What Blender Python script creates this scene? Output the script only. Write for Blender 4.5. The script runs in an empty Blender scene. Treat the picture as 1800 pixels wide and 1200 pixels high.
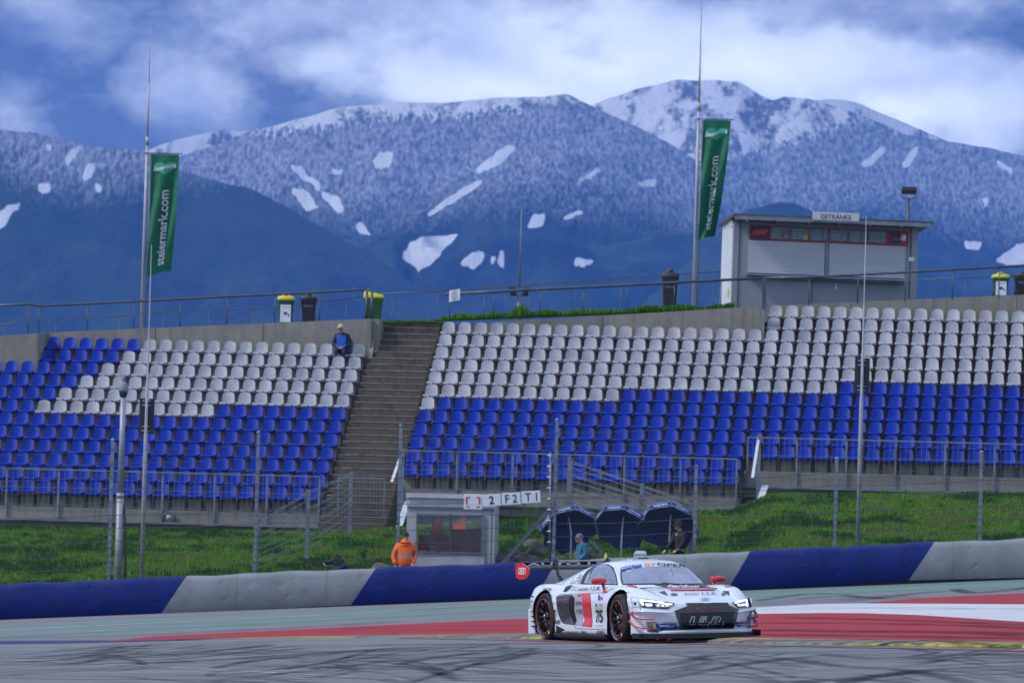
import bpy, bmesh, math, random
import numpy as np
from mathutils import Vector, Matrix, noise as mnoise
from mathutils.bvhtree import BVHTree
from mathutils.geometry import delaunay_2d_cdt
R = math.radians
random.seed(7); rng = np.random.default_rng(7)
scn = bpy.context.scene
COL = scn.collection

# ---------------------------------------------------------------- camera
FPX = 9900.0                      # focal length in photo pixels (1800 wide)
CAMZ = 1.7
ROLL = R(1.6)
PITCH = math.atan(318 / FPX)
fwd = Vector((0, math.cos(PITCH), math.sin(PITCH)))
r0 = Vector((1, 0, 0)); u0 = r0.cross(fwd)
camr = r0 * math.cos(ROLL) + u0 * math.sin(ROLL)
camu = u0 * math.cos(ROLL) - r0 * math.sin(ROLL)
CAMP = Vector((0, 0, CAMZ))
cam_d = bpy.data.cameras.new("camera"); cam = bpy.data.objects.new("camera", cam_d)
COL.objects.link(cam); scn.camera = cam
m = Matrix((camr, camu, -fwd)).transposed().to_4x4(); m.translation = CAMP
cam.matrix_world = m
cam_d.sensor_width = 36.0; cam_d.lens = FPX / 1800 * 36
cam_d.clip_start = 1.0; cam_d.clip_end = 60000
cam_d.dof.use_dof = True; cam_d.dof.focus_distance = 81.5; cam_d.dof.aperture_fstop = 6.0

# ---------------------------------------------------------------- view, world, sun
scn.view_settings.view_transform = 'Standard'; scn.view_settings.look = 'None'
scn.view_settings.gamma = 1.0; scn.view_settings.exposure = 0.72
scn.view_settings.use_curve_mapping = False
scn.cycles.max_bounces = 6; scn.cycles.transparent_max_bounces = 24
scn.cycles.volume_bounces = 0
SUN_EL, SUN_AZ = R(42), R(250)    # azimuth: direction the light comes from, clockwise from +Y
sdir = Vector((math.sin(SUN_AZ) * math.cos(SUN_EL), math.cos(SUN_AZ) * math.cos(SUN_EL), math.sin(SUN_EL)))
sl = bpy.data.lights.new("sun", 'SUN'); sl.energy = 1.5; sl.angle = R(10); sl.color = (1.0, 0.98, 0.96)
so = bpy.data.objects.new("sun", sl); COL.objects.link(so)
so.rotation_euler = sdir.to_track_quat('Z', 'Y').to_euler()
so.location = (-40, -30, 60)

def pxdir(px, py):
    d = fwd * FPX + camr * (px - 900) + camu * (600 - py)
    return d.normalized()
def P(px, py, Y):
    d = pxdir(px, py); return CAMP + d * (Y / d.y)
def proj(v):
    d = Vector(v) - CAMP; k = FPX / d.dot(fwd)
    return 900 + d.dot(camr) * k, 600 - d.dot(camu) * k

class NT:
    """small node tree helper"""
    def __init__(s, nt): s.nt = nt
    def n(s, t, **kw):
        o = s.nt.nodes.new(t)
        for k, v in kw.items():
            if k.startswith('i_'): o.inputs[k[2:].replace('_', ' ')].default_value = v
            else: setattr(o, k, v)
        return o
    def l(s, a, b): s.nt.links.new(a, b)
    def math(s, op, a, b=None, c=None, clamp=False):
        o = s.nt.nodes.new('ShaderNodeMath'); o.operation = op; o.use_clamp = clamp
        for i, x in enumerate((a, b, c)):
            if x is None: continue
            if isinstance(x, (int, float)): o.inputs[i].default_value = x
            else: s.l(x, o.inputs[i])
        return o.outputs[0]
    def vmath(s, op, a, b=None, sc=None):
        o = s.nt.nodes.new('ShaderNodeVectorMath'); o.operation = op
        for i, x in enumerate((a, b)):
            if x is None: continue
            if isinstance(x, (tuple, Vector)): o.inputs[i].default_value = x
            else: s.l(x, o.inputs[i])
        if sc is not None: o.inputs['Scale'].default_value = sc
        return o.outputs['Value'] if op in ('DISTANCE', 'LENGTH', 'DOT_PRODUCT') else o.outputs[0]
    def mix(s, f, a, b, bt='MIX'):
        o = s.nt.nodes.new('ShaderNodeMix'); o.data_type = 'RGBA'; o.blend_type = bt
        for i, x in ((0, f), (6, a), (7, b)):
            if isinstance(x, (int, float)): o.inputs[i].default_value = x
            elif isinstance(x, tuple): o.inputs[i].default_value = (*x[:3], 1)
            else: s.l(x, o.inputs[i])
        return o.outputs[2]
    def noise(s, vec, scale, detail=4, rough=.55, dist=0):
        o = s.nt.nodes.new('ShaderNodeTexNoise'); o.inputs['Scale'].default_value = scale
        o.inputs['Detail'].default_value = detail; o.inputs['Roughness'].default_value = rough
        o.inputs['Distortion'].default_value = dist
        if vec is not None: s.l(vec, o.inputs['Vector'])
        return o.outputs['Fac']
    def ramp(s, f, a, b, lo=0., hi=1.):
        o = s.nt.nodes.new('ShaderNodeMapRange'); o.clamp = True
        s.l(f, o.inputs['Value'])
        o.inputs['From Min'].default_value = a; o.inputs['From Max'].default_value = b
        o.inputs['To Min'].default_value = lo; o.inputs['To Max'].default_value = hi
        return o.outputs[0]

w = bpy.data.worlds.new("World"); scn.world = w; w.use_nodes = True
w.node_tree.nodes.clear(); T = NT(w.node_tree)
wout = T.n('ShaderNodeOutputWorld'); bg = T.n('ShaderNodeBackground'); T.l(bg.outputs[0], wout.inputs[0])
bg.inputs[1].default_value = 0.1
tc = T.n('ShaderNodeTexCoord'); gen = tc.outputs['Generated']
sky = T.n('ShaderNodeTexSky', sky_type='NISHITA', sun_disc=False)
sky.sun_elevation = SUN_EL; sky.sun_rotation = SUN_AZ; sky.altitude = 700; sky.air_density = 1.0; sky.dust_density = 0.3; sky.ozone_density = 3.0
up = T.vmath('NORMALIZE', T.vmath('ADD', gen, (0, 0, 0.38)))
T.l(up, sky.inputs['Vector'])
skyc = T.mix(1.0, sky.outputs[0], (0.46, 0.53, 0.62), 'MULTIPLY')
# clouds: soft banks placed by direction, broken up by noise
def sd(px, py): return tuple(pxdir(px, py))
blobs = [  # px, py, radius x / y in pixels, weight
 (325, 150, 80, 66, .85), (1020, 60, 520, 120, .62), (1500, 90, 420, 140, .62), (840, 150, 210, 60, .50),
 (120, 20, 150, 60, .26), (15, 200, 80, 60, .55), (430, 45, 100, 32, .32), (560, 130, 75, 40, .50),
 (1740, 220, 130, 90, .60), (1150, 170, 420, 60, .45), (700, 30, 130, 60, .30)]
holes = [(1600, 45, 170, 35, .42), (1770, 90, 70, 30, .50), (470, 110, 60, 50, .2), (620, 20, 100, 40, .1)]
warp = T.noise(T.vmath('SCALE', gen, sc=1.0), 38, 5, .6)
warp2 = T.noise(T.vmath('ADD', gen, (3.1, 1.7, .4)), 38, 5, .6)
cmb = T.n('ShaderNodeCombineXYZ')
T.l(T.math('MULTIPLY', T.math('SUBTRACT', warp, .5), .030), cmb.inputs[0]); T.l(T.math('MULTIPLY', T.math('SUBTRACT', warp2, .5), .020), cmb.inputs[2])
gw = T.vmath('ADD', gen, cmb.outputs[0])
acc = None
for (px, py, rx, ry, wt), sgn in [(b, 1) for b in blobs] + [(h, -1) for h in holes]:
    dv = T.vmath('SUBTRACT', gw, sd(px, py))
    dv = T.vmath('MULTIPLY', dv, (FPX / rx, FPX / rx, FPX / ry))
    g = T.ramp(T.vmath('LENGTH', dv), 0.0, 1.6, wt * sgn, 0.0)
    acc = g if acc is None else T.math('ADD', acc, g)
nz = T.noise(T.vmath('MULTIPLY', gen, (1, 1, 2.0)), 42, 8, .64)
away = T.noise(gen, 2.2, 6, .6)          # broken cloud over the rest of the sky
front = T.ramp(T.vmath('DISTANCE', gen, (0, 1, .05)), .14, .30)
acc = T.math('ADD', acc, T.math('MULTIPLY', front, T.math('MULTIPLY', away, .9)))
tot = T.math('ADD', acc, T.math('MULTIPLY', T.math('SUBTRACT', nz, .5), 1.75))
mask = T.ramp(tot, -.05, .66, .16, 1.0)
thick = T.ramp(tot, .45, 1.1)
cn = T.noise(T.vmath('MULTIPLY', gen, (1, 1, 1.8)), 55, 5, .6)
ccol = T.mix(T.ramp(cn, .35, .68), (3.7, 4.6, 6.5), (6.3, 7.2, 8.7))
lum = None
for (px, py, rx, ry) in ((880, 150, 420, 75), (1300, 120, 400, 80), (1080, 90, 300, 110), (1600, 190, 230, 60)):
    dv = T.vmath('MULTIPLY', T.vmath('SUBTRACT', gw, sd(px, py)), (FPX / rx, FPX / rx, FPX / ry))
    g = T.ramp(T.vmath('LENGTH', dv), .1, 1.4, 1., 0.); lum = g if lum is None else T.math('MAXIMUM', lum, g)
ccol = T.mix(T.math('MULTIPLY', lum, .9), ccol, (10.8, 12.0, 13.2))
ccol = T.mix(T.math('MULTIPLY', front, .6), ccol, (5.0, 6.5, 9.2))
skyfin = T.mix(T.math('MULTIPLY', mask, .93), skyc, ccol)
T.l(skyfin, bg.inputs[0])

# ---------------------------------------------------------------- naming helpers
def tag(o, label=None, cat=None, group=None, kind=None):
    if label: o['label'] = label
    if cat: o['category'] = cat
    if group: o['group'] = group
    if kind: o['kind'] = kind
    return o
def empty(name, loc=(0, 0, 0), rz=0.0):
    o = bpy.data.objects.new(name, None); o.empty_display_size = .3
    o.location = loc; o.rotation_euler = (0, 0, rz); COL.objects.link(o); return o

class MB:
    """mesh collector: faces with material slots"""
    def __init__(s): s.v = []; s.f = []; s.m = []; s.sm = []
    def add(s, vs, fs, mi=0, smooth=False):
        b = len(s.v); s.v += [tuple(x) for x in vs]
        for f in fs: s.f.append(tuple(i + b for i in f)); s.m.append(mi); s.sm.append(smooth)
        return s
    def box(s, c, size, mat=None, mi=0, bev=0):
        hx, hy, hz = size[0] / 2, size[1] / 2, size[2] / 2
        if bev:
            b = min(bev, hx * .9, hy * .9, hz * .9)
            bm = bmesh.new(); bmesh.ops.create_cube(bm, size=1)
            for v in bm.verts: v.co = Vector((v.co.x * size[0], v.co.y * size[1], v.co.z * size[2]))
            bmesh.ops.bevel(bm, geom=list(bm.edges), offset=b, segments=2, affect='EDGES', profile=.5)
            bm.verts.index_update()
            vs = [v.co.copy() for v in bm.verts]; fs = [[v.index for v in f.verts] for f in bm.faces]; bm.free()
        else:
            vs = [Vector((x, y, z)) for x in (-hx, hx) for y in (-hy, hy) for z in (-hz, hz)]
            fs = [(0, 1, 3, 2), (4, 6, 7, 5), (0, 4, 5, 1), (2, 3, 7, 6), (0, 2, 6, 4), (1, 5, 7, 3)]
        if mat is not None: vs = [mat @ v for v in vs]
        c = Vector(c); return s.add([v + c for v in vs], fs, mi)
    def tube(s, pts, rad, n=8, mi=0, cap=True, smooth=True, closed=False, squash=1.0):
        pts = [Vector(p) for p in pts]; k = len(pts)
        if isinstance(rad, (int, float)): rad = [rad] * k
        vs = []; prev = None
        for i, p in enumerate(pts):
            if closed: t = pts[(i + 1) % k] - pts[i - 1]
            else: t = pts[min(i + 1, k - 1)] - pts[max(i - 1, 0)]
            if t.length < 1e-9: t = Vector((0, 0, 1))
            t.normalize()
            if prev is None:
                a = Vector((0, 0, 1)) if abs(t.z) < .9 else Vector((1, 0, 0))
                nx = t.cross(a).normalized()
            else:
                nx = (prev - t * prev.dot(t)).normalized()
            prev = nx; ny = t.cross(nx)
            for j in range(n):
                a = 2 * math.pi * j / n
                vs.append(p + (nx * math.cos(a) + ny * math.sin(a) * squash) * rad[i])
        fs = []
        for i in range(k if closed else k - 1):
            i2 = (i + 1) % k
            for j in range(n):
                j2 = (j + 1) % n
                fs.append((i * n + j, i * n + j2, i2 * n + j2, i2 * n + j))
        if cap and not closed: fs += [tuple(range(n))[::-1], tuple((k - 1) * n + j for j in range(n))]
        return s.add(vs, fs, mi, smooth)
    def prism(s, poly, d, mi=0):
        """poly: list of Vector (planar), extruded by vector d"""
        n = len(poly); poly = [Vector(p) for p in poly]; d = Vector(d)
        vs = poly + [p + d for p in poly]
        fs = [tuple(range(n)), tuple(range(2 * n - 1, n - 1, -1))]
        fs += [(i, i + n, (i + 1) % n + n, (i + 1) % n) for i in range(n)]
        return s.add(vs, fs, mi)
    def grid(s, rows, mi=0, smooth=True, closed=False):
        """rows: list of equal-length lists of points"""
        n = len(rows[0]); vs = [p for r in rows for p in r]; fs = []
        for i in range(len(rows) - 1):
            for j in range(n if closed else n - 1):
                j2 = (j + 1) % n
                fs.append((i * n + j, i * n + j2, (i + 1) * n + j2, (i + 1) * n + j))
        return s.add(vs, fs, mi, smooth)
    def sphere(s, c, r, mi=0, nu=12, nv=8, mat=None):
        c = Vector(c); r = r if isinstance(r, (tuple, list)) else (r, r, r)
        rows = []
        for i in range(nv + 1):
            th = math.pi * i / nv; row = []
            for j in range(nu):
                ph = 2 * math.pi * j / nu
                v = Vector((r[0] * math.sin(th) * math.cos(ph), r[1] * math.sin(th) * math.sin(ph), r[2] * math.cos(th)))
                if mat is not None: v = mat @ v
                row.append(c + v)
            rows.append(row)
        return s.grid(rows, mi, True, True)
    def build(s, name, mats, parent=None, loc=None, fix=True):
        me = bpy.data.meshes.new(name); me.from_pydata([tuple(v) for v in s.v], [], s.f)
        if not isinstance(mats, (list, tuple)): mats = [mats]
        for mm in mats: me.materials.append(mm)
        me.polygons.foreach_set('material_index', s.m); me.polygons.foreach_set('use_smooth', s.sm)
        if fix:
            bm = bmesh.new(); bm.from_mesh(me); bmesh.ops.recalc_face_normals(bm, faces=bm.faces); bm.to_mesh(me); bm.free()
        me.update()
        o = bpy.data.objects.new(name, me); COL.objects.link(o)
        if parent is not None: o.parent = parent
        if loc is not None: o.location = loc
        return o
# ---------------------------------------------------------------- materials
MATS = {}
def mat(name, col, rough=.6, metal=0., var=.12, vscale=6., bump=0., bscale=40., spec=.5, emit=None, coat=0., stretch=None, col2=None, coord='Object'):
    if name in MATS: return MATS[name]
    mm = bpy.data.materials.new(name); mm.use_nodes = True; mm.node_tree.nodes.clear(); t = NT(mm.node_tree)
    out = t.n('ShaderNodeOutputMaterial'); b = t.n('ShaderNodeBsdfPrincipled'); t.l(b.outputs[0], out.inputs[0])
    tc = t.n('ShaderNodeTexCoord'); v = tc.outputs['Object' if coord == 'World' else coord]
    if coord == 'World': v = t.n('ShaderNodeNewGeometry').outputs['Position']
    if stretch: v = t.vmath('MULTIPLY', v, stretch)
    n = t.noise(v, vscale, 5, .6)
    c2 = col2 if col2 else tuple(max(0, c * (1 - var * 2)) for c in col)
    c1 = col if col2 else tuple(min(1, c * (1 + var)) for c in col)
    t.l(t.mix(t.ramp(n, .32, .68), c2, c1), b.inputs['Base Color'])
    n2 = t.noise(v, vscale * 3, 3, .6)
    t.l(t.ramp(n2, .3, .7, max(.02, rough - .08), min(1, rough + .08)), b.inputs['Roughness'])
    b.inputs['Metallic'].default_value = metal; b.inputs['Specular IOR Level'].default_value = spec
    b.inputs['Coat Weight'].default_value = coat; b.inputs['Coat Roughness'].default_value = .05
    if emit: b.inputs['Emission Color'].default_value = (*emit[0], 1); b.inputs['Emission Strength'].default_value = emit[1]
    if bump:
        bn = t.n('ShaderNodeBump'); bn.inputs['Strength'].default_value = 1; bn.inputs['Distance'].default_value = bump
        t.l(t.noise(v, bscale, 4, .6), bn.inputs['Height']); t.l(bn.outputs[0], b.inputs['Normal'])
    MATS[name] = mm; return mm
steel = mat('galvanised_steel', (.21, .235, .27), .5, .3, .15, 3)
darksteel = mat('dark_steel', (.10, .11, .12), .5, .5, .15, 3)
whitepaint = mat('white_paint', (.78, .78, .78), .4, 0, .06, 2)
blackplastic = mat('black_plastic', (.018, .02, .024), .45, 0, .2, 4)

# ---------------------------------------------------------------- ground
def zt(x): return 7.90 + .0667 * max(-40, min(40, x))
def zbank(x): return float(np.interp(x, [-40, -14, -4.5, -3.5, 0, 3, 6.3, 7.3, 14, 40], [1.0, 1.28, 1.38, 1.52, 1.87, 2.1, 2.3, 2.78, 2.98, 3.6])) - .03
YB = 145.0
def sm(a, b, t):
    t = max(0., min(1., (t - a) / (b - a))); return t * t * (3 - 2 * t)
def ground(x, y):
    xc = max(-60, min(60, x))
    k = -.29 + .0674 * xc
    nr = .04 * (max(-25, min(25, x)) - 1.9)
    if y <= 86: return nr
    if y <= 146: return nr + (k - nr) * (y - 86) / 59
    zb = nr + (k - nr) * 60 / 59
    if y < 172.5:
        base = zb + (zbank(x) - .12 - zb) * (.15 * sm(146, 148, y) + .85 * min(1, max(0, (y - 147.6) / 9.6)) ** .85)
        hump = .10 * mnoise.noise(Vector((x * .6, y * .6, 0))) * sm(147, 149, y)
        return base + hump * (1 - sm(155, 157, y))
    if y < 188:
        return zbank(x) + (zt(x) - .12 - zbank(x)) * sm(172.5, 173.6, y)
    return (zt(x) - .12) * (1 - sm(188, 330, y)) - 6 * sm(188, 400, y)
def G(px, py, lift=0.):
    d = pxdir(px, py); lo, hi = 30., 156.
    f = lambda Y: (CAMP.z + d.z * Y / d.y) - ground(CAMP.x + d.x * Y / d.y, Y)
    Y = lo; step = .5; prev = lo
    while Y < hi:
        if f(Y) < 0: break
        prev = Y; Y += step
    a, b = prev, Y
    for _ in range(22):
        mth = (a + b) / 2
        if f(mth) < 0: b = mth
        else: a = mth
    Y = (a + b) / 2; x = CAMP.x + d.x * Y / d.y
    return Vector((x, Y, ground(x, Y) + lift))

def near_axis(lo, hi, step, far, mult=1.35, start=None):
    a = list(np.arange(lo, hi + 1e-6, step)); s = step * 2; x = hi
    while x < far: x += s; s *= mult; a.append(x)
    return a
xs = near_axis(0, 26, .5, 21000); xs = sorted(set([-x for x in xs] + xs))
ys = sorted(set(list(np.arange(56, 86, 3.)) + list(np.arange(86, 146.1, 1.)) + list(np.arange(146, 158, .4)) +
     [158, 160, 164, 168, 172, 172.5, 173, 173.6, 176, 180, 184, 188, 200, 220, 240, 260, 280, 300, 330, 360, 400, 600, 1000, 2000, 4000, 8000, 11400] +
     [50, 40, 25, 10, 0, -20, -60, -150, -500, -2000]))
gm = MB(); rows = [[(x, y, ground(x, y)) for x in xs] for y in ys]
nx = len(xs)
vs = [p for r in rows for p in r]; gm.v = vs
for i in range(len(ys) - 1):
    for j in range(nx - 1):
        yc = (ys[i] + ys[i + 1]) / 2; xc = abs(xs[j] + xs[j + 1]) / 2
        gm.f.append((i * nx + j, i * nx + j + 1, (i + 1) * nx + j + 1, (i + 1) * nx + j))
        gm.m.append(0 if yc < 146.5 and yc > -500 and xc < 300 else (1 if not (174 < yc < 186) else 2)); gm.sm.append(True)

def ground_material(name, kind):
    mm = bpy.data.materials.new(name); mm.use_nodes = True; mm.node_tree.nodes.clear(); t = NT(mm.node_tree)
    out = t.n('ShaderNodeOutputMaterial'); b = t.n('ShaderNodeBsdfPrincipled'); b.inputs['Specular IOR Level'].default_value = .08; t.l(b.outputs[0], out.inputs[0])
    geo = t.n('ShaderNodeNewGeometry'); pos = geo.outputs['Position']
    if kind == 'asphalt':
        lane = t.noise(t.vmath('MULTIPLY', pos, (.05, .6, .05)), 1.2, 4, .6)      # wear running along the track
        blot = t.noise(pos, .35, 5, .65); grain = t.noise(pos, 60, 3, .8)
        c = t.mix(t.ramp(lane, .3, .7), (.15, .155, .165), (.235, .24, .25))
        c = t.mix(t.ramp(blot, .3, .72, 0, .6), c, (.27, .27, .275))
        c = t.mix(t.ramp(grain, .3, .75, 0, .35), c, (.06, .06, .065))
        t.l(c, b.inputs['Base Color']); b.inputs['Roughness'].default_value = .82
        bn = t.n('ShaderNodeBump'); bn.inputs['Distance'].default_value = .004
        t.l(grain, bn.inputs['Height']); t.l(bn.outputs[0], b.inputs['Normal'])
    elif kind == 'soil':
        n = t.noise(pos, 1.2, 6, .65); n2 = t.noise(pos, 9, 4, .7)
        c = t.mix(t.ramp(n, .3, .7), (.035, .06, .012), (.09, .15, .025)); c = t.mix(t.ramp(n2, .45, .75, 0, .8), c, (.04, .045, .02))
        t.l(c, b.inputs['Base Color']); b.inputs['Roughness'].default_value = .9
    else:
        n = t.noise(pos, 4, 5, .6)
        t.l(t.mix(n, (.2, .2, .2), (.3, .3, .3)), b.inputs['Base Color']); b.inputs['Roughness'].default_value = .9
    return mm
asphalt = ground_material('asphalt_surface', 'asphalt'); soil = ground_material('grass_soil', 'soil'); gravel = ground_material('terrace_paving', 'gravel')
go = gm.build('ground', [asphalt, soil, gravel], fix=False); tag(go, kind='structure')

# draped sheets of paint on the ground ---------------------------------------
def drape(poly_px, lift, cell=.5):
    """fill polygon given in photo pixels on the ground; returns verts, faces"""
    pts = [G(*p) for p in poly_px]
    return drape_w([(p.x, p.y) for p in pts], lift, cell)
def inside(x, y, poly):
    c = False; n = len(poly)
    for i in range(n):
        x1, y1 = poly[i]; x2, y2 = poly[i - 1]
        if (y1 > y) != (y2 > y) and x < (x2 - x1) * (y - y1) / (y2 - y1) + x1: c = not c
    return c
def drape_w(poly, lift, cell=.5):
    dense = []
    n = len(poly)
    for i in range(n):
        a, b = Vector(poly[i]), Vector(poly[(i + 1) % n]); k = max(1, int((b - a).length / cell))
        dense += [a.lerp(b, j / k) for j in range(k)]
    x0, x1 = min(p[0] for p in poly), max(p[0] for p in poly); y0, y1 = min(p[1] for p in poly), max(p[1] for p in poly)
    pts = [Vector(p) for p in dense]; m0 = len(pts)
    x = x0 + cell * .5
    while x < x1:
        y = y0 + cell * .5
        while y < y1:
            if inside(x, y, poly): pts.append(Vector((x, y)))
            y += cell
        x += cell
    r = delaunay_2d_cdt(pts, [], [list(range(m0))], 1, 1e-6)
    return [(v.x, v.y, ground(v.x, v.y) + lift) for v in r[0]], [tuple(f) for f in r[2]]
def paint_mat(name, col, wear=.35, dark=(.07, .07, .075), along=(.08, .9, .1)):
    mm = bpy.data.materials.new(name); mm.use_nodes = True; mm.node_tree.nodes.clear(); t = NT(mm.node_tree)
    out = t.n('ShaderNodeOutputMaterial'); b = t.n('ShaderNodeBsdfPrincipled'); b.inputs['Specular IOR Level'].default_value = .08; t.l(b.outputs[0], out.inputs[0])
    geo = t.n('ShaderNodeNewGeometry'); pos = geo.outputs['Position']
    n = t.noise(t.vmath('MULTIPLY', pos, along), 2.5, 6, .65); n2 = t.noise(pos, 3, 5, .7); n3 = t.noise(pos, 40, 2, .7)
    c = t.mix(t.ramp(n, .42, .75, 0, wear), col, dark)
    c = t.mix(t.ramp(n2, .5, .8, 0, wear), c, dark); c = t.mix(t.ramp(n3, .5, .8, 0, .3), c, dark)
    t.l(c, b.inputs['Base Color']); b.inputs['Roughness'].default_value = .6
    return mm
red_paint = paint_mat('red_runoff_paint', (.44, .010, .014), .75); white_run = paint_mat('white_runoff_paint', (.60, .60, .62), .3)
green_line_m = paint_mat('green_line_paint', (.06, .34, .20), .5); blue_line_m = paint_mat('blue_line_paint', (.03, .04, .16), .4)
white_line_m = paint_mat('white_line_paint', (.42, .42, .43), .6)
def marking(name, polys, lift, mt):
    b = MB()
    for p in polys:
        v, f = drape(p, lift); b.add(v, f)
    return tag(b.build(name, mt, fix=False), kind='structure')
marking('red_runoff', [[(177, 1127), (272, 1118), (389, 1112.5), (560, 1104), (700, 1097), (900, 1088), (1100, 1082), (1333, 1079), (1450, 1077.5), (1520, 1078),
        (1613, 1081), (1707, 1087), (1830, 1095), (1830, 1132), (1551, 1127), (1318, 1124), (900, 1117.5), (700, 1115), (517, 1119), (373, 1122)],
        [(1520, 1059.5), (1613, 1051), (1707, 1046.5), (1830, 1041), (1830, 1061.5), (1660, 1060)]], .006, red_paint)
marking('white_runoff', [[(960, 1084.5), (1100, 1077), (1330, 1067), (1439, 1061), (1520, 1060), (1660, 1060.5), (1830, 1062), (1830, 1094.5), (1707, 1086.5), (1613, 1080.5), (1520, 1077.5), (1450, 1077), (1333, 1078.5), (1100, 1081.5)]], .004, white_run)
def line_px(a, b, wa, wb, n=12):
    tl = [(a[0] + (b[0] - a[0]) * i / n, a[1] + (b[1] - a[1]) * i / n) for i in range(n + 1)]
    return [(x, y) for x, y in tl] + [(x, y + wa + (wb - wa) * i / n) for i, (x, y) in reversed(list(enumerate(tl)))]
marking('green_line', [line_px((-25, 1105), (720, 1069.8), 2.4, 1.7), line_px((720, 1069.8), (1320, 1038.5), 1.7, 1.6), line_px((1320, 1038.5), (1825, 1018.5), 1.7, 1.6),
        line_px((-25, 1118.5), (700, 1081.5), 2.6, 2.0), line_px((700, 1081.5), (1330, 1046), 2, 2.4), line_px((1330, 1046), (1825, 1025), 2.4, 2.2)], .004, green_line_m)
marking('white_line', [line_px((-25, 1107.8), (720, 1072.2), 1.4, 1.0), line_px((-25, 1157), (250, 1169.5), 1.0, 1.0), line_px((250, 1169.5), (900, 1203), 1.3, 1.3)], .0045, white_line_m)
marking('blue_line', [[(-25, 1126), (120, 1125.5), (330, 1123.8), (372, 1123.3), (300, 1125.8), (120, 1130), (-25, 1131.5)]], .005, blue_line_m)
marking('red_line', [line_px((700, 1120.5), (1330, 1133.5), .8, .9, 12), line_px((1330, 1133.8), (1825, 1144), 1.0, 1.0)], .005, red_paint)

# kerb: a low rounded strip, grey concrete with slanted yellow bars
KY = [(372, 1122.5), (450, 1121.5), (517, 1120.5), (700, 1120), (900, 1121.5), (1100, 1125.5), (1318, 1130.5), (1430, 1132.5), (1551, 1134), (1700, 1136.5), (1830, 1139)]
kp = [G(*p) for p in KY]; kd = []
for i in range(len(kp) - 1):
    k = int((kp[i + 1] - kp[i]).length / .12) + 1
    kd += [kp[i].lerp(kp[i + 1], j / k) for j in range(k)]
kb = MB(); rows = []
for i, p in enumerate(kd):
    s = min(1, i / 60); wd = .35 + 1.1 * s
    prof = [(0, 0.002), (.03, .03 * s), (.25, .055 * s + .004), (.6, .062 * s + .006), (.9, .05 * s + .004), (1, .003)]
    rows.append([Vector((p.x, p.y + a * wd, p.z + h)) for a, h in prof])
n = len(rows[0])
for i in range(len(rows) - 1):
    for j in range(n - 1):
        kb.add([rows[i][j], rows[i + 1][j], rows[i + 1][j + 1], rows[i][j + 1]], [(0, 1, 2, 3)], 0, False)
mm = bpy.data.materials.new('kerb_concrete'); mm.use_nodes = True; mm.node_tree.nodes.clear(); t = NT(mm.node_tree)
out = t.n('ShaderNodeOutputMaterial'); b = t.n('ShaderNodeBsdfPrincipled'); b.inputs['Specular IOR Level'].default_value = .08; t.l(b.outputs[0], out.inputs[0])
geo = t.n('ShaderNodeNewGeometry'); pos = geo.outputs['Position']; sx = t.n('ShaderNodeSeparateXYZ'); t.l(pos, sx.inputs[0])
ph = t.math('FRACT', t.math('MULTIPLY', t.math('ADD', sx.outputs[0], t.math('MULTIPLY', sx.outputs[1], .9)), 1 / 1.9))
n1 = t.noise(pos, 5, 5, .7); st = t.ramp(t.math('ADD', ph, t.math('MULTIPLY', n1, .25)), .50, .54)
dirt = t.noise(t.vmath('MULTIPLY', pos, (.3, 2, 1)), 3, 5, .7)
c = t.mix(st, (.25, .25, .20), (.48, .41, .035)); c = t.mix(t.ramp(dirt, .36, .62, 0, .8), c, (.07, .07, .065))
t.l(c, b.inputs['Base Color']); b.inputs['Roughness'].default_value = .75
tag(kb.build('kerb', mm), kind='structure')

# tyre marks on the asphalt ------------------------------------------------------
def ribbon(b, pts, width, mi=0, lift=.003):
    w2 = []
    for i in range(len(pts)):
        a = pts[max(0, i - 1)]; c = pts[min(len(pts) - 1, i + 1)]; d = Vector((c[0] - a[0], c[1] - a[1]))
        if d.length < 1e-6: d = Vector((1, 0))
        d.normalize(); w2.append(Vector((-d.y, d.x)) * width / 2)
    L = [(p[0] + q.x, p[1] + q.y) for p, q in zip(pts, w2)]; Rr = [(p[0] - q.x, p[1] - q.y) for p, q in zip(pts, w2)]
    b.grid([[(x, y, ground(x, y) + lift) for x, y in L], [(x, y, ground(x, y) + lift) for x, y in Rr]], mi, False)
def tyre_mat(name, a0, a1):
    mm = bpy.data.materials.new(name); mm.use_nodes = True; mm.node_tree.nodes.clear(); t = NT(mm.node_tree)
    out = t.n('ShaderNodeOutputMaterial'); b = t.n('ShaderNodeBsdfPrincipled'); b.inputs['Specular IOR Level'].default_value = .08; t.l(b.outputs[0], out.inputs[0])
    geo = t.n('ShaderNodeNewGeometry'); b.inputs['Base Color'].default_value = (.03, .03, .033, 1); b.inputs['Roughness'].default_value = .7
    n = t.noise(geo.outputs['Position'], .7, 5, .7); t.l(t.ramp(n, .3, .7, a0, a1), b.inputs['Alpha']); return mm
tm = [tyre_mat('rubber_mark', .15, .8), tyre_mat('faint_rubber_mark', .08, .72)]
def curve_px(pts, n=24):
    q = [G(*p) for p in pts]; q = [q[0]] + q + [q[-1]]; out = []
    for i in range(1, len(q) - 2):
        for j in range(n):
            t_ = j / n; a, b_, c_, d_ = q[i - 1], q[i], q[i + 1], q[i + 2]
            v = .5 * ((2 * b_) + (c_ - a) * t_ + (2 * a - 5 * b_ + 4 * c_ - d_) * t_ ** 2 + (3 * b_ - a - 3 * c_ + d_) * t_ ** 3)
            out.append((v.x, v.y))
    return out
tb = MB()
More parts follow.
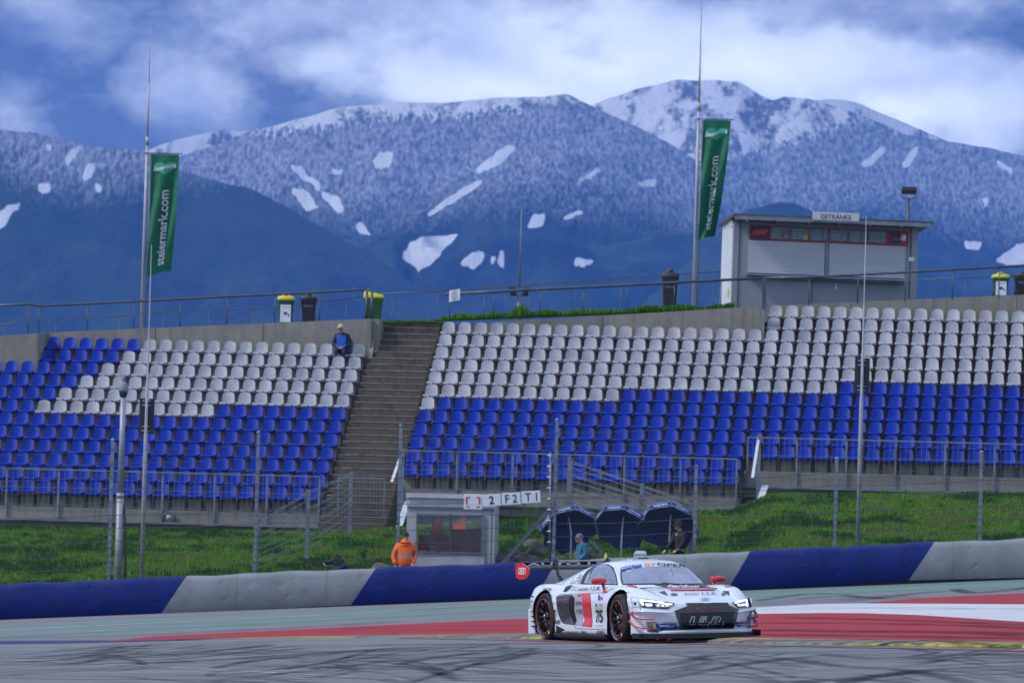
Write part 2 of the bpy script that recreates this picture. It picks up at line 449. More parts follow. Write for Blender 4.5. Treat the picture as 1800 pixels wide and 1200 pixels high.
for k in range(44):     # slides and half circles
    q = G(random.uniform(-50, 1850), random.uniform(1145, 1190)); ra = random.uniform(3, 9); a0 = random.uniform(0, 6.28); aw = random.uniform(.9, 2.4)
    ribbon(tb, [(q.x + ra * math.cos(a0 + aw * i / 40), max(60, min(78.5, q.y + ra * math.sin(a0 + aw * i / 40)))) for i in range(41)], random.uniform(.10, .18), int(random.random() < .5), .08 + .0005 * k)
marks = [  # photo pixel curves, width, faint?
 ([(270, 1165), (400, 1158), (560, 1148), (700, 1139), (860, 1134)], .45, 0), ([(375, 1174), (440, 1162), (560, 1151), (700, 1150)], .35, 0),
 ([(500, 1176), (570, 1164), (630, 1150), (660, 1142)], .2, 0), ([(190, 1138), (230, 1135), (300, 1131)], .5, 0), ([(230, 1147), (280, 1150), (420, 1140), (480, 1133)], .4, 1),
 ([(60, 1154), (300, 1148), (480, 1146), (700, 1143)], .5, 1), ([(545, 1154), (600, 1147), (680, 1141), (800, 1138), (950, 1140)], .3, 0),
 ([(700, 1168), (760, 1156), (860, 1147), (1000, 1143), (1250, 1145)], .4, 0), ([(720, 1200), (790, 1180), (850, 1164), (930, 1154)], .22, 0),
 ([(760, 1170), (900, 1152), (1000, 1147), (1100, 1140)], .4, 1), ([(1480, 1200), (1560, 1186), (1660, 1176), (1800, 1170)], .5, 0), ([(1380, 1200), (1500, 1192), (1620, 1180)], .55, 0),
 ([(1140, 1198), (1220, 1184), (1290, 1170), (1380, 1160)], .22, 0), ([(1180, 1150), (1280, 1166), (1400, 1192)], .2, 1), ([(1400, 1160), (1470, 1170), (1600, 1180), (1700, 1200)], .5, 1),
 ([(1270, 1172), (1360, 1160), (1500, 1152), (1800, 1150)], .4, 1), ([(1000, 1160), (1080, 1170), (1180, 1168), (1250, 1150)], .4, 1), ([(1440, 1150), (1560, 1158), (1700, 1150), (1830, 1152)], .4, 1),
 ([(0, 1186), (200, 1176), (420, 1170), (700, 1176)], .6, 1), ([(20, 1120), (240, 1116), (520, 1103), (700, 1093)], .35, 1), ([(1400, 1053), (1480, 1048), (1560, 1052), (1620, 1050)], .35, 0),
 ([(1330, 1060), (1500, 1052), (1650, 1040), (1800, 1033)], .35, 0), ([(1330, 1056), (1420, 1044), (1500, 1046)], .3, 1), ([(1680, 1036), (1720, 1042), (1830, 1030)], .35, 0), ([(1330, 1063), (1460, 1058), (1600, 1046)], .3, 1),
 ([(1318, 1095), (1500, 1096), (1700, 1100), (1830, 1106)], .5, 1), ([(1318, 1108), (1500, 1110), (1700, 1112), (1830, 1118)], .9, 0), ([(1330, 1116), (1500, 1118), (1830, 1123)], .6, 0), ([(1380, 1086), (1560, 1090), (1830, 1100)], .4, 1),
 ([(1340, 1072), (1500, 1069), (1830, 1072)], .3, 1), ([(600, 1106), (760, 1102), (925, 1100)], .5, 1), ([(560, 1111), (760, 1108), (925, 1107)], .5, 1), ([(100, 1144), (330, 1136), (500, 1128)], .5, 1)]
for k, (pp, wd, fa) in enumerate(marks): ribbon(tb, curve_px(pp), wd * (.5 if pp[0][1] > 1125 else 1), fa, .0085 + .0006 * k)
for k in range(85):
    x0 = random.uniform(-60, 1800); y0 = random.uniform(1142, 1200); L = random.uniform(100, 460); c = random.uniform(-34, 34)
    pp = [(x0, y0), (x0 + L * .3, y0 - c * .1), (x0 + L * .65, y0 - c * .4 + random.uniform(-3, 3)), (x0 + L, y0 - c)]
    pp = [(x, max(1137, min(1230, y))) for x, y in pp]
    ribbon(tb, curve_px(pp, 10), random.uniform(.08, .20), int(random.random() < .7), .030 + .0005 * k)
tag(tb.build('tyre_marks', tm, fix=False), kind='structure')

# ---------------------------------------------------------------- mountains
def vnoise(x, y, seed):
    xi = np.floor(x).astype(np.int64); yi = np.floor(y).astype(np.int64); fx = x - xi; fy = y - yi
    fx = fx * fx * (3 - 2 * fx); fy = fy * fy * (3 - 2 * fy)
    def h(a, b):
        n = (a * 374761393 + b * 668265263 + seed * 1442695041) & 0x7fffffff
        n = ((n ^ (n >> 13)) * 1274126177) & 0x7fffffff; n = n ^ (n >> 16)
        return (n & 0xffffff) / float(0xffffff)
    return (h(xi, yi) * (1 - fx) + h(xi + 1, yi) * fx) * (1 - fy) + (h(xi, yi + 1) * (1 - fx) + h(xi + 1, yi + 1) * fx) * fy
def fbm(x, y, seed, oct=5, ridged=False):
    s = 0; a = 1; tot = 0
    for o in range(oct):
        n = vnoise(x * 2 ** o, y * 2 ** o, seed + o * 17)
        if ridged: n = 1 - abs(2 * n - 1)
        s = s + n * a; tot += a; a *= .5
    return s / tot
def poly_mask(px, py, poly):
    c = np.zeros(px.shape, bool); n = len(poly)
    for i in range(n):
        x1, y1 = poly[i]; x2, y2 = poly[i - 1]
        if y1 == y2: continue
        cr = ((y1 > py) != (y2 > py)) & (px < (x2 - x1) * (py - y1) / (y2 - y1) + x1)
        c ^= cr
    return c
SNOWP = [[(512, 286), (530, 290), (545, 308), (567, 325), (560, 333), (540, 320), (520, 300)], [(563, 333), (590, 345), (612, 368), (596, 373), (575, 352)],
 [(510, 332), (530, 335), (562, 362), (540, 369), (520, 352)], [(655, 285), (668, 270), (689, 265), (685, 290), (665, 299)], [(838, 300), (870, 270), (900, 256), (909, 262), (880, 286), (842, 309)],
 [(753, 374), (800, 338), (838, 318), (852, 317), (820, 341), (758, 379)], [(706, 456), (720, 425), (760, 415), (806, 412), (790, 430), (757, 460), (735, 473), (720, 460)],
 [(802, 466), (830, 445), (859, 443), (850, 460), (829, 476), (820, 468)], [(1006, 459), (1018, 452), (1046, 455), (1040, 466), (1015, 467)], [(935, 376), (958, 376), (955, 396), (928, 399)],
 [(1120, 320), (1160, 315), (1155, 326), (1124, 328)], [(1014, 318), (1052, 292), (1057, 298), (1018, 323)], [(628, 390), (640, 393), (652, 415), (635, 412)], [(0, 376), (15, 363), (39, 353), (31, 368), (14, 380), (6, 402), (-30, 410)],
 [(60, 324), (86, 324), (86, 341), (64, 339)], [(144, 312), (155, 290), (173, 284), (166, 305), (150, 317)], [(110, 282), (144, 253), (150, 262), (118, 292)], [(169, 320), (183, 322), (179, 336), (171, 336)],
 [(75, 250), (98, 256), (92, 266), (74, 262)], [(1508, 291), (1555, 257), (1563, 262), (1530, 291)], [(1582, 290), (1600, 262), (1617, 254), (1611, 270), (1590, 294)], [(1744, 281), (1782, 298), (1778, 306), (1750, 291)],
 [(1724, 344), (1740, 350), (1736, 364)], [(1694, 424), (1727, 424), (1722, 436), (1700, 436)], [(1748, 461), (1790, 429), (1830, 425), (1830, 455), (1770, 466)], [(880, 440), (890, 440), (888, 470), (876, 465)], [(1440, 300), (1446, 292), (1452, 300)],
 [(585, 298), (602, 300), (600, 307), (585, 304)], [(860, 455), (872, 452), (870, 466)], [(208, 398), (226, 396), (222, 404), (208, 404)], [(990, 380), (1030, 372), (1032, 377), (990, 386)]]
def mountain(name, sil, d0, d1, cols, rows, x0, x1, ybase, frost, treeline, seed, rough=1.0, forest_on=True, white=0.0):
    pxs = np.linspace(x0, x1, cols); sx_, sy_ = zip(*sil)
    ysil = np.interp(pxs, sx_, sy_)
    k = np.ones(9) / 9; ysil = np.convolve(np.pad(ysil, 4, 'edge'), k, 'valid') if cols > 40 else ysil
    # angular position -> world lateral slope and elevation tangent (roll undone)
    c, s = math.cos(ROLL), math.sin(ROLL)
    def tanxy(px, py):
        a = (px - 900) / FPX; b = (600 - py) / FPX
        X = a * c - b * s; U = a * s + b * c
        fy = math.cos(PITCH) - U * math.sin(PITCH); fz = math.sin(PITCH) + U * math.cos(PITCH)
        return X / fy, fz / fy
    tx, tz = tanxy(pxs, ysil)
    t = np.concatenate([np.linspace(0, 1, rows), np.linspace(1, 1.5, 12)[1:]])
    TT, TX = np.meshgrid(t, tx, indexing='ij'); _, H = np.meshgrid(t, tz * d1, indexing='ij')
    D = d0 + (d1 - d0) * TT; X = TX * D; Y = D
    prof = np.where(TT <= 1, .5 * TT ** 1.15 + .5 * TT ** 1.9, 1 - (TT - 1) * 1.4)
    sc = (d1 / 8000.)
    gx, gy = X / (900 * sc), Y / (900 * sc)
    warpx = fbm(gx * .6, gy * .6, seed + 50, 3) - .5
    rid = fbm(gx * 1.3 + warpx * 2, gy * .45 + warpx, seed, 5, True) - .62
    fine = fbm(gx * 14, gy * 14, seed + 9, 3) - .5
    env = np.clip(np.minimum(TT * 3, (1 - TT) * 2.2 + .04), 0, 1); env = np.where(TT > 1, .05, env)
    Z = H * prof + rid * 420 * sc * rough * env + fine * 34 * sc * np.clip((1 - TT) * 8, .25, 1)
    Z = np.maximum(Z, -8)
    U = None
    dx, dz = X / Y, (Z - CAMZ) / Y
    # project back for the masks
    fw = math.cos(PITCH) + dz * math.sin(PITCH); up_ = -math.sin(PITCH) + dz * math.cos(PITCH)
    rr = dx * c + up_ * s; uu = up_ * c - dx * s
    PX = 900 + rr / fw * FPX; PY = 600 - uu / fw * FPX
    jx = (fbm(X / (24 * sc), Y / (50 * sc), seed + 3, 5) - .5) * 15; jy = (fbm(X / (24 * sc), Y / (50 * sc), seed + 4, 5) - .5) * 13
    snow = np.zeros(PX.shape)
    if forest_on:
        for pl in SNOWP: snow = np.maximum(snow, poly_mask(PX + jx, PY + jy, pl).astype(float))
    def blur(a, n):
        for ax in (0, 1):
            s_ = sum(np.roll(a, k, ax) for k in range(-n, n + 1)) / (2 * n + 1); a = s_
        return a
    snow = blur(blur(snow, 1), 1)
    fx_, fy_ = zip(*frost); fl = np.interp(PX, fx_, fy_); lx, ly = zip(*treeline); tl = np.interp(PX, lx, ly)
    big = (fbm(X / (260 * sc), Y / (500 * sc), seed + 7, 4) - .5)
    fr = np.clip((fl - PY + big * 130) / 150 + .42, 0, 1)
    op = np.clip((tl - PY + big * 60) / 46 + .5, 0, 1)
    op = np.maximum(op, white)
    me = bpy.data.meshes.new(name); nr, nc = X.shape
    co = np.stack([X, Y, Z], -1).reshape(-1, 3).astype(np.float32)
    me.vertices.add(nr * nc); me.vertices.foreach_set('co', co.ravel())
    ii = np.arange(nr * nc).reshape(nr, nc); q = np.stack([ii[:-1, :-1], ii[:-1, 1:], ii[1:, 1:], ii[1:, :-1]], -1).reshape(-1, 4)
    me.loops.add(q.size); me.loops.foreach_set('vertex_index', q.ravel().astype(np.int32))
    me.polygons.add(len(q)); me.polygons.foreach_set('loop_start', np.arange(0, q.size, 4, dtype=np.int32))
    me.polygons.foreach_set('use_smooth', np.ones(len(q), bool)); me.update(calc_edges=True)
    at = me.color_attributes.new('cover', 'FLOAT_COLOR', 'POINT')
    colr = np.stack([snow, fr, op, np.ones_like(op)], -1).reshape(-1, 4).astype(np.float32); at.data.foreach_set('color', colr.ravel())
    me.materials.append(mountain_mat); o = bpy.data.objects.new(name, me); COL.objects.link(o); tag(o, kind='structure'); return o
mm = bpy.data.materials.new('forested_snow_slope'); mountain_mat = mm; mm.use_nodes = True; mm.node_tree.nodes.clear(); t = NT(mm.node_tree)
out = t.n('ShaderNodeOutputMaterial'); b = t.n('ShaderNodeBsdfPrincipled'); t.l(b.outputs[0], out.inputs[0]); b.inputs['Roughness'].default_value = .9
geo = t.n('ShaderNodeNewGeometry'); pos = geo.outputs['Position']; at = t.n('ShaderNodeAttribute', attribute_name='cover'); sp = t.n('ShaderNodeSeparateColor'); t.l(at.outputs['Color'], sp.inputs[0])
snow_a, frost_a, open_a = sp.outputs[0], sp.outputs[1], sp.outputs[2]
tree = t.noise(t.vmath('MULTIPLY', pos, (1, .12, .50)), 1 / 5.5, 5, .72)      # crowns: tall narrow mottling
big = t.noise(t.vmath('MULTIPLY', pos, (1, .5, 1)), 1 / 260., 5, .6)
dark = t.mix(t.ramp(tree, .35, .65), (.004, .010, .010), (.022, .040, .026))
mid = t.noise(t.vmath('MULTIPLY', pos, (1, .35, .8)), 1 / 70., 6, .68)
dark = t.mix(t.ramp(mid, .42, .70, 0, .85), dark, (.06, .105, .035)); dark = t.mix(t.ramp(big, .40, .66, 0, .8), dark, (.045, .085, .03))
frosty = t.mix(t.ramp(tree, .36, .62), (.085, .11, .135), (.52, .56, .64))
c = t.mix(t.ramp(t.math('ADD', frost_a, t.math('MULTIPLY', t.math('SUBTRACT', tree, .5), .7)), .25, .85), dark, frosty)
rock = t.ramp(t.math('ADD', t.noise(t.vmath('MULTIPLY', pos, (1, .4, .6)), 1 / 45., 6, .72), t.math('MULTIPLY', big, .35)), .66, .76)
rk = t.mix(rock, (.96, .97, .98), (.18, .20, .24))
c = t.mix(t.ramp(t.math('ADD', open_a, t.math('MULTIPLY', t.math('SUBTRACT', tree, .5), 2.2)), .45, .6), c, rk)
tree2 = t.noise(t.vmath('MULTIPLY', pos, (1, .2, .45)), 1 / 14., 5, .7)
c = t.mix(t.ramp(t.math('ADD', snow_a, t.math('MULTIPLY', t.math('SUBTRACT', tree2, .5), 1.1)), .38, .50), c, (.95, .96, .98))
t.l(c, b.inputs['Base Color'])
bn = t.n('ShaderNodeBump'); bn.inputs['Distance'].default_value = 14.; bn.inputs['Strength'].default_value = .9; t.l(tree, bn.inputs['Height']); t.l(bn.outputs[0], b.inputs['Normal'])

mountain('hills', [(-1300, 380), (-800, 300), (-400, 236), (-120, 212), (0, 219), (65, 225), (150, 246), (260, 262), (320, 296), (390, 318), (450, 333), (500, 360), (575, 402), (640, 442), (725, 492), (800, 530), (1000, 620), (1200, 700)],
         6800, 8000, 1150, 220, -1200, 1100, 700, [(-100, 330), (150, 330), (260, 300), (330, 290), (420, 285), (520, 300), (1200, 300)], [(-100, 0), (1300, 0)], 11)
mountain('hills', [(1100, 560), (1240, 440), (1275, 400), (1310, 370), (1370, 354), (1410, 360), (1450, 378), (1500, 410), (1560, 450), (1700, 500), (1900, 520), (2700, 560)],
         7700, 8300, 420, 110, 1100, 2700, 700, [(-100, 250), (1900, 250)], [(-100, 0), (1300, 0)], 21)
mountain('mountains', [(150, 330), (300, 282), (340, 268), (400, 250), (450, 228), (550, 204), (600, 190), (700, 180), (800, 181), (900, 173), (1000, 169), (1030, 184), (1125, 230), (1180, 258), (1220, 282), (1280, 345), (1340, 400), (1450, 470), (1700, 640)],
         7600, 9000, 1000, 330, 150, 1700, 700, [(150, 400), (500, 390), (650, 400), (900, 385), (1150, 380), (1300, 400), (1700, 400)],
         [(150, 262), (340, 262), (450, 250), (560, 236), (650, 222), (700, 222), (800, 214), (900, 206), (1000, 190), (1040, 190), (1200, 250), (1300, 200), (1900, 200)], 31)
mountain('mountains', [(900, 250), (980, 205), (1040, 180), (1065, 172), (1125, 155), (1190, 140), (1260, 140), (1300, 146), (1335, 168), (1360, 178), (1380, 170), (1425, 175), (1470, 190), (1520, 205), (1600, 236), (1700, 250), (1800, 272), (1930, 300), (2200, 330), (2600, 400), (3000, 520)],
         8200, 9800, 1200, 330, 900, 2700, 700, [(900, 400), (1930, 400)], [(900, 330), (1150, 290), (1290, 280), (1400, 235), (1500, 215), (1600, 235), (1700, 240), (1930, 255)], 41, 1.15)
mountain('mountains', [(200, 300), (270, 258), (320, 240), (380, 228), (440, 227), (500, 240), (600, 230), (1300, 230), (1400, 180), (1450, 168), (1500, 172), (1575, 204), (1640, 232), (1720, 270), (1900, 350)],
         9900, 10800, 420, 90, 200, 1900, 700, [(0, 400), (1930, 400)], [(0, 900), (1930, 900)], 51, .5, False, 1.0)

# ---------------------------------------------------------------- haze (air between here and the mountains)
hz = MB(); zlo, zhi = -10.5, 980.0
hz.box((0, 4600, (zlo + zhi) / 2), (44000, 14000, zhi - zlo))
mm = bpy.data.materials.new('haze_air'); mm.use_nodes = True; mm.node_tree.nodes.clear(); t = NT(mm.node_tree)
out = t.n('ShaderNodeOutputMaterial'); pv = t.n('ShaderNodeVolumePrincipled'); t.l(pv.outputs[0], out.inputs['Volume'])
pv.inputs['Color'].default_value = (.06, .27, 1.0, 1); pv.inputs['Density'].default_value = 7.0e-5; pv.inputs['Anisotropy'].default_value = -0.45
tag(hz.build('haze', mm), kind='stuff')
# ---------------------------------------------------------------- grandstand frame
PHI = R(6.3); UA = Vector((math.cos(PHI), -math.sin(PHI), 0)); VA = Vector((math.sin(PHI), math.cos(PHI), 0))
SO = Vector((P(300, 862, 160).x, 160, 0)); RD, RR, PIT = .75, .395, .485
ZC0 = P(300, 862, 160).z                       # centre height of the lowest seats
def S(u, v, z): return SO + UA * u + VA * v + Vector((0, 0, z))
def TR(g): return ZC0 + RR * g - .20           # top of step g
def pxu(px, v, z):
    lo, hi = -40., 60.
    for _ in range(40):
        mth = (lo + hi) / 2
        if proj(S(mth, v, z))[0] < px: lo = mth
        else: hi = mth
    return lo
uS = pxu(629, 11 * RD, ZC0 + 11 * RR)           # last seat column of the left block
u_l0 = uS - 19 * PIT                            # first seat column of the left block
uM = pxu(788, 13 * RD, ZC0 + 13 * RR)           # first column of the middle block
uR = uM + 20 * PIT + .02
E_ll, E_l, E_lr, E_m, E_r, E_end = u_l0 - 14.5 * PIT, u_l0 - PIT * .5, uS + PIT * .5 + .06, uM - PIT * .5 - .06, uR - PIT * .5, uR + 20 * PIT
def concrete(name, base, dk, streak=.5, seatwear=False):
    mm = bpy.data.materials.new(name); mm.use_nodes = True; mm.node_tree.nodes.clear(); t = NT(mm.node_tree)
    out = t.n('ShaderNodeOutputMaterial'); b = t.n('ShaderNodeBsdfPrincipled'); t.l(b.outputs[0], out.inputs[0]); b.inputs['Roughness'].default_value = .88
    tc = t.n('ShaderNodeTexCoord'); v = tc.outputs['Object']
    n = t.noise(v, 1.4, 6, .65); s = t.noise(t.vmath('MULTIPLY', v, (7, 7, .7)), 1.0, 5, .65); g = t.noise(v, 30, 3, .7)
    c = t.mix(t.ramp(n, .3, .7), base, tuple(x * .72 for x in base)); c = t.mix(t.ramp(s, .48, .72, 0, streak), c, dk); c = t.mix(t.ramp(g, .4, .8, 0, .3), c, dk)
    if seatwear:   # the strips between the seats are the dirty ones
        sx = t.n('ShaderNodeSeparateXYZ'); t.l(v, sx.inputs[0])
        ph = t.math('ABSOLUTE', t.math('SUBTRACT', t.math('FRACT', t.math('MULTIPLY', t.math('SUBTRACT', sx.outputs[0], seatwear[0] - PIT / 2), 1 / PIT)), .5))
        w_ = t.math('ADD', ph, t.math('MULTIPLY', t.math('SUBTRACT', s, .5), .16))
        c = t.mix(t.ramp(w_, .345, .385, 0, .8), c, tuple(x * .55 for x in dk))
    t.l(c, b.inputs['Base Color'])
    bn = t.n('ShaderNodeBump'); bn.inputs['Distance'].default_value = .01; t.l(g, bn.inputs['Height']); t.l(bn.outputs[0], b.inputs['Normal'])
    return mm
conc_wall = concrete('wall_concrete', (.29, .27, .235), (.13, .115, .09), .55)
conc_step = concrete('stair_concrete', (.13, .112, .082), (.04, .034, .025), .7)
conc_rim = mat('pale_concrete_edge', (.30, .28, .25), .85, 0, .25, 4)
def frame_obj(o):     # mesh written in stand coordinates (u, v, z)
    o.matrix_world = Matrix.Translation(SO) @ Matrix.Rotation(-PHI, 4, 'Z'); return o
def stand_block(label, u0, u1, g0, g1, wear, foot):
    """stepped seating block; steps g0..g1"""
    root = frame_obj(empty('seating_block')); tag(root, label, 'grandstand', 'concrete seating blocks of the grandstand')
    b = MB(); cm = concrete('riser_concrete', (.30, .27, .225), (.055, .048, .038), .65, (wear,))
    prof = []
    v = g0 * RD
    prof.append((v, TR(g0) - .34)); prof.append((v, TR(g0)))
    for g in range(g0 + 1, g1 + 1):
        prof.append((g * RD, TR(g - 1))); prof.append((g * RD, TR(g)))
    prof.append((g1 * RD + .9, TR(g1))); zb = TR(g0) - 1.3
    prof.append((g1 * RD + .9, zb)); prof.append((v - .06, zb)); prof.append((v - .06, TR(g0) - .34))
    b.prism([(u0, p[0], p[1]) for p in prof], (u1 - u0, 0, 0))
    b.build('steps', cm, root)
    # front wall with a base ledge
    f = MB(); x0, x1 = u0, u1
    zt0 = TR(g0) - .345
    n = max(2, int((x1 - x0) / 3.0))
    for i in range(n):
        a, c = x0 + (x1 - x0) * i / n, x0 + (x1 - x0) * (i + 1) / n
        f.box(((a + c) / 2, v - .20, (zt0 + foot - .3) / 2), (c - a - .012, .24, zt0 - foot + .3))
    f.build('front_wall', conc_wall, root)
    r = MB(); r.box(((x0 + x1) / 2, v - .42, foot), (x1 - x0, .22, .06)); r.build('ledge', steel, root)
    return root
footL, footM, footR = TR(0) - .72, TR(2) - .74, TR(4) - .80
FL = MB()
blkLL = stand_block('low concrete seating block at the left edge, its top rows all blue seats', E_ll, E_l - .005, 0, 9, u_l0, footL)
blkL = stand_block('concrete seating block left of the stairway, with the seated spectator in its top row', E_l, E_lr, 0, 11, u_l0, footL)
blkM = stand_block('concrete seating block just right of the stairway, above the white hut and umbrellas', E_m, E_r - .005, 2, 13, uM, footM)
blkR = stand_block('highest concrete seating block at the right, below the drinks kiosk', E_r, E_end, 4, 15, uR, footR)

# stairway
root = frame_obj(empty('stairway')); tag(root, 'wide weathered concrete stairway rising between the two seating blocks', 'stairs')
b = MB(); e = MB(); u0, u1 = E_lr + .005, E_m - .005; g = -1.5; prof = []
z_of = lambda q: TR(0) + RR * q
qs = np.arange(-2.0, 14.01, .5)
prof.append((qs[0] * RD, z_of(qs[0]) - .2))
for q in qs:
    prof.append((q * RD, z_of(q))); prof.append(((q + .5) * RD, z_of(q)))
    e.box(((u0 + u1) / 2, q * RD + .012, z_of(q) + .006), (u1 - u0 - .02, .05, .022))
prof.append((14.5 * RD, z_of(-2) - .2))
b.prism([(u0, p[0], p[1]) for p in prof], (u1 - u0, 0, 0)); b.build('steps', conc_step, root); e.build('step_edges', conc_rim, root)
c = MB()
for uu in (E_lr - .02,):
    c.prism([(uu, 11.2 * RD, TR(11) + .0), (uu, 12.9 * RD, TR(11) + .0), (uu, 12.9 * RD, TR(11) + .62), (uu, 12.0 * RD, TR(11) + .62)], (.12, 0, 0))
c.build('side_wall', conc_wall, root)

# rear walls along the top (sloping upper edge, follows the terrace)
def rear_wall(label, u0, u1, v, px_tops, thick=.25, joints=3):
    root = frame_obj(empty('rear_wall')); tag(root, label, 'wall', 'concrete walls along the top of the grandstand')
    (pa, ya), (pb, yb) = px_tops
    def ztop(u):
        q = S(u, v, 6); pp = proj(q); yy = ya + (yb - ya) * (pp[0] - pa) / (pb - pa)
        return P(pp[0], yy, q.y).z
    b = MB(); cp = MB(); n = joints
    for i in range(n):
        a = u0 + (u1 - u0) * i / n; c = u0 + (u1 - u0) * (i + 1) / n
        b.prism([(a + .01, v, 3.5), (c - .01, v, 3.5), (c - .01, v, ztop(c)), (a + .01, v, ztop(a))], (0, thick, 0))
    b.build('panels', conc_wall, root); return root, ztop
vL, vM, vR = 11 * RD + .42, 13 * RD + .42, 15 * RD + .42
vLL = 9 * RD + .42
w1, zLL = rear_wall('plain concrete wall at the far left behind the blue seats', E_ll, E_l - .02, vLL, ((0, 590), (75, 584.5)), joints=2)
w2, zL = rear_wall('concrete wall behind the seated spectator, left of the stairway', E_l, E_lr + .02, vL, ((75, 584.5), (660, 559.5)), joints=3)
w3, zM = rear_wall('concrete wall behind the middle block of white seats, right of the stairway', E_m + .05, E_r, vM, ((778, 571), (1350, 537)), joints=2)
w4, zR = rear_wall('long concrete wall under the drinks kiosk at the right', E_r + .01, E_end, vR, ((1350, 537), (1800, 517.5)), joints=4)
sw = MB(); sw.prism([(E_l - .02, vLL, 4), (E_l - .02, vL, 4), (E_l - .02, vL, zL(E_l)), (E_l - .02, vLL, zLL(E_l - .1))], (.02, 0, 0)); o = sw.build('return_wall', conc_wall, w2)
sw = MB(); sw.prism([(E_lr, vL + .26, 4), (E_lr, vL + 1.4, 4), (E_lr, vL + 1.4, zL(E_lr)), (E_lr, vL + .26, zL(E_lr))], (.22, 0, 0)); sw.build('return_wall', conc_wall, w2)
# paving behind the top walls, level with them (hidden bulk of the embankment)
bk = MB()
bk.prism([(E_lr + .03, 14.5 * RD, 5), (E_m + .04, 14.5 * RD, 5), (E_m + .04, 14.5 * RD, z_of(14.0) + .02), (E_lr + .03, 14.5 * RD, z_of(14.0) + .02)], (0, 3, 0))
tag(frame_obj(bk.build('terrace_slab', conc_rim)), kind='structure')

# ---------------------------------------------------------------- seats
def seat_mat(name, col, dk):
    return mat(name, col, .38, 0, .0, 1.6, spec=.22, col2=dk, coord='World')
blue_m = seat_mat('blue_plastic', (.003, .034, .37), (.003, .020, .22)); white_m = seat_mat('white_plastic', (.41, .41, .44), (.26, .26, .29))
hole_m = mat('dark_recess', (.02, .02, .025), .8)
def seat_shell():
    """bucket back: rounded outline, curved in plan, leaning back; origin at seat centre on step edge (z=0 = seat underside)"""
    bk = MB(); W = .196; H = .40
    rows = []; nz_, nx_ = 12, 12
    def hw(t):                     # half width against height fraction
        if t < .62: return W * (1.0 - .09 * (t / .62))
        s = (t - .62) / .38; return W * .91 * max(.0, (1 - s ** 2.6)) ** .42
    for side in (0, 1):
        rr = []
        for i in range(nz_ + 1):
            tt = (i / nz_) ** .85; z = .07 + (H - .07) * tt; h = max(hw(tt), W * .30 if i == nz_ else 0)
            row = []
            for j in range(nx_ + 1):
                x = (j / nx_ * 2 - 1) * h
                y = .12 + .10 * tt - .055 * (x / W) ** 2 + side * .018
                row.append((x, y, z))
            rr.append(row)
        rows.append(rr)
    bk.grid(rows[0], 0, True); bk.grid([r[::-1] for r in rows[1]], 0, True)
    edge = lambda rr: [r[0] for r in rr] + rr[-1][1:] + [r[-1] for r in rr[::-1]][1:]
    e0, e1 = edge(rows[0]), edge(rows[1]); bk.grid([e0, e1], 0, False)
    pn = MB(); rows = []
    sec = [(-.235, .0), (-.245, .035), (-.235, .062), (-.18, .070), (-.05, .058), (.10, .056), (.145, .09), (.15, .02), (.0, .0)]
    for j in range(13):
        a = j / 12 * 2 - 1; x = a * .205; lift = .022 * abs(a) ** 3; pull = .03 * abs(a) ** 4
        rows.append([(x, y + (pull if y < -.1 else 0), z + (lift if z > .03 else 0)) for y, z in sec])
    pn.grid(rows, 0, True, closed=True); pn.add(rows[0], [tuple(range(len(sec)))]); pn.add(rows[-1], [tuple(range(len(sec)))])
    return bk, pn
bkm, pnm = seat_shell()
hl = MB(); hl.tube([(0, -.2485, .026), (0, -.236, .026)], .030, 10, 0)
def proto_seat(mt):
    e_ = empty('stadium_seat'); a = bkm.build('backrest', mt, e_); c = pnm.build('seat_pan', mt, e_)
    d = hl.build('drain_hole', hole_m, c) if mt is white_m else None
    return e_
protoB, protoW = proto_seat(blue_m), proto_seat(white_m)
ORD = ['', 'first', 'second', 'third', 'fourth', 'fifth', 'sixth', 'seventh', 'eighth', 'ninth', 'tenth', 'eleventh', 'twelfth', 'thirteenth', 'fourteenth', 'fifteenth', 'sixteenth', 'seventeenth', 'eighteenth', 'nineteenth', 'twentieth', 'twenty-first', 'twenty-second', 'twenty-third', 'twenty-fourth', 'twenty-fifth', 'twenty-sixth', 'twenty-seventh', 'twenty-eighth', 'twenty-ninth', 'thirtieth', 'thirty-first', 'thirty-second', 'thirty-third', 'thirty-fourth', 'thirty-fifth', 'thirty-sixth']
WL = {6: 48, 7: 88, 8: 127, 9: 165, 10: 205, 11: 243}; WR = {6: 370, 7: 765, 8: 1097, 9: 1466, 10: 1785}
seats = []
def seat_block(cols, g0, g1, where, from_right):
    for g in range(g0, g1 + 1):
        n = len(cols); vis = []
        for i, u in enumerate(cols):
            q = S(u, g * RD, TR(g)); px, py = proj(q)
            if px < -330 or px > 2150: continue
            white = g >= 6 and px > WL.get(g, -99) and px < WR.get(g, 9999)
            k = (n - i) if from_right else (i + 1)
            seats.append((q.y, u, g, white, where, k, g - g0 + 1))
seat_block([u_l0 + PIT * i for i in range(-14, 0)], 0, 9, 'LL', True)
seat_block([u_l0 + PIT * i for i in range(20)], 0, 11, 'L', True)
seat_block([uM + PIT * i for i in range(20)], 2, 13, 'M', False)
seat_block([uR + PIT * i for i in range(20)], 4, 15, 'R', False)
seats.sort(key=lambda s: s[0])
lab = {'L': 'from the stairway in the {r} row up, left block', 'M': 'from the stairway in the {r} row up, middle block',
       'LL': 'left of the seam in the {r} row up, far left', 'R': 'right of the seam in the {r} row up, right block'}
def copy_tree(o, parent=None):
    c = o.copy(); COL.objects.link(c); c.parent = parent
    for ch in [x for x in o.children]: copy_tree(ch, c)
    return c
seen_first = {True: False, False: False}; rest = MB(); nb = 0
SROT = -PHI
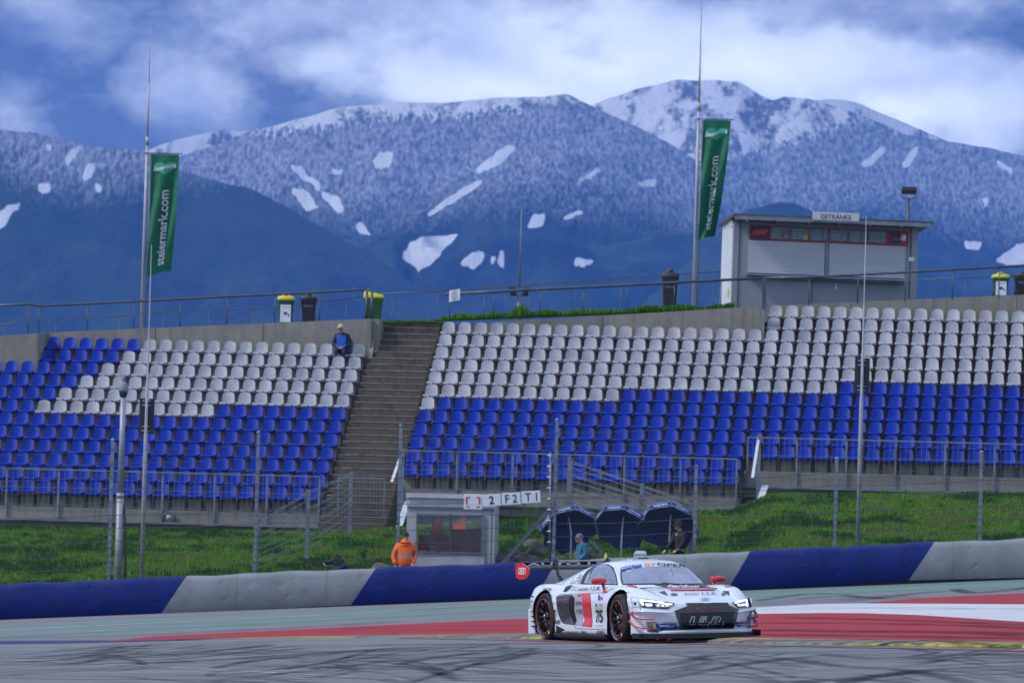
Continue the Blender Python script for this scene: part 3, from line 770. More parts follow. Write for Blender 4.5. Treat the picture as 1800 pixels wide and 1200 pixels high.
for (yy, u, g, white, where, k, rr_) in seats:
    q = S(u, g * RD - .01 + random.uniform(-.006, .006), TR(g) + .004); jr = random.uniform(-.02, .02)
    inframe = -22 <= proj(q)[0] <= 1822
    if inframe and (nb < 292 or (white and not seen_first[True])):
        pr = protoW if white else protoB
        if not seen_first[white]: s_ = pr; seen_first[white] = True
        else: s_ = copy_tree(pr)
        s_.location = q; s_.rotation_euler = (0, 0, SROT + jr); nb += 1
        tag(s_, ('white' if white else 'blue') + ' seat, ' + ORD[k] + ' ' + lab[where].format(r=ORD[rr_]), 'seat', 'plastic seats of the grandstand')
    else:
        M_ = Matrix.Translation(q) @ Matrix.Rotation(SROT + jr, 4, 'Z'); mi = 1 if white else 0
        for src in (bkm, pnm):
            base = len(rest.v); rest.v += [tuple(M_ @ Vector(x)) for x in src.v]
            rest.f += [tuple(i + base for i in f) for f in src.f]; rest.m += [mi] * len(src.f); rest.sm += src.sm
        if white:
            base = len(rest.v); rest.v += [tuple(M_ @ Vector(x)) for x in hl.v]
            rest.f += [tuple(i + base for i in f) for f in hl.f]; rest.m += [2] * len(hl.f); rest.sm += hl.sm
o = rest.build('stadium_seats', [blue_m, white_m, hole_m], fix=False)
tag(o, 'upper rows of white and blue plastic seats filling the grandstand', 'seats', None, 'stuff')

# ---------------------------------------------------------------- barrier at the track edge
def belt_mat(name, col, dk):
    mm = bpy.data.materials.new(name); mm.use_nodes = True; mm.node_tree.nodes.clear(); t = NT(mm.node_tree)
    out = t.n('ShaderNodeOutputMaterial'); b = t.n('ShaderNodeBsdfPrincipled'); t.l(b.outputs[0], out.inputs[0]); b.inputs['Roughness'].default_value = .5; b.inputs['Specular IOR Level'].default_value = .3
    tc = t.n('ShaderNodeTexCoord'); v = tc.outputs['Object']; sx = t.n('ShaderNodeSeparateXYZ'); t.l(v, sx.inputs[0]); sl_ = t.math('GREATER_THAN', t.math('ABSOLUTE', t.math('SUBTRACT', t.math('FRACT', t.math('MULTIPLY', sx.outputs[0], 1 / 2.3)), .5)), .494)
    sc_ = t.noise(t.vmath('MULTIPLY', v, (.5, 1, 5)), 2.2, 6, .7)
    n = t.noise(t.vmath('MULTIPLY', v, (1, 1, .5)), 1.6, 5, .65); n2 = t.noise(v, 8, 4, .7)
    c = t.mix(t.ramp(n, .35, .7), col, dk); c = t.mix(t.ramp(n2, .55, .8, 0, .5), c, tuple(x * .6 for x in dk)); c = t.mix(t.ramp(sc_, .62, .78, 0, .55), c, (.10, .10, .11)); c = t.mix(t.math('MULTIPLY', sl_, .30), c, (.03, .03, .035)); t.l(c, b.inputs['Base Color'])
    bn = t.n('ShaderNodeBump'); bn.inputs['Distance'].default_value = .012; t.l(n, bn.inputs['Height']); t.l(bn.outputs[0], b.inputs['Normal']); return mm
belt_b = belt_mat('blue_belt', (.003, .016, .15), (.002, .010, .10)); belt_g = belt_mat('grey_belt', (.24, .25, .265), (.18, .19, .205))
root = empty('crash_barrier', (0, YB, 0)); tag(root, 'long padded track barrier faced in alternating blue and grey belt', 'barrier')
def btop(px): return np.interp(px, [0, 325, 658, 977, 1317, 1641, 1800], [1026.5, 1012, 997.5, 985, 967.5, 952, 946])
def bbot(px): return np.interp(px, [0, 283, 617, 940, 1278, 1597, 1800], [1091, 1082, 1066, 1052, 1040, 1023, 1018])
edges = [(-60, -60), (326, 283), (658, 617), (979, 940), (1317, 1278), (1641, 1597), (1900, 1860)]     # x at top, x at bottom
dents = [(-16 + 1.75 * k + random.uniform(-.1, .1), q, .05, .03) for k in range(19) for q in (.34, .80)] + [(random.uniform(-15, 15), random.uniform(.25, .8), random.uniform(.06, .16), random.uniform(.005, .018)) for _ in range(50)]
def bpoint(px, s):
    """s: 0 bottom .. 1 top ; returns world point on the belt"""
    base = P(px, bbot(px), YB); topz = P(px, btop(px), YB).z
    z = base.z + (topz - base.z) * s; x = base.x
    y = YB - .10 * math.sin(math.pi * s) ** .8 + .018 * math.sin(x * 2.1) * s + .010 * math.sin(x * 5.3 + 1) * s
    for dx, ds, rr, dp in dents:
        q = ((x - dx) / rr) ** 2 + ((s - ds) / (rr * .8)) ** 2
        if q < 4: y += dp * math.exp(-q * 1.3)
    y += .10 * max(0, s - .93) / .07
    z += .05 * (1 - s); z += .012 * math.sin(x * 1.9) * s + .010 * math.sin(x * 4.7 + 2) * s
    return Vector((x, y - YB, z))
for k in range(len(edges) - 1):
    (t0, b0), (t1, b1) = edges[k], edges[k + 1]; NX, NZ = 90, 18; rows = []
    for j in range(NZ + 1):
        s = j / NZ; rows.append([bpoint(b0 + (t0 - b0) * s + ((b1 - b0) + ((t1 - t0) - (b1 - b0)) * s) * i / NX, s) for i in range(NX + 1)])
    topr = [Vector((v.x, v.y + .55, v.z - .01)) for v in rows[-1]]; rows.append(topr); rows.append([Vector((v.x, v.y, v.z - .9)) for v in topr])
    b = MB(); b.grid(rows, 0, True); o = b.build('belt_panel', belt_g if k % 2 else belt_b, root, fix=False)
    tag(o, 'grey belt section' if k % 2 else 'dark blue belt section')
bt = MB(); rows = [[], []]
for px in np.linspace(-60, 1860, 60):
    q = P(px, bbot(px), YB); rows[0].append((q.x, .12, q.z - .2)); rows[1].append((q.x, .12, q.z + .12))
bt.grid(rows, 0, False); bt.build('base_gap_shade', blackplastic, root, fix=False)  # black sheet standing in for the shade in the gap below the belt
# ---------------------------------------------------------------- text meshes
def text_mesh(body, size=1.0, shear=0., bold=0., ext=0., align='CENTER', sx=1.0):
    cu = bpy.data.curves.new('txt', 'FONT'); cu.body = body; cu.size = size; cu.shear = shear; cu.offset = bold; cu.extrude = ext
    cu.align_x = align; cu.align_y = 'CENTER'; cu.resolution_u = 3
    o = bpy.data.objects.new('txt', cu); COL.objects.link(o); dg = bpy.context.evaluated_depsgraph_get()
    me = bpy.data.meshes.new_from_object(o.evaluated_get(dg)); vs = [(v.co.x * sx, v.co.y, v.co.z) for v in me.vertices]; fs = [tuple(p.vertices) for p in me.polygons]
    bpy.data.objects.remove(o); bpy.data.curves.remove(cu); bpy.data.meshes.remove(me)
    return vs, fs
def fit_text(body, w, h, **kw):
    """text scaled to exactly w x h, centred on the origin"""
    vs, fs = text_mesh(body, **kw)
    x0, x1 = min(v[0] for v in vs), max(v[0] for v in vs); y0, y1 = min(v[1] for v in vs), max(v[1] for v in vs)
    return [(((v[0] - x0) / (x1 - x0) - .5) * w, ((v[1] - y0) / (y1 - y0) - .5) * h) for v in vs], fs
black_ink = mat('black_lettering', (.015, .015, .018), .5, var=0); white_ink = mat('white_lettering', (.75, .75, .75), .5, var=0); red_ink = mat('red_lettering', (.6, .03, .03), .5, var=0)

def rod(b, p0, p1, r0_, r1_=None, n=8, mi=0): b.tube([p0, p1], [r0_, r1_ if r1_ is not None else r0_], n, mi)
# ---------------------------------------------------------------- debris fence on the barrier
YF = 147.05
posts = [((191, 1019), (198, 775)), ((447.5, 1005), (454.5, 762)), ((698, 992), (703, 750)), ((972.5, 985), (975, 740)), ((1220, 972), (1222, 822)), ((1467, 960), (1474.5, 808)), ((1722, 948), (1728, 797)), ((-58, 1032), (-52, 790)), ((1975, 934), (1982, 785))]
posts.sort(key=lambda q: q[0][0])
root = empty('debris_fence', P(900, 990, YF)); tag(root, 'tall wire debris fence with steel posts standing behind the padded barrier', 'fence')
ro = Vector(root.location)
pw = []
for (a, c) in posts:
    A, C_ = P(*a, YF), P(*c, YF); A.z = ground(A.x, YF) - .2; C_.x = A.x
    b = MB(); b.box(Vector((A.x, YF, (A.z + C_.z) / 2)) - ro, (.085, .085, C_.z - A.z)); b.sphere(Vector((C_.x, YF, C_.z + .03)) - ro, .055, 0, 8, 5)
    n = int((C_.z - A.z) / .36)
    for i in range(1, n): b.box(Vector((A.x, YF - .055, A.z + .36 * i)) - ro, (.11, .03, .03))
    b.build('post', steel, root); pw.append((A, C_))
bw = MB(); n = 13
for i in range(len(pw) - 1):
    (A0, A1), (B0, B1) = pw[i], pw[i + 1]
    for k in range(n):
        a = A0 + Vector((0, 0, .25 + .34 * k)); c = B0 + Vector((0, 0, .25 + .34 * k))
        if a.z > max(A1.z, B1.z) or (k > 8 and i > 4): continue
        pts = [a.lerp(c, t / 6) - Vector((0, .06, .05 * math.sin(math.pi * t / 6))) - ro for t in range(7)]
        bw.tube(pts, .0075, 4, 0, smooth=False)
bw.build('wires', darksteel, root)
def chain_mat():
    mm = bpy.data.materials.new('chain_link'); mm.use_nodes = True; mm.node_tree.nodes.clear(); t = NT(mm.node_tree)
    out = t.n('ShaderNodeOutputMaterial'); b = t.n('ShaderNodeBsdfPrincipled'); t.l(b.outputs[0], out.inputs[0])
    b.inputs['Base Color'].default_value = (.055, .06, .065, 1); b.inputs['Metallic'].default_value = .2; b.inputs['Roughness'].default_value = .5
    tc = t.n('ShaderNodeTexCoord'); sx = t.n('ShaderNodeSeparateXYZ'); t.l(tc.outputs['Object'], sx.inputs[0])
    def band(sgn):
        q = t.math('MULTIPLY', t.math('ADD', sx.outputs[0], t.math('MULTIPLY', sx.outputs[2], sgn)), 1 / .085)
        return t.math('GREATER_THAN', t.math('ABSOLUTE', t.math('SUBTRACT', t.math('FRACT', q), .5)), .444)
    t.l(t.math('MAXIMUM', band(1.0), band(-1.0)), b.inputs['Alpha']); return mm
chain = chain_mat()
bc = MB()
for i in range(len(pw) - 1):
    (A0, A1), (B0, B1) = pw[i], pw[i + 1]
    h = 1.75 if i < 5 else 1.95
    bc.add([Vector((A0.x, YF + .05, A0.z)) - ro, Vector((B0.x, YF + .05, B0.z)) - ro, Vector((B0.x, YF + .05, B0.z + h + .9)) - ro, Vector((A0.x, YF + .05, A0.z + h + .9)) - ro], [(0, 1, 2, 3)])
bc.build('mesh_panel', chain, root, fix=False)
bb = MB(); A, C_ = P(885, 988, YF + .12), P(967, 892, YF + .12)
bb.prism([A - ro + Vector((-.06, 0, 0)), A - ro + Vector((.06, 0, 0)), C_ - ro + Vector((.06, 0, 0)), C_ - ro + Vector((-.06, 0, 0))], (0, .08, 0)); 
A, C_ = P(1066, 985, YF + .12), P(1036, 950, YF + .12); bb.prism([A - ro, A - ro + Vector((.12, 0, 0)), C_ - ro + Vector((.12, 0, 0)), C_ - ro], (0, .08, 0))
bb.build('brace', steel, root)
bi = MB()
for k in range(9): bi.box(P(965, 800 + 19 * k, YF - .12) - ro, (.10, .08, .03), bev=.01)
A = P(966, 990, YF - .02); C_ = P(968, 795, YF - .02); bi.build('insulators', whitepaint, root); bi = MB(); bi.tube([A - ro, C_ - ro], .028, 8); bi.build('insulator_rod', steel, root)

# ---------------------------------------------------------------- fences in front of the seating blocks
barsteel = mat('light_galvanised_bars', (.24, .26, .29), .45, .3, .1, 3)
def guard(label, u0, u1, v, foot, top, slats=.15, plates=True):
    root = frame_obj(empty('safety_fence')); tag(root, label, 'fence', 'bar fences in front of the seating blocks')
    n = max(1, round((u1 - u0) / 1.5))
    for i in range(n + 1):
        u = u0 + (u1 - u0) * i / n; b = MB(); b.box((u, v, (foot + top) / 2), (.05, .05, top - foot))
        if plates: b.box((u, v + .04, foot + .12), (.13, .02, .22), bev=.005)
        b.build('post', steel, root)
    b = MB(); k = int((u1 - u0) / slats)
    for i in range(k + 1): b.box((u0 + slats * i, v - .03, (foot + .42 + top) / 2), (.007, .007, top - foot - .42))
    for z in (top, top - .02): b.box(((u0 + u1) / 2, v - .042, z), (u1 - u0, .012, .016))
    for z in (foot + .42, (foot + top) / 2 + .2): b.box(((u0 + u1) / 2, v - .042, z), (u1 - u0, .01, .01))
    b.build('bar_panel', barsteel, root); return root
guard('low bar fence in front of the left seating block', E_ll, E_lr - .1, -.36, footL, TR(0) + .72)
guard('low bar fence closing the foot of the stairway', E_lr + .45, E_m - .15, -.36, footL, TR(0) + .72, .10)
guard('low bar fence in front of the middle seating block, above the umbrellas', E_m + .12, E_r - .1, 2 * RD - .36, footM, TR(2) + .76)
guard('low bar fence in front of the right seating block', E_r + .1, E_end, 4 * RD - .36, footR, TR(4) + .62)
shiny = mat('polished_sheet_metal', (.72, .74, .78), .3, .2, .1, 3)
for (lbl, q) in (('sloping pale metal side panel at the foot of the stairway', [((705, 792), (686, 846), 5), ((711, 880), (696, 925), 11)]),
                 ('sloping pale metal side panel between middle and right blocks', [((1332, 763), (1320, 840), 5), ((1339, 852), (1322, 903), 12)])):
    rt = empty('side_panel', P(*q[1][1], 158.5)); tag(rt, lbl, 'panel', 'pale sloping metal panels'); rl = Vector(rt.location)
    for k, (a, c, wd) in enumerate(q):
        Yn = 158.3; A, C_ = P(*a, Yn + .8), P(*c, Yn); b = MB(); ww = wd / 62.
        b.prism([A - rl, A - rl + Vector((ww, 0, 0)), C_ - rl + Vector((ww, 0, 0)), C_ - rl], (0, .03, 0)); b.build('sheet', shiny, rt)
    a, c, wd = q[0]; A, C_ = P(*a, 159.1), P(*c, 158.3); b = MB(); pts = []
    A2 = P(q[1][0][0] + 3, q[1][0][1] - 2, 159.0)
    b.box(((A + Vector((.16, .1, 0))) + P(q[1][1][0], q[1][1][1] - 10, 158.9)) / 2 - rl + Vector((.02, 0, 0)), (.10, .10, (A - P(q[1][1][0], q[1][1][1] - 10, 158.9)).z)); b.build('post', steel, rt)

def wire_fence(label, plist, nw, r=.008):
    pts = [(P(*a, Y), P(*c, Y)) for a, c, Y in plist]; root = empty('wire_fence', pts[0][1]); ro = Vector(root.location); tag(root, label, 'fence', 'strained wire fences running down the bank')
    for A, C_ in pts:
        b = MB(); C2 = Vector((C_.x, C_.y, ground(C_.x, C_.y) - .1)); b.box((A + C2) / 2 - ro, (.11, .08, A.z - C2.z)); b.box(A - ro + Vector((0, 0, .02)), (.13, .1, .04)); b.build('post', steel, root)
    b = MB()
    for i in range(len(pts) - 1):
        (A0, A1), (B0, B1) = pts[i], pts[i + 1]
        for k in range(nw):
            f = (k + .15) / nw; b.tube([A0.lerp(A1, f) - ro, B0.lerp(B1, f) - ro], r, 5, 0, smooth=False)
            if k % 2 == 0: b.tube([A0.lerp(A1, f + .03) - ro, B0.lerp(B1, f + .03) - ro], r, 5, 0, smooth=False)
    b.build('wires', steel, root)
wire_fence('strained wire fence stepping down the bank left of the orange marshal', [((617, 832), (615, 925), 156.6), ((541.5, 862), (540, 978), 152.2), ((455, 915), (447, 1010), 147.4)], 8)
wire_fence('strained wire fence stepping down the bank behind the umbrellas', [((1003, 808), (1001, 900), 156.3), ((1128.5, 851), (1126, 930), 152.5), ((1216, 880), (1214, 975), 148.2)], 8)

# ---------------------------------------------------------------- poles
mastgrey = mat('grey_mast_paint', (.42, .41, .444), .5, .1, .1, 3)
def mk(label, cat, name, base, group=None): r = empty(name, base); tag(r, label, cat, group); return r
galv = mat('grey_galvanised_pole', (.33, .35, .37), .5, .3, .15, 2)
B_ = P(207, 1020, 148.2); Tq = P(217, 690, 148.2); r = mk('thick grey pole with a dome camera on top, left of centre-left mast', 'camera pole', 'camera_pole', B_)
b = MB(); L = (Tq - B_).z; b.tube([(0, 0, -1), (0, 0, L * .45)], [.105, .095], 14); b.tube([(0, 0, L * .45), (0, 0, L)], [.08, .07], 14); b.tube([(0, 0, L * .44), (0, 0, L * .465)], .105, 14); b.build('pole', galv, r)
b = MB(); b.tube([(0, -.02, L + .02), (0, -.02, L + .08), (0, -.02, L + .18), (0, -.02, L + .26), (0, -.02, L + .30)], [.12, .125, .12, .08, .04], 16); b.tube([(0, 0, L + .28), (0, 0, L + .42), (0, 0, L + .5)], [.05, .055, .02], 8); b.build('housing', mat('blue_grey_housing', (.20, .23, .29), .5, 0, .1, 5), r)
b = MB(); b.sphere((0, -.02, L - .0), (.11, .11, .15), 0, 16, 10); b.build('camera_dome', blackplastic, r)
b = MB(); b.tube([(.2, -.05, -1), (.19, -.05, .6), (.15, -.03, 1.5), (.1, 0, 2.0)], .03, 6); b.build('cable', blackplastic, r)
for (base, top, boxc, bw_, bh, lbl) in (((249, 1009), (268.5, 430), (263, 731), 26, 62, 'slim tapering mast with a black light panel, left of the stairway'), ((1508, 948), (1528, 378), (1517.5, 660), 26, 62, 'slim tapering mast with a black light panel, at the right')):
    Yp = 149.5; B_, Tq = P(*base, Yp), P(*top, Yp); r = mk(lbl, 'mast', 'light_panel_mast', B_, 'slim masts carrying black signal panels'); L = (Tq - B_).z
    b = MB(); b.tube([(0, 0, -.8), (0, 0, L * .42), (0, 0, L * .444), (0, 0, L * .56), (0, 0, L * .565), (0, 0, L * .72), (0, 0, L * .725), (0, 0, L)], [.062, .055, .042, .040, .028, .025, .013, .008], 10); b.build('pole', mastgrey, r)
    c = P(*boxc, Yp) - B_; h = bh / 66.2; w_ = bw_ / 66.2; b = MB()
    b.box((-w_ * .31, .10, c.z), (w_ * .36, .12, h), bev=.01); b.box((w_ * .33, .10, c.z), (w_ * .36, .12, h), bev=.01); b.box((0, .14, c.z), (w_ * .4, .04, h * .9)); b.build('signal_panel', blackplastic, r)
    b = MB()
    for s in (-.42, -.3, .3, .42): b.tube([(-w_ * .3, .02, c.z + s * h), (w_ * .3, .02, c.z + s * h)], .018, 6)
    for k in range(4): b.tube([(-.07, 0, c.z - 1.3 - .35 * k), (.07, 0, c.z - 1.3 - .35 * k)], .012, 5)
    b.build('bracket', steel, r)

# flagpoles with banners
green_cloth = mat('green_banner_cloth', (.010, .155, .075), .75, 0, .12, 3); heart_m = mat('pale_green_heart', (.05, .36, .24), .7, var=0)
def banner(s, t, spec):
    (l0, l1, l2), (r0_, r1_, r2_), Y, fold = spec
    def q(a, b_, c, t): return (1 - t) ** 2 * a + 2 * t * (1 - t) * b_ + t * t * c
    lx, ly = q(l0[0], l1[0], l2[0], t), q(l0[1], l1[1], l2[1], t); rx, ry = q(r0_[0], r1_[0], r2_[0], t), q(r0_[1], r1_[1], r2_[1], t)
    w = P(lx + (rx - lx) * s, ly + (ry - ly) * s, Y)
    ph = fold * (t * 3.0 + s * 2.2)
    w.y += (.10 * math.sin(ph * 2 + s * 5) + .05 * math.sin(s * 9 + t * 7)) * min(1, t * 2.5) + .16 * fold * math.sin(math.pi * (s - t * .35)) * t
    w.z += -.02 * math.sin(s * 8) * t
    return w
flagspec = [
 ((249, 578), (260, 255), (262.5, 40), 174.5, ((266, 271), (264, 390), (258, 486)), ((315, 272), (312, 380), (300, 474)), .8, 'tall white flagpole with a green banner at the left'),
 ((1219, 541), (1227, 195), (1231, -40), 174.5, ((1236, 211), (1233, 330), (1227, 421)), ((1285, 212), (1276, 320), (1257, 414)), 1.25, 'tall white flagpole with a green banner left of the kiosk')]
for base, jn, tip, Y, le, ri, fold, lbl in flagspec:
    B_, J, Tq = P(*base, Y), P(*jn, Y), P(*tip, Y); r = mk(lbl, 'flagpole', 'flagpole', B_, 'tall flagpoles with green banners'); L1, L2 = (J - B_).z, (Tq - B_).z
    b = MB(); b.tube([(0, 0, -.6), (0, 0, L1 * .6), (0, 0, L1)], [.062, .052, .044], 12); b.tube([(0, 0, L1), (0, 0, L1 + .25)], .06, 10)
    b.tube([(0, 0, L1 + .25), (0, 0, L1 + (L2 - L1) * .5)], [.034, .028], 8); b.tube([(0, 0, L1 + (L2 - L1) * .5), (0, 0, L2)], [.016, .006], 6); b.build('pole', mastgrey, r)
    b = MB(); b.tube([(.115, -.03, .1), (.115, -.03, L1 - .3)], .022, 6)
    for k in range(6): b.tube([(0, 0, L1 * (.1 + .16 * k)), (.12, -.03, L1 * (.1 + .16 * k))], .02, 6)
    b.build('guide_tube', steel, r)
    spec = (le, ri, Y - .05, fold); NS, NTT = 14, 50
    tl, tr_ = banner(0, 0, spec), banner(1, 0, spec); b = MB(); b.tube([tl - B_ + Vector((-.22, 0, .03)), tr_ - B_ + Vector((.1, 0, .03))], .018, 6); b.build('top_arm', darksteel, r)
    rows = [[banner(i / NS, j / NTT, spec) - B_ for i in range(NS + 1)] for j in range(NTT + 1)]
    b = MB(); b.grid(rows, 0, True); b.grid([[p + Vector((0, .012, 0)) for p in rw] for rw in rows], 0, True); ban = b.build('banner', green_cloth, r, fix=False)
    def on(pts, fs, m_, name):   # pts in banner units: s 0..1, t 0..1
        b = MB(); b.add([banner(s, t, spec) - B_ + Vector((0, -.02, 0)) for s, t in pts], fs); return b.build(name, m_, ban, fix=False)
    pts = []; 
    for k in range(40):
        a = 2 * math.pi * k / 40; hx = 16 * math.sin(a) ** 3; hy = 13 * math.cos(a) - 5 * math.cos(2 * a) - 2 * math.cos(3 * a) - math.cos(4 * a)
        pts.append((.5 + hx / 16 * .40, .105 - hy / 17 * .062))
    on([(.5, .105)] + pts, [(0, k + 1, (k + 1) % 40 + 1) for k in range(40)], heart_m, 'heart')
    tv, tf = fit_text('Steiermark', .84, .036, shear=.25, bold=.012)
    b = MB(); b.add([banner(.5 + x, .10 - y - .01 * math.sin(x * 4), spec) - B_ + Vector((0, -.04, 0)) for x, y in tv], tf); b.build('heart_lettering', white_ink, ban, fix=False)
    tv, tf = fit_text('steiermark.com', .65, .34, bold=.02)
    b = MB(); b.add([banner(.5 - y * 1.0, .61 - x, spec) - B_ + Vector((0, -.03, 0)) for x, y in tv], tf); b.build('lettering', white_ink, ban, fix=False)

# ---------------------------------------------------------------- railings along the top
def railing(label, pts, post_px, Y, gfun, rr=.035, pr=.018, mid=True):
    w = [P(x, y, Y) for x, y in pts]; root = empty('handrail', w[0]); ro = Vector(root.location); tag(root, label, 'railing', 'handrails along the top of the grandstand')
    b = MB(); b.tube([q - ro for q in w], rr, 8); b.build('top_rail', darksteel, root)
    xs_ = [p[0] for p in pts]; ys_ = [p[1] for p in pts]
    for px in post_px:
        A = P(px, np.interp(px, xs_, ys_), Y); g_ = gfun(A.x); b = MB(); b.tube([A - ro, Vector((A.x, A.y, g_ - .1)) - ro], pr, 6); b.build('post', darksteel, root)
    return root
railing('dark handrail along the left wall, ending at the top of the stairway', [(-30, 538), (52, 534), (69, 537.5), (150, 534), (400, 521), (560, 513.5), (630, 509), (646, 510)], [51, 69, 155, 236, 318, 400, 484, 563], 169.2, zt, .033)
railing('doubled end posts of the left handrail beside the green bin', [(645, 510), (655, 511)], [645, 654], 168.6, zt, .035, .045)
railing('dark handrail along the middle wall from the paper notice to the kiosk', [(783, 517), (905, 510.5), (1100, 501), (1342, 488.5)], [791, 869, 950, 1026, 1104, 1186, 1268], 168.7, zt, .042)
railing('dark handrail passing in front of the kiosk to the right edge', [(1342, 488.5), (1430, 487), (1600, 478), (1830, 465.5)], [1343, 1423, 1509, 1592, 1675, 1757], 167.6, zt, .035)
railing('thin rear handrail far behind the left wall', [(-30, 575), (40, 565), (200, 556), (290, 547), (480, 541), (640, 521)], [8, 98, 209, 287, 367, 446, 530, 609], 183, lambda x: zt(x) - .2, .018, .014)
railing('thin rear handrail behind the stairway and middle wall', [(656, 517), (760, 512), (905, 502), (1100, 488), (1282, 476)], [690, 770, 852, 930, 1012, 1092, 1172, 1255], 183, lambda x: zt(x) - .2, .018, .014)
railing('thin rear handrail right of the kiosk', [(1610, 492), (1720, 487), (1830, 483)], [1697, 1780], 183, lambda x: zt(x) - .2, .018, .014)
b = MB(); b.box((0, 0, 0), (.0, .0, .0)) if False else None
A, Tq = P(1342.5, 540, 167.5), P(1342.5, 489, 167.5); r = mk('thick steel post carrying the handrail in front of the kiosk', 'post', 'rail_post', A); b = MB(); b.box((0, -.05, (Tq - A).z / 2), (.11, .08, (Tq - A).z + .1)); b.build('post', darksteel, r); b = MB(); b.box((.08, -.06, .12), (.14, .03, .16), bev=.01); b.build('foot_plate', steel, r)
c = P(799, 521, 168.55); r = mk('white paper notice hanging on the handrail', 'notice', 'paper_notice', c); b = MB(); b.grid([[(-.16 + .32 * i / 6, -.05 - .02 * math.sin(i), -.17 + .34 * j / 4 + .01 * i) for i in range(7)] for j in range(5)], 0, True); b.build('sheet', whitepaint, r, fix=False)
b = MB(); [b.box((0, -.085, .1 - .05 * k), (.2, .004, .012)) for k in range(5)]; b.build('print', mat('grey_print', (.3, .3, .32), .7, var=0), r)

# far twin floodlight and hair-thin mast behind the middle wall
c = P(912, 545, 235); r = mk('small twin floodlight on a post behind the middle handrail', 'floodlight', 'twin_floodlight', c); k = 235 / FPX
b = MB(); b.tube([(0, 0, -1), (0, 0, 30 * k)], .10, 8); b.tube([(-14 * k, 0, 27 * k), (14 * k, 0, 27 * k)], .05, 6); b.build('pole', steel, r)
b = MB(); b.tube([(0, 0, 34 * k), (0, 0, 180 * k)], [.04, .02], 5); b.build('aerial', steel, r)
for s in (-1, 1): b = MB(); b.box((s * 12 * k, -.1, 33 * k), (11 * k, .3, 16 * k), Matrix.Rotation(R(12 * s), 3, 'Y'), bev=.05); b.box((s * 15 * k, -.1, 39 * k), (8 * k, .25, 5 * k), bev=.04); b.build('lamp_head', blackplastic, r)

# ---------------------------------------------------------------- wheelie bins
green_p = mat('green_bin_plastic', (.02, .10, .035), .45, 0, .15, 3); yellow_p = mat('yellow_bin_lid', (.62, .55, .02), .4, 0, .06, 3); red_p = mat('red_plastic', (.45, .05, .02), .5, 0, .1, 3); grey_bin = mat('charcoal_bin_plastic', (.022, .026, .03), .45, 0, .2, 3)
def bin_(label, px0, px1, pyt, pyb, Y, body, lid, knob, sign=False, side=False, rz=0., zb=None, extra=0.):
    A = P((px0 + px1) / 2, pyb, Y); W = (px1 - px0) * Y / FPX; H = (pyb - pyt) * Y / FPX
    r = mk(label, 'bin', 'wheelie_bin', A, 'wheeled bins along the top walls'); r.rotation_euler = (0, 0, rz); hh = H * .78; dp = .55
    rows = []
    for z, w_, d_ in ((-extra, .70, .76), (0, .74, .80), (hh * .82, .90, .96), (hh * .84, .99, 1.0), (hh, 1.0, 1.02)):
        x, y = W / 2 * w_ * .95, dp / 2 * d_; cr = .05
        rows.append([(x - cr, -y, z), (x, -y + cr, z), (x, y - cr, z), (x - cr, y, z), (-x + cr, y, z), (-x, y - cr, z), (-x, -y + cr, z), (-x + cr, -y, z)])
    b = MB(); b.grid(rows, 0, False, True); b.add(rows[0], [tuple(range(8))]); b.add(rows[-1], [tuple(range(8))]); b.build('body', body, r)
    lidr = []
    for z, sc_ in ((hh - .01, 1.05), (hh + .05, 1.07), (hh + H * .11, .97), (hh + H * .135, .7)): lidr.append([(x * sc_, y * sc_, z + (.05 if side and x > 0 else 0) * 0) for x, y, _ in rows[-1]])
    if side: lidr = [[(x, y, z + (-.35 * (x + W / 2) * (i / 3) * .9 + .10 * (i > 1))) for x, y, z in q] for i, q in enumerate(lidr)]
    b = MB(); b.grid(lidr, 0, True, True); b.add(lidr[-1], [tuple(range(8))]); b.add(lidr[0], [tuple(range(8))]); lo = b.build('lid', lid, r)
    if knob:
        b = MB(); b.tube([(0, -.02, hh + H * .09), (0, -.02, hh + H * .16), (0, -.02, hh + H * .22)], [W * .30, W * .22, W * .16], 12); b.sphere((0, -.02, hh + H * .20), (W * .17, .12, H * .05), 0, 10, 6); b.build('deposit_hood', lid, lo)
        b = MB(); b.sphere((0, -.18, hh + H * .15), (W * .12, .03, H * .055), 0, 10, 6); b.build('opening', red_p if lid is yellow_p else blackplastic, lo)
    b = MB(); b.tube([(-W * .38, dp / 2 + .06, .1), (-W * .30, dp / 2 + .06, .1)], .1, 12); b.tube([(W * .30, dp / 2 + .06, .1), (W * .38, dp / 2 + .06, .1)], .1, 12); b.build('wheel', blackplastic, r)
    b = MB(); b.tube([(-W * .42, dp / 2 + .02, hh), (-W * .42, dp / 2 + .1, hh - .02), (W * .42, dp / 2 + .1, hh - .02), (W * .42, dp / 2 + .02, hh)], .018, 6); b.build('handle', body, r)
    if sign:
        b = MB(); b.box((.0, -dp / 2 * .94 - .012, hh * .38), (W * .62, .008, hh * .78)); s_ = b.build('label', whitepaint, r)
        b = MB(); tv, tf = fit_text('Verpackung', W * .45, .05); b.add([(x, -dp / 2 * .94 - .02, hh * .66 + y) for x, y in tv], tf)
        b.sphere((0, -dp / 2 * .94 - .018, hh * .38), (W * .12, .004, W * .1), 0, 8, 5); b.sphere((W * .18, -dp / 2 * .94 - .018, hh * .3), (W * .05, .004, W * .08), 0, 8, 5); b.build('print', mat('blue_print', (.06, .08, .3), .6, var=0), s_, fix=False)
    elif body is grey_bin:
        tv, tf = fit_text('RESTMUELL', W * .55, .05); b = MB(); b.add([(x, -dp / 2 * 1.0 - .015, hh * .68 + y) for x, y in tv], tf); b.build('print', mat('grey_print2', (.3, .3, .32), .7, var=0), r, fix=False)
    return r
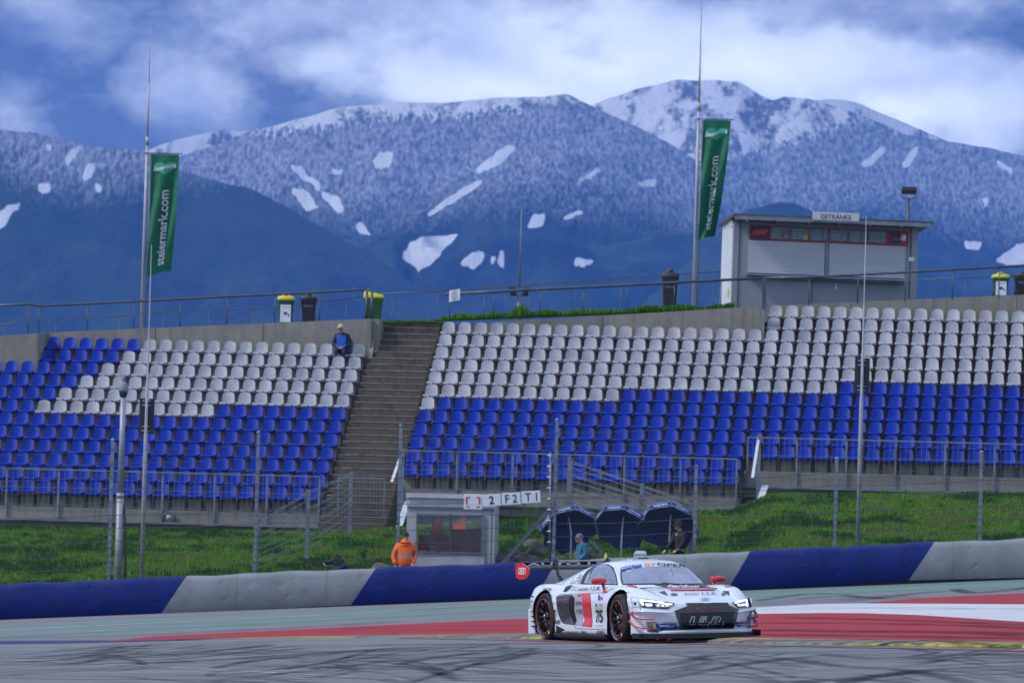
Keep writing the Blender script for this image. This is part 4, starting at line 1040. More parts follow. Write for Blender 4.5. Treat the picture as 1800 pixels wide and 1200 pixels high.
bin_('green bin with yellow lid, leftmost of the bins on the wall', 487, 517, 516, 566, 170.2, green_p, yellow_p, True, True, extra=.2)
bin_('black bin beside the leftmost yellow-lidded bin', 527, 557, 516, 564, 170.2, grey_bin, grey_bin, True, extra=.2)
bin_('green bin with bare yellow lid at the top of the stairway', 638, 674, 510, 571, 171.0, green_p, yellow_p, False, side=True, extra=.1)
bin_('tall black bin between the flagpole and the middle handrail', 1161, 1192, 473, 541, 170.4, grey_bin, grey_bin, True, extra=.2)
bin_('green bin with yellow lid right of the kiosk', 1743, 1773, 479, 519, 170.0, green_p, yellow_p, True, True, extra=.3)
bin_('black bin at the right edge of the picture', 1781, 1813, 477, 519, 170.0, grey_bin, grey_bin, True, extra=.3)

# ---------------------------------------------------------------- drinks kiosk
kw_ = mat('grey_cladding', (.27, .29, .31), .5, .1, .05, 1.5, stretch=(1, 1, .4)); kpale = mat('lit_side_cladding', (.66, .68, .70), .5, 0, .05, 2); shut = mat('roller_shutter', (.50, .51, .55), .45, .1, .04, 1, stretch=(.3, .3, 9))  # side cladding paler than the front: light from the left put into its colour
dkpanel = mat('dark_advert_board', (.02, .02, .03), .4, var=0); screen = mat('menu_board', (.13, .19, .20), .4, 0, .2, 8); redfr = mat('red_trim', (.38, .03, .04), .5, 0, .1, 3); roofm = mat('brown_grey_roof_sheet', (.10, .095, .09), .6, .2, .2, 3)
K0 = P(1286, 540, 171.5); KS = 171.5 / FPX
kr = empty('drinks_kiosk', K0, R(5.0)); tag(kr, 'grey drinks kiosk with closed roller shutters and a white sign on its roof', 'kiosk'); kr.rotation_euler = (0, R(.45), R(5.0))
def kx(px): return (px - 1286) * KS * 1.0
def kz(px, py): return (540 + (px - 1286) * math.tan(ROLL) - py) * KS
KW, KH, KD = kx(1614), 2.66, 2.6
b = MB(); b.box((KW / 2, KD / 2 + .06, KH / 2 - .2), (KW, KD, KH + .4)); b.build('wall', kw_, kr)
b = MB(); b.box((-.02, KD / 2 + .06, KH / 2 - .1), (.03, KD - .04, KH - .0)); b.box((-.05, .35, KH - .12), (.03, .5, .12)); 
for k in range(4): b.box((-.06, .25 + .6 * k, KH - .1), (.06, .03, .22))
b.build('side_wall', kpale, kr)
b = MB(); b.box((-.055, .5, .45), (.04, .12, .26)); b.build('door_handle', yellow_p, kr)
b = MB()
for px in (1342, 1428, 1509): b.box((kx(px), .045, .4), (.02, .02, .95))
for x in (.18, KW - .22): b.box((x, .045, KH / 2), (.03, .02, KH))
b.build('panel_joints', darksteel, kr)
rf = MB(); rf.prism([(-.12, -.62, KH + .08), (-.12, -.62, KH + .17), (-.12, KD + .2, KH + .02), (-.12, KD + .2, KH - .07)], (KW + .46, 0, 0)); ro_ = rf.build('roof', roofm, kr)
b = MB(); b.box((KW / 2 + .1, -.60, KH + .045), (KW + .34, .05, .11)); b.box((KW / 2 + .1, -.3, KH + .02), (KW + .2, .6, .03))
for i in range(6): b.box((.3 + i * KW / 6, -.3, KH - .03), (.05, .6, .07))
b.build('eaves', steel, ro_)
sg = MB(); sg.box((kx(1460), -.66, kz(1460, 380)), (82 * KS, .05, 14 * KS)); so_ = sg.build('sign', mat('white_sign_board', (.55, .57, .56), .5, 0, .04, 3), kr)
tv, tf = fit_text('GETRÄNKE', 54 * KS, 10 * KS, bold=.012); b = MB(); b.add([(kx(1460) + x, -.69, kz(1460, 380) + y) for x, y in tv], tf); b.build('lettering', black_ink, so_, fix=False)
b = MB(); b.box((kx(1460), -.655, kz(1460, 389)), (82 * KS, .04, 2.4 * KS)); b.build('sign_rail', steel, so_)
def kpanel(name, mt, x0, x1, y0, y1, yd=-.02, dep=.05, par=None, zofs=0):
    b = MB(); cx = (kx(x0) + kx(x1)) / 2; za, zb2 = kz(1440, y0) + zofs, kz(1440, y1) + zofs
    b.box((cx, yd, (za + zb2) / 2), (kx(x1) - kx(x0) - .01, dep, za - zb2)); return b.build(name, mt, par or kr)
fr = kpanel('board_frame', redfr, 1313, 1596, 398, 424, .03, .05)
ad1 = kpanel('advert', dkpanel, 1315, 1349, 399.5, 421.5, -.01, .03)
bull = [(-.9, -.1), (-.75, .25), (-.5, .45), (-.2, .35), (.1, .55), (.45, .5), (.7, .7), (.95, .55), (.85, .3), (.98, .1), (.7, 0), (.55, -.3), (.6, -.75), (.42, -.7), (.3, -.3), (-.1, -.35), (-.3, -.75), (-.5, -.7), (-.45, -.3), (-.75, -.45), (-.95, -.8), (-.98, -.5)]
b = MB(); cx, cz = kx(1332), kz(1440, 410.5); b.prism([(cx + x * .26, -.032, cz + y * .16) for x, y in bull], (0, .006, 0)); b.build('emblem', mat('bright_red_print', (.65, .02, .02), .5, var=0), ad1)
for i in range(6):
    x0 = 1351 + i * 34.6; mo = kpanel('menu', screen, x0, x0 + 32.5, 400, 421, -.01, .03); b = MB()
    for k in range(4): b.box((kx(x0 + 12), -.029, kz(1440, 404 + 4.4 * k)), (.28, .004, .018)); b.box((kx(x0 + 27), -.029, kz(1440, 404 + 4.4 * k)), (.07, .004, .018))
    b.build('print', mat('pale_print', (.34, .40, .40), .6, var=0), mo)
    if i == 1: b = MB(); b.box((kx(x0 + 27), -.031, kz(1440, 416)), (.13, .006, .15)); b.build('picture', mat('yellow_picture', (.5, .42, .08), .6, 0, .3, 20), mo)
    if i == 0: b = MB(); b.box((kx(x0 + 20), -.031, kz(1440, 414)), (.10, .006, .13)); b.box((kx(x0 + 28), -.031, kz(1440, 410)), (.09, .006, .10)); b.build('picture', mat('brown_picture', (.25, .15, .12), .6, 0, .3, 20), mo)
ad2 = kpanel('advert', redfr, 1561, 1596, 399, 424, -.012, .03); ad3 = kpanel('advert_inner', dkpanel, 1563, 1581, 401, 421, -.018, .03, ad2)
b = MB(); b.box((kx(1573), -.038, kz(1440, 413)), (.2, .006, .05)); b.build('print', red_ink, ad2)
b = MB(); b.tube([(kx(1587), -.06, kz(1440, 416)), (kx(1587), -.06, kz(1440, 405))], .07, 10); b.sphere((kx(1583), -.055, kz(1440, 412)), (.04, .03, .05)); b.build('picture', whitepaint, ad2)
for x0, x1 in ((1312, 1449), (1455, 1592)):
    b = MB(); a0, a1 = kx(x0), kx(x1); z0, z1 = kz(1440, 482), kz(1440, 425); n = 16
    for k in range(n): zz = z0 + (z1 - z0) * (k + .5) / n; b.box(((a0 + a1) / 2, .028, zz), (a1 - a0 - .02, .05, (z1 - z0) / n * .9), bev=.008)
    b.build('shutter', shut, kr)
b = MB(); b.box((kx(1452), .01, kz(1440, 453)), (.09, .08, 1.02)); b.box((kx(1453), -.04, kz(1440, 478)), (.03, .03, .06)); b.build('mullion', steel, kr)
b = MB(); b.box(((kx(1310) + kx(1594)) / 2, -.14, kz(1440, 486)), (kx(1594) - kx(1310), .36, .045)); b.box(((kx(1310) + kx(1594)) / 2, -.1, kz(1440, 490)), (kx(1590) - kx(1314), .2, .03)); b.build('counter', steel, kr)
b = MB(); b.box((kx(1603), .04, kz(1440, 447)), (.18, .02, .12)); b.build('notice', whitepaint, kr)
b = MB(); b.box((kx(1470), .04, kz(1440, 500)), (.035, .02, .20)); b.build('hook', whitepaint, kr)
# floodlight above the kiosk roof
c = P(1596, 395, 174.2); r = mk('floodlight on a short dark pole rising behind the kiosk roof', 'floodlight', 'roof_floodlight', c); k = 174.2 / FPX
b = MB(); b.tube([(0, 0, -1.2), (0, 0, 47 * k)], [.05, .045], 8); b.build('pole', darksteel, r)
b = MB(); b.tube([(-13 * k, 0, 60 * k), (-13 * k, 0, 49 * k), (-9 * k, 0, 46 * k), (9 * k, 0, 46 * k), (13 * k, 0, 49 * k), (13 * k, 0, 60 * k)], .022, 6); b.build('yoke', steel, r)
b = MB(); b.box((0, -.05, 60 * k), (27 * k, .3, 9 * k), Matrix.Rotation(R(-20), 3, 'X'), bev=.03); b.build('lamp_head', blackplastic, r)
# small lamp on the ledge at the left
c = S(pxu(297, -.42, footL), -.42, footL + .03); r = mk('small round white lamp on the ledge below the left seats', 'lamp', 'ledge_lamp', c)
b = MB(); b.tube([(0, -.06, .13), (0, .06, .13)], [.09, .06], 14); b.build('lens', mastgrey, r); b = MB(); b.tube([(-.19, 0, 0), (-.17, 0, .14), (-.12, 0, .22), (0, 0, .26), (.12, 0, .22), (.17, 0, .14), (.19, 0, 0)], .025, 6); b.build('bracket', darksteel, r)

# ---------------------------------------------------------------- marshal hut and sign boards
YH = 149.3; k = YH / FPX; H0 = P(713, 1000, YH); hut = empty('marshal_hut', H0); tag(hut, 'small white marshal hut with a two-pane window behind the barrier', 'hut')
hut.rotation_euler = (0, R(-.3), R(-3)); hutw = mat('off_white_panel', (.50, .50, .53), .6, 0, .1, 2)
X = lambda px: (px - 713) * k
Z = lambda px, py: (1000 + (px - 713) * .028 - py) * k
W_, D_, HH = X(868), 1.9, Z(790, 876)
wall = MB(); x0, x1, z0, z1 = X(731), X(846), Z(790, 971), Z(790, 905)
for (a, c, d, e_) in ((0, x0, -.6, HH), (x1, W_, -.6, HH), (x0, x1, -.6, z0), (x0, x1, z1, HH)): wall.box(((a + c) / 2, .04, (d + e_) / 2), (c - a, .08, e_ - d))
wall.box((.04, D_ / 2 + .04, HH / 2 - .3), (.08, D_, HH + .6)); wall.box((W_ - .04, D_ / 2 + .04, HH / 2 - .3), (.08, D_, HH + .6)); wall.box((W_ / 2, D_, z0 / 2 - .3), (W_ - .17, .08, z0 + .6)); wall.box((W_ / 2, D_, (z1 + HH) / 2), (W_ - .17, .08, HH - z1))
wall.build('wall', hutw, hut)
b = MB(); b.box((W_ / 2, D_ / 2 - .02, HH + .06), (W_ + .06, D_ + .2, .12)); b.box((W_ / 2, -.02, HH - .12), (W_ + .02, .06, .22)); b.build('roof', hutw, hut)
b = MB(); b.box((W_ / 2, -.04, HH - .26), (W_, .03, .03)); b.box((X(852), -.02, HH / 2 - .2), (.02, .03, HH * .7)); b.box((X(862), .0, HH / 2), (.02, .03, HH)); b.build('trim', steel, hut)
wf = MB(); cx = X(790.5)
for (a, c) in ((x0, cx), (cx, x1)): 
    for q in (a, c): wf.box((q, -.005, (z0 + z1) / 2), (.04, .07, z1 - z0 + .06))
    for q in (z0, z1): wf.box(((a + c) / 2, -.008, q), (c - a, .06, .04))
wfo = wf.build('window', steel, hut)
gm_ = bpy.data.materials.new('window_glass'); gm_.use_nodes = True; gm_.node_tree.nodes.clear(); t = NT(gm_.node_tree)
out = t.n('ShaderNodeOutputMaterial'); tr = t.n('ShaderNodeBsdfTransparent'); gl = t.n('ShaderNodeBsdfGlossy'); gl.inputs['Roughness'].default_value = .03; gl.inputs['Color'].default_value = (.9, .9, .95, 1); tr.inputs['Color'].default_value = (.92, .94, .95, 1)
fz = t.n('ShaderNodeFresnel'); fz.inputs[0].default_value = 1.5; tn = t.noise(None, 3, 2); mx = t.n('ShaderNodeMixShader'); t.l(t.math('ADD', fz.outputs[0], t.math('MULTIPLY', tn, .08)), mx.inputs[0]); t.l(tr.outputs[0], mx.inputs[1]); t.l(gl.outputs[0], mx.inputs[2]); t.l(mx.outputs[0], out.inputs[0])
for a, c in ((x0, cx), (cx, x1)): b = MB(); b.box(((a + c) / 2, .0, (z0 + z1) / 2), (c - a - .04, .006, z1 - z0 - .03)); b.build('pane', gm_, wfo)
inner = mat('dull_red_board', (.36, .09, .10), .7, 0, .3, 3); orange = mat('orange_hi_vis', (.95, .145, .006), .6, 0, .12, 5)
b = MB(); b.box((X(762), .12, Z(762, 957)), (X(788) - X(733), .03, 34 * k)); b.box((X(818), .12, Z(818, 951)), (X(846) - X(793), .03, 46 * k)); b.build('inner_board', inner, hut)
b = MB(); n = 0
for px, py in ((735.5, 960), (752, 960), (735.5, 967), (752, 967)): b.box((X(px) + .1, .10, Z(px, py)), (.16, .01, .06))
b.build('posters', mat('pale_pink_print', (.55, .42, .44), .6, 0, .3, 30), hut)
nt_ = mat('orange_notice', (.75, .16, .11), .6, var=0)
for px0, px1, py0, py1 in ((807, 816, 907, 912), (807, 816, 914, 919), (793, 816, 921, 930)): b = MB(); b.box(((X(px0) + X(px1)) / 2, -.012, (Z(810, py0) + Z(810, py1)) / 2), (X(px1) - X(px0), .005, Z(810, py0) - Z(810, py1))); b.build('notice', nt_, hut)
hj = empty('hanging_jacket', H0 + Vector((X(767), .21, Z(767, 967)))); tag(hj, 'orange rain jacket hanging inside the hut window', 'jacket')
b = MB(); rows = []
for zz, w_, d_ in ((0, .20, .08), (.3, .17, .09), (.6, .12, .08), (.75, .13, .07), (.86, .06, .05), (.95, .05, .05)): rows.append([(w_ * (1 + .18 * math.sin(a * 5)) * math.cos(a), d_ * math.sin(a), zz) for a in [2 * math.pi * q / 20 for q in range(20)]])
b.grid(rows, 0, True, True); b.build('coat', orange, hj)
b = MB(); b.tube([(.05, 0, .7), (.12, 0, .55), (.14, 0, .3)], [.05, .05, .04], 8); b.tube([(-.05, 0, .7), (-.12, 0, .55), (-.14, 0, .3)], [.05, .05, .04], 8); b.build('sleeves', orange, hj)

YS = 146.85; k = YS / FPX
wsign = mat('white_sign_panel', (.66, .68, .72), .45, 0, .04, 4)
for (cx, cy, w_, h_, txt, lbl, tilt) in ((831.5, 881.5, 32, 27, None, 'white sign board with red corner brackets, leftmost on the fence', -1), (864, 878.5, 32, 21, '2', 'white sign board reading 2 on the fence above the hut', 3),
        (898.5, 876, 33, 21, 'F2', 'white sign board reading F2 on the fence', 3), (933.5, 873, 33, 21, 'T1', 'white sign board reading T1, rightmost on the fence', 3)):
    c = P(cx, cy, YS); r = mk(lbl, 'sign', 'sign_board', c, 'white sign boards hung on the debris fence'); r.rotation_euler = (0, R(-tilt - 1.6), 0)
    b = MB(); b.box((0, 0, 0), (w_ * k, .02, h_ * k), bev=.008); b.build('panel', wsign, r)
    if txt:
        s_ = ' '.join(txt) if len(txt) > 1 else txt; tv, tf = fit_text(s_, (8.5 if len(txt) == 1 else 21) * k, 14.5 * k, bold=.03 if len(txt) == 1 else .01); b = MB(); b.add([(x, -.016, y) for x, y in tv], tf); b.build('lettering', black_ink, r, fix=False)
    else:
        b = MB(); a = .17; 
        for s in (-1, 1):
            b.box((s * a, -.015, .03), (.045, .008, .17)); b.box((s * (a - .045), -.0155, .115), (.09, .008, .03)); b.box((s * (a - .04), -.0155, -.13), (.10, .008, .028), Matrix.Rotation(R(s * -18), 3, 'Y'))
        tv, tf = fit_text('MOTORSPORT', .30, .02); b.add([(x, -.016, -.075 + y) for x, y in tv], tf)
        b.build('lettering', red_ink, r, fix=False)
# ---------------------------------------------------------------- people
def skin_mesh(name, pts, edges, m_, parent, sub=1, fn=None):
    me = bpy.data.meshes.new('sk'); me.from_pydata([p[:3] for p in pts], edges, []); o = bpy.data.objects.new('sk', me); COL.objects.link(o)
    md = o.modifiers.new('s', 'SKIN'); md.use_smooth_shade = True
    for i, p in enumerate(pts):
        r = p[3]; r = r if isinstance(r, tuple) else (r, r); me.skin_vertices[0].data[i].radius = r
    me.skin_vertices[0].data[0].use_root = True
    su = o.modifiers.new('u', 'SUBSURF'); su.levels = sub; su.render_levels = sub
    dg = bpy.context.evaluated_depsgraph_get(); nm = bpy.data.meshes.new_from_object(o.evaluated_get(dg)); nm.name = name
    bpy.data.objects.remove(o); bpy.data.meshes.remove(me); nm.materials.clear()
    for x in (m_ if isinstance(m_, (list, tuple)) else [m_]): nm.materials.append(x)
    for p in nm.polygons:
        p.use_smooth = True
        if fn: p.material_index = fn(p.center)
    n = bpy.data.objects.new(name, nm); COL.objects.link(n); n.parent = parent; return n
skinm = mat('skin', (.50, .27, .19), .55, 0, .08, 20)
def L3(a, b, t): return tuple(a[i] + (b[i] - a[i]) * t for i in range(3))
def person(label, base, rz, J, coat, trousers, hat, H=1.75, bulk=1.0, coatfn=None, hat_kind='beanie', glove=None, hair=None, shoes=None):
    """J: joints in metres for a 1.75 m figure facing -y"""
    r = empty('person', base, rz); tag(r, label, 'person'); s = H / 1.75; r.scale = (1, 1, 1)
    g = lambda k: tuple(c * s for c in J[k])
    hd = g('head'); nk = g('neck'); ch = g('chest'); wa = g('waist'); pe = g('pelvis'); look = J.get('look', 0.)
    bpts = [pe + ((.15, .11),), wa + ((.135, .10),), ch + ((.17, .12),), nk + (.058,), L3(nk, hd, .45) + (.060,), hd + ((.072, .092),), (hd[0], hd[1], hd[2] + .09 * s, (.058, .075))]
    ed = [(0, 1), (1, 2), (2, 3), (3, 4), (4, 5), (5, 6)]
    for sd_ in 'LR':
        i = len(bpts); sh, el, wr = g('sh' + sd_), g('el' + sd_), g('wr' + sd_); bpts += [sh + (.058,), el + (.043,), wr + (.028,)]; ed += [(2, i), (i, i + 1), (i + 1, i + 2)]
        i = len(bpts); hp, kn, an, to = g('hp' + sd_), g('kn' + sd_), g('an' + sd_), g('to' + sd_); bpts += [hp + (.088,), kn + (.062,), an + (.042,), to + (.035,)]; ed += [(0, i), (i, i + 1), (i + 1, i + 2), (i + 2, i + 3)]
    ml = [skinm, trousers, shoes or blackplastic]
    body_ = skin_mesh('body', bpts, ed, ml, r, 1, lambda c: 0 if c.z > wa[2] * .98 else (2 if c.z < min(g('anL')[2], g('anR')[2]) + .05 else 1))
    # face: nose, brow, ears, mouth, eyes
    c, sn = math.cos(look), math.sin(look); rot = lambda x, y, z: (hd[0] + (x * c - y * sn), hd[1] + (x * sn + y * c), hd[2] + z)
    b = MB(); b.tube([rot(0, -.085, .03), rot(0, -.112, -.005), rot(0, -.09, -.018)], [.010, .016, .012], 6)
    for q in (-1, 1): b.sphere(rot(q * .076, 0, .0), (.012, .02, .03), 0, 8, 6)
    b.sphere(rot(0, -.07, -.06), (.035, .03, .03), 0, 8, 6); b.build('face', skinm, body_)
    b = MB(); 
    for q in (-1, 1): b.sphere(rot(q * .031, -.083, .022), (.012, .008, .007), 0, 8, 5)
    b.tube([rot(-.025, -.095, -.038), rot(0, -.100, -.040), rot(.025, -.095, -.038)], .004, 5); b.build('eyes_and_mouth', mat('dark_features', (.06, .025, .02), .5, var=0), body_)
    # hands: palm, four fingers, thumb
    for sd_ in 'LR':
        wr, el = Vector(g('wr' + sd_)), Vector(g('el' + sd_)); d = (wr - el).normalized(); side = Vector((1, 0, 0)) if abs(d.x) < .8 else Vector((0, 1, 0)); side = (side - d * side.dot(d)).normalized(); n_ = d.cross(side)
        pts = [tuple(wr) + (.026,), tuple(wr + d * .05) + ((.036, .018),), tuple(wr + d * .085) + ((.038, .016),)]; e_ = [(0, 1), (1, 2)]
        for k, ln in enumerate((.066, .076, .072, .056)):
            o_ = wr + d * .085 + side * (-.030 + .020 * k); i = len(pts); pts += [tuple(o_ + d * ln * .45 + n_ * .008) + (.009,), tuple(o_ + d * ln * .85 + n_ * .030) + (.008,)]; e_ += [(2, i), (i, i + 1)]
        i = len(pts); pts += [tuple(wr + d * .05 - side * .045 + n_ * .01) + (.011,), tuple(wr + d * .088 - side * .058 + n_ * .022) + (.009,)]; e_ += [(1, i), (i, i + 1)]
        skin_mesh('hand', pts, e_, glove or skinm, r, 1)
    # coat
    B_ = bulk; cp = [pe[:2] + (pe[2] - .10 * s, (.19 * B_, .15 * B_)), wa + ((.18 * B_, .14 * B_),), ch + ((.205 * B_, .15 * B_),), L3(ch, nk, .85) + ((.10, .09),), L3(nk, hd, .28) + (.085,)]; ce = [(0, 1), (1, 2), (2, 3), (3, 4)]
    for sd_ in 'LR':
        i = len(cp); sh, el, wr = g('sh' + sd_), g('el' + sd_), g('wr' + sd_); cp += [sh + (.085 * B_,), L3(sh, el, .5) + (.078 * B_,), el + (.066 * B_,), wr + (.050 * B_,)]; ce += [(2, i), (i, i + 1), (i + 1, i + 2), (i + 2, i + 3)]
    skin_mesh('jacket', cp, ce, coat, r, 2, coatfn)
    # hat / hair
    b = MB(); hr = []
    for i in range(9):
        th = math.pi * .5 * i / 8; hr.append([rot(.092 * math.cos(th) * math.cos(a), .108 * math.cos(th) * math.sin(a), .045 + .105 * math.sin(th)) for a in [2 * math.pi * q / 16 for q in range(16)]])
    rim = [rot(.095 * math.cos(a), .112 * math.sin(a), .022) for a in [2 * math.pi * q / 16 for q in range(16)]]
    b.grid([rim] + hr, 0, True, True)
    if hat_kind == 'cap': rows = [[rot(.075 * q, -.09 - .10 * t * (1 - .35 * q * q), .045 - .02 * t) for q in (-1, -.5, 0, .5, 1)] for t in (0, .5, 1)]; b.grid(rows, 0, True)
    b.build('hat', hat, r)
    if hair: b = MB(); b.sphere(rot(0, .035, -.0), (.088, .085, .085), 0, 12, 8); b.build('hair', hair, r)
    return r
STAND = dict(head=(0, -.01, 1.62), neck=(0, 0, 1.47), chest=(0, 0, 1.28), waist=(0, 0, 1.08), pelvis=(0, 0, .95), shL=(.19, 0, 1.40), elL=(.26, .02, 1.12), wrL=(.24, -.08, .90), shR=(-.19, 0, 1.40), elR=(-.26, .02, 1.12), wrR=(-.24, -.08, .90),
             hpL=(.10, 0, .90), knL=(.11, -.02, .50), anL=(.11, .02, .09), toL=(.12, -.13, .04), hpR=(-.10, 0, .90), knR=(-.11, -.02, .50), anR=(-.11, .02, .09), toR=(-.12, -.13, .04))
dkcloth = mat('dark_cloth', (.02, .022, .028), .85, 0, .2, 8); navy_cloth = mat('navy_cloth', (.012, .02, .06), .85, 0, .2, 8); silver = mat('reflective_grey_band', (.30, .30, .31), .5, 0, .1, 8); greyknit = mat('grey_knit', (.16, .16, .20), .9, 0, .2, 30)
teal = mat('steel_blue_jacket', (.035, .16, .26), .7, 0, .2, 10); tan = mat('beige_cap_cloth', (.48, .42, .34), .85, 0, .1, 20); bluecl = mat('bright_blue_cloth', (.02, .11, .50), .75, 0, .1, 8); blackcl = mat('black_jacket_cloth', (.016, .014, .013), .8, 0, .2, 8); charc = mat('charcoal_knit', (.035, .035, .04), .9, 0, .2, 30); yglove = mat('yellow_glove', (.5, .4, .04), .8, 0, .1, 10)
def on_ground(px, Y): q = P(px, 1000, Y); return Vector((q.x, Y, ground(q.x, Y)))
def stripes(c, H): 
    z = c.z / H * 1.75
    return 1 if (1.115 < z < 1.165 or .80 < z < .85 or (abs(c.x) > .20 and 1.30 < z < 1.35)) else 0
Jo = dict(STAND); Jo.update(look=.3, elL=(.28, .06, 1.14), wrL=(.20, -.10, .98), elR=(-.29, .05, 1.12), wrR=(-.24, -.06, .92))
b0 = on_ground(711, 146.5); ht = P(711, 933, 146.5).z - b0.z
mo_ = person('marshal in an orange hi-vis jacket and dark beanie standing behind the barrier', b0, R(8), Jo, [orange, silver], orange, charc, H=ht / 1.77 * 1.75, bulk=1.10, coatfn=lambda c: stripes(c, ht), hair=None)
Jb = dict(STAND); Jb.update(head=(0, -.10, 1.58), neck=(0, -.03, 1.46), look=0, elL=(.22, .03, 1.12), wrL=(.16, -.16, .98), elR=(-.22, .03, 1.12), wrR=(-.16, -.16, .98))
b = MB(); hk = ht / 1.77; b.tube([(0, .01, 1.40 * hk), (0, .02, 1.47 * hk), (0, .03, 1.53 * hk), (0, .05, 1.56 * hk)], [.15, .125, .11, .06], 14, cap=False); b.tube([(-.11, -.04, 1.46 * hk), (-.09, -.10, 1.50 * hk), (0, -.125, 1.49 * hk), (.09, -.10, 1.50 * hk), (.11, -.04, 1.46 * hk)], .030, 8); b.build('hood', orange, mo_)
b0 = on_ground(1023, 146.6); ht = P(1023, 938, 146.6).z - b0.z
person('person in a steel-blue jacket and grey beanie looking left under the umbrella', b0, R(-72), Jb, teal, dkcloth, greyknit, H=ht / 1.73 * 1.75, bulk=1.12)
Jk = dict(STAND); Jk.update(head=(0, -.05, 1.62), look=0, elL=(.25, -.06, 1.16), wrL=(.26, -.26, 1.00), elR=(-.10, -.18, 1.18), wrR=(-.12, -.33, 1.00))
b0 = on_ground(1193, 146.7); ht = P(1193, 914, 146.7).z - b0.z
pk = person('person in a black jacket and cap with a headset resting gloved hands on the barrier', b0, R(-58), Jk, [blackcl, silver], blackcl, blackcl, H=ht / 1.77 * 1.75, bulk=1.05, hat_kind='cap', glove=yglove, coatfn=lambda c: 1 if (abs(c.x - .24) < .09 and .98 * ht / 1.77 < c.z < 1.04 * ht / 1.77) else 0)
b = MB(); hz_ = 1.62 * ht / 1.77; b.tube([(-.10, -.05, hz_), (-.11, -.05, hz_ + .10), (0, -.04, hz_ + .175), (.11, -.05, hz_ + .10), (.10, -.05, hz_)], .014, 6); b.sphere((-.10, -.05, hz_), (.03, .045, .05)); b.sphere((.10, -.05, hz_), (.03, .045, .05)); b.build('headset', blackplastic, pk)
# seated spectator
q = S(uS - PIT, 11 * RD - .02, TR(11)); rr_ = -PHI
Jsit = dict(head=(-.03, -.10, .80), neck=(0, -.03, .66), chest=(0, .02, .46), waist=(0, .04, .24), pelvis=(0, .0, .10), shL=(.18, .02, .58), elL=(.25, -.04, .32), wrL=(.08, -.22, .24), shR=(-.18, .02, .58), elR=(-.25, -.04, .32), wrR=(-.06, -.24, .22),
            hpL=(.09, -.04, .12), knL=(.12, -.42, .14), anL=(.11, -.40, -.30), toL=(.12, -.52, -.35), hpR=(-.09, -.04, .12), knR=(-.11, -.42, .14), anR=(-.10, -.40, -.30), toR=(-.11, -.52, -.35), look=-.35)
person('seated spectator in a blue and black jacket and beige cap on the top row', q + Vector((0, -.02, .06)), rr_, Jsit, [navy_cloth, bluecl], navy_cloth, tan, H=1.72, bulk=1.0, hat_kind='cap', coatfn=lambda c: 1 if (c.y < .0 and abs(c.x) < .135 and .1 < c.z < .60) else 0)
c = S(uS - .30, 11 * RD + .14, TR(11) + .08); r = mk('small grey and black backpack leaning on the last white seat beside the spectator', 'backpack', 'backpack', c); r.rotation_euler = (0, 0, rr_)
b = MB(); b.box((0, 0, .22), (.26, .18, .42), bev=.05); b.box((0, -.10, .15), (.20, .06, .2), bev=.025); b.build('bag', mat('grey_green_bag', (.07, .10, .11), .8, 0, .2, 8), r); b = MB(); b.tube([(-.08, .02, .42), (-.05, .02, .50), (.05, .02, .50), (.08, .02, .42)], .012, 6); b.build('strap', blackplastic, r)
# crouching camera operator and camera
b0 = on_ground(614, 146.4)
Jc = dict(head=(0, -.30, 1.02), neck=(0, -.20, .93), chest=(0, -.10, .80), waist=(0, .05, .62), pelvis=(0, .16, .52), shL=(.18, -.12, .88), elL=(.20, -.34, .74), wrL=(.10, -.52, .86), shR=(-.18, -.12, .88), elR=(-.20, -.34, .74), wrR=(-.08, -.48, .84),
          hpL=(.10, .12, .50), knL=(.14, -.28, .48), anL=(.13, -.05, .10), toL=(.14, -.20, .04), hpR=(-.10, .12, .50), knR=(-.14, -.28, .48), anR=(-.13, -.05, .10), toR=(-.14, -.20, .04))
hh = P(614, 972, 146.4).z - b0.z
person('crouching camera operator in a dark blue jacket aiming left over the barrier', b0, R(-88), Jc, navy_cloth, dkcloth, blackcl, H=1.75 * hh / 1.17, bulk=1.0)
c = P(590, 988, 146.30); r = mk('black broadcast video camera aimed left over the barrier by the crouching operator', 'video camera', 'video_camera', c)
b = MB(); b.box((.06, 0, .02), (.28, .15, .18), bev=.02); b.box((.02, 0, .105), (.16, .05, .03), bev=.01); b.tube([(-.02, 0, .10), (0, 0, .14), (.1, 0, .14), (.12, 0, .10)], .012, 6); b.build('camera_body', blackplastic, r)
b = MB(); b.tube([(-.06, 0, .01), (-.16, 0, .0), (-.20, 0, .0), (-.26, 0, -.005), (-.27, 0, -.005)], [.055, .06, .05, .075, .075], 14); b.build('lens', blackplastic, r)
b = MB(); b.box((.20, 0, .05), (.09, .07, .06), bev=.01); b.build('viewfinder', darksteel, r)

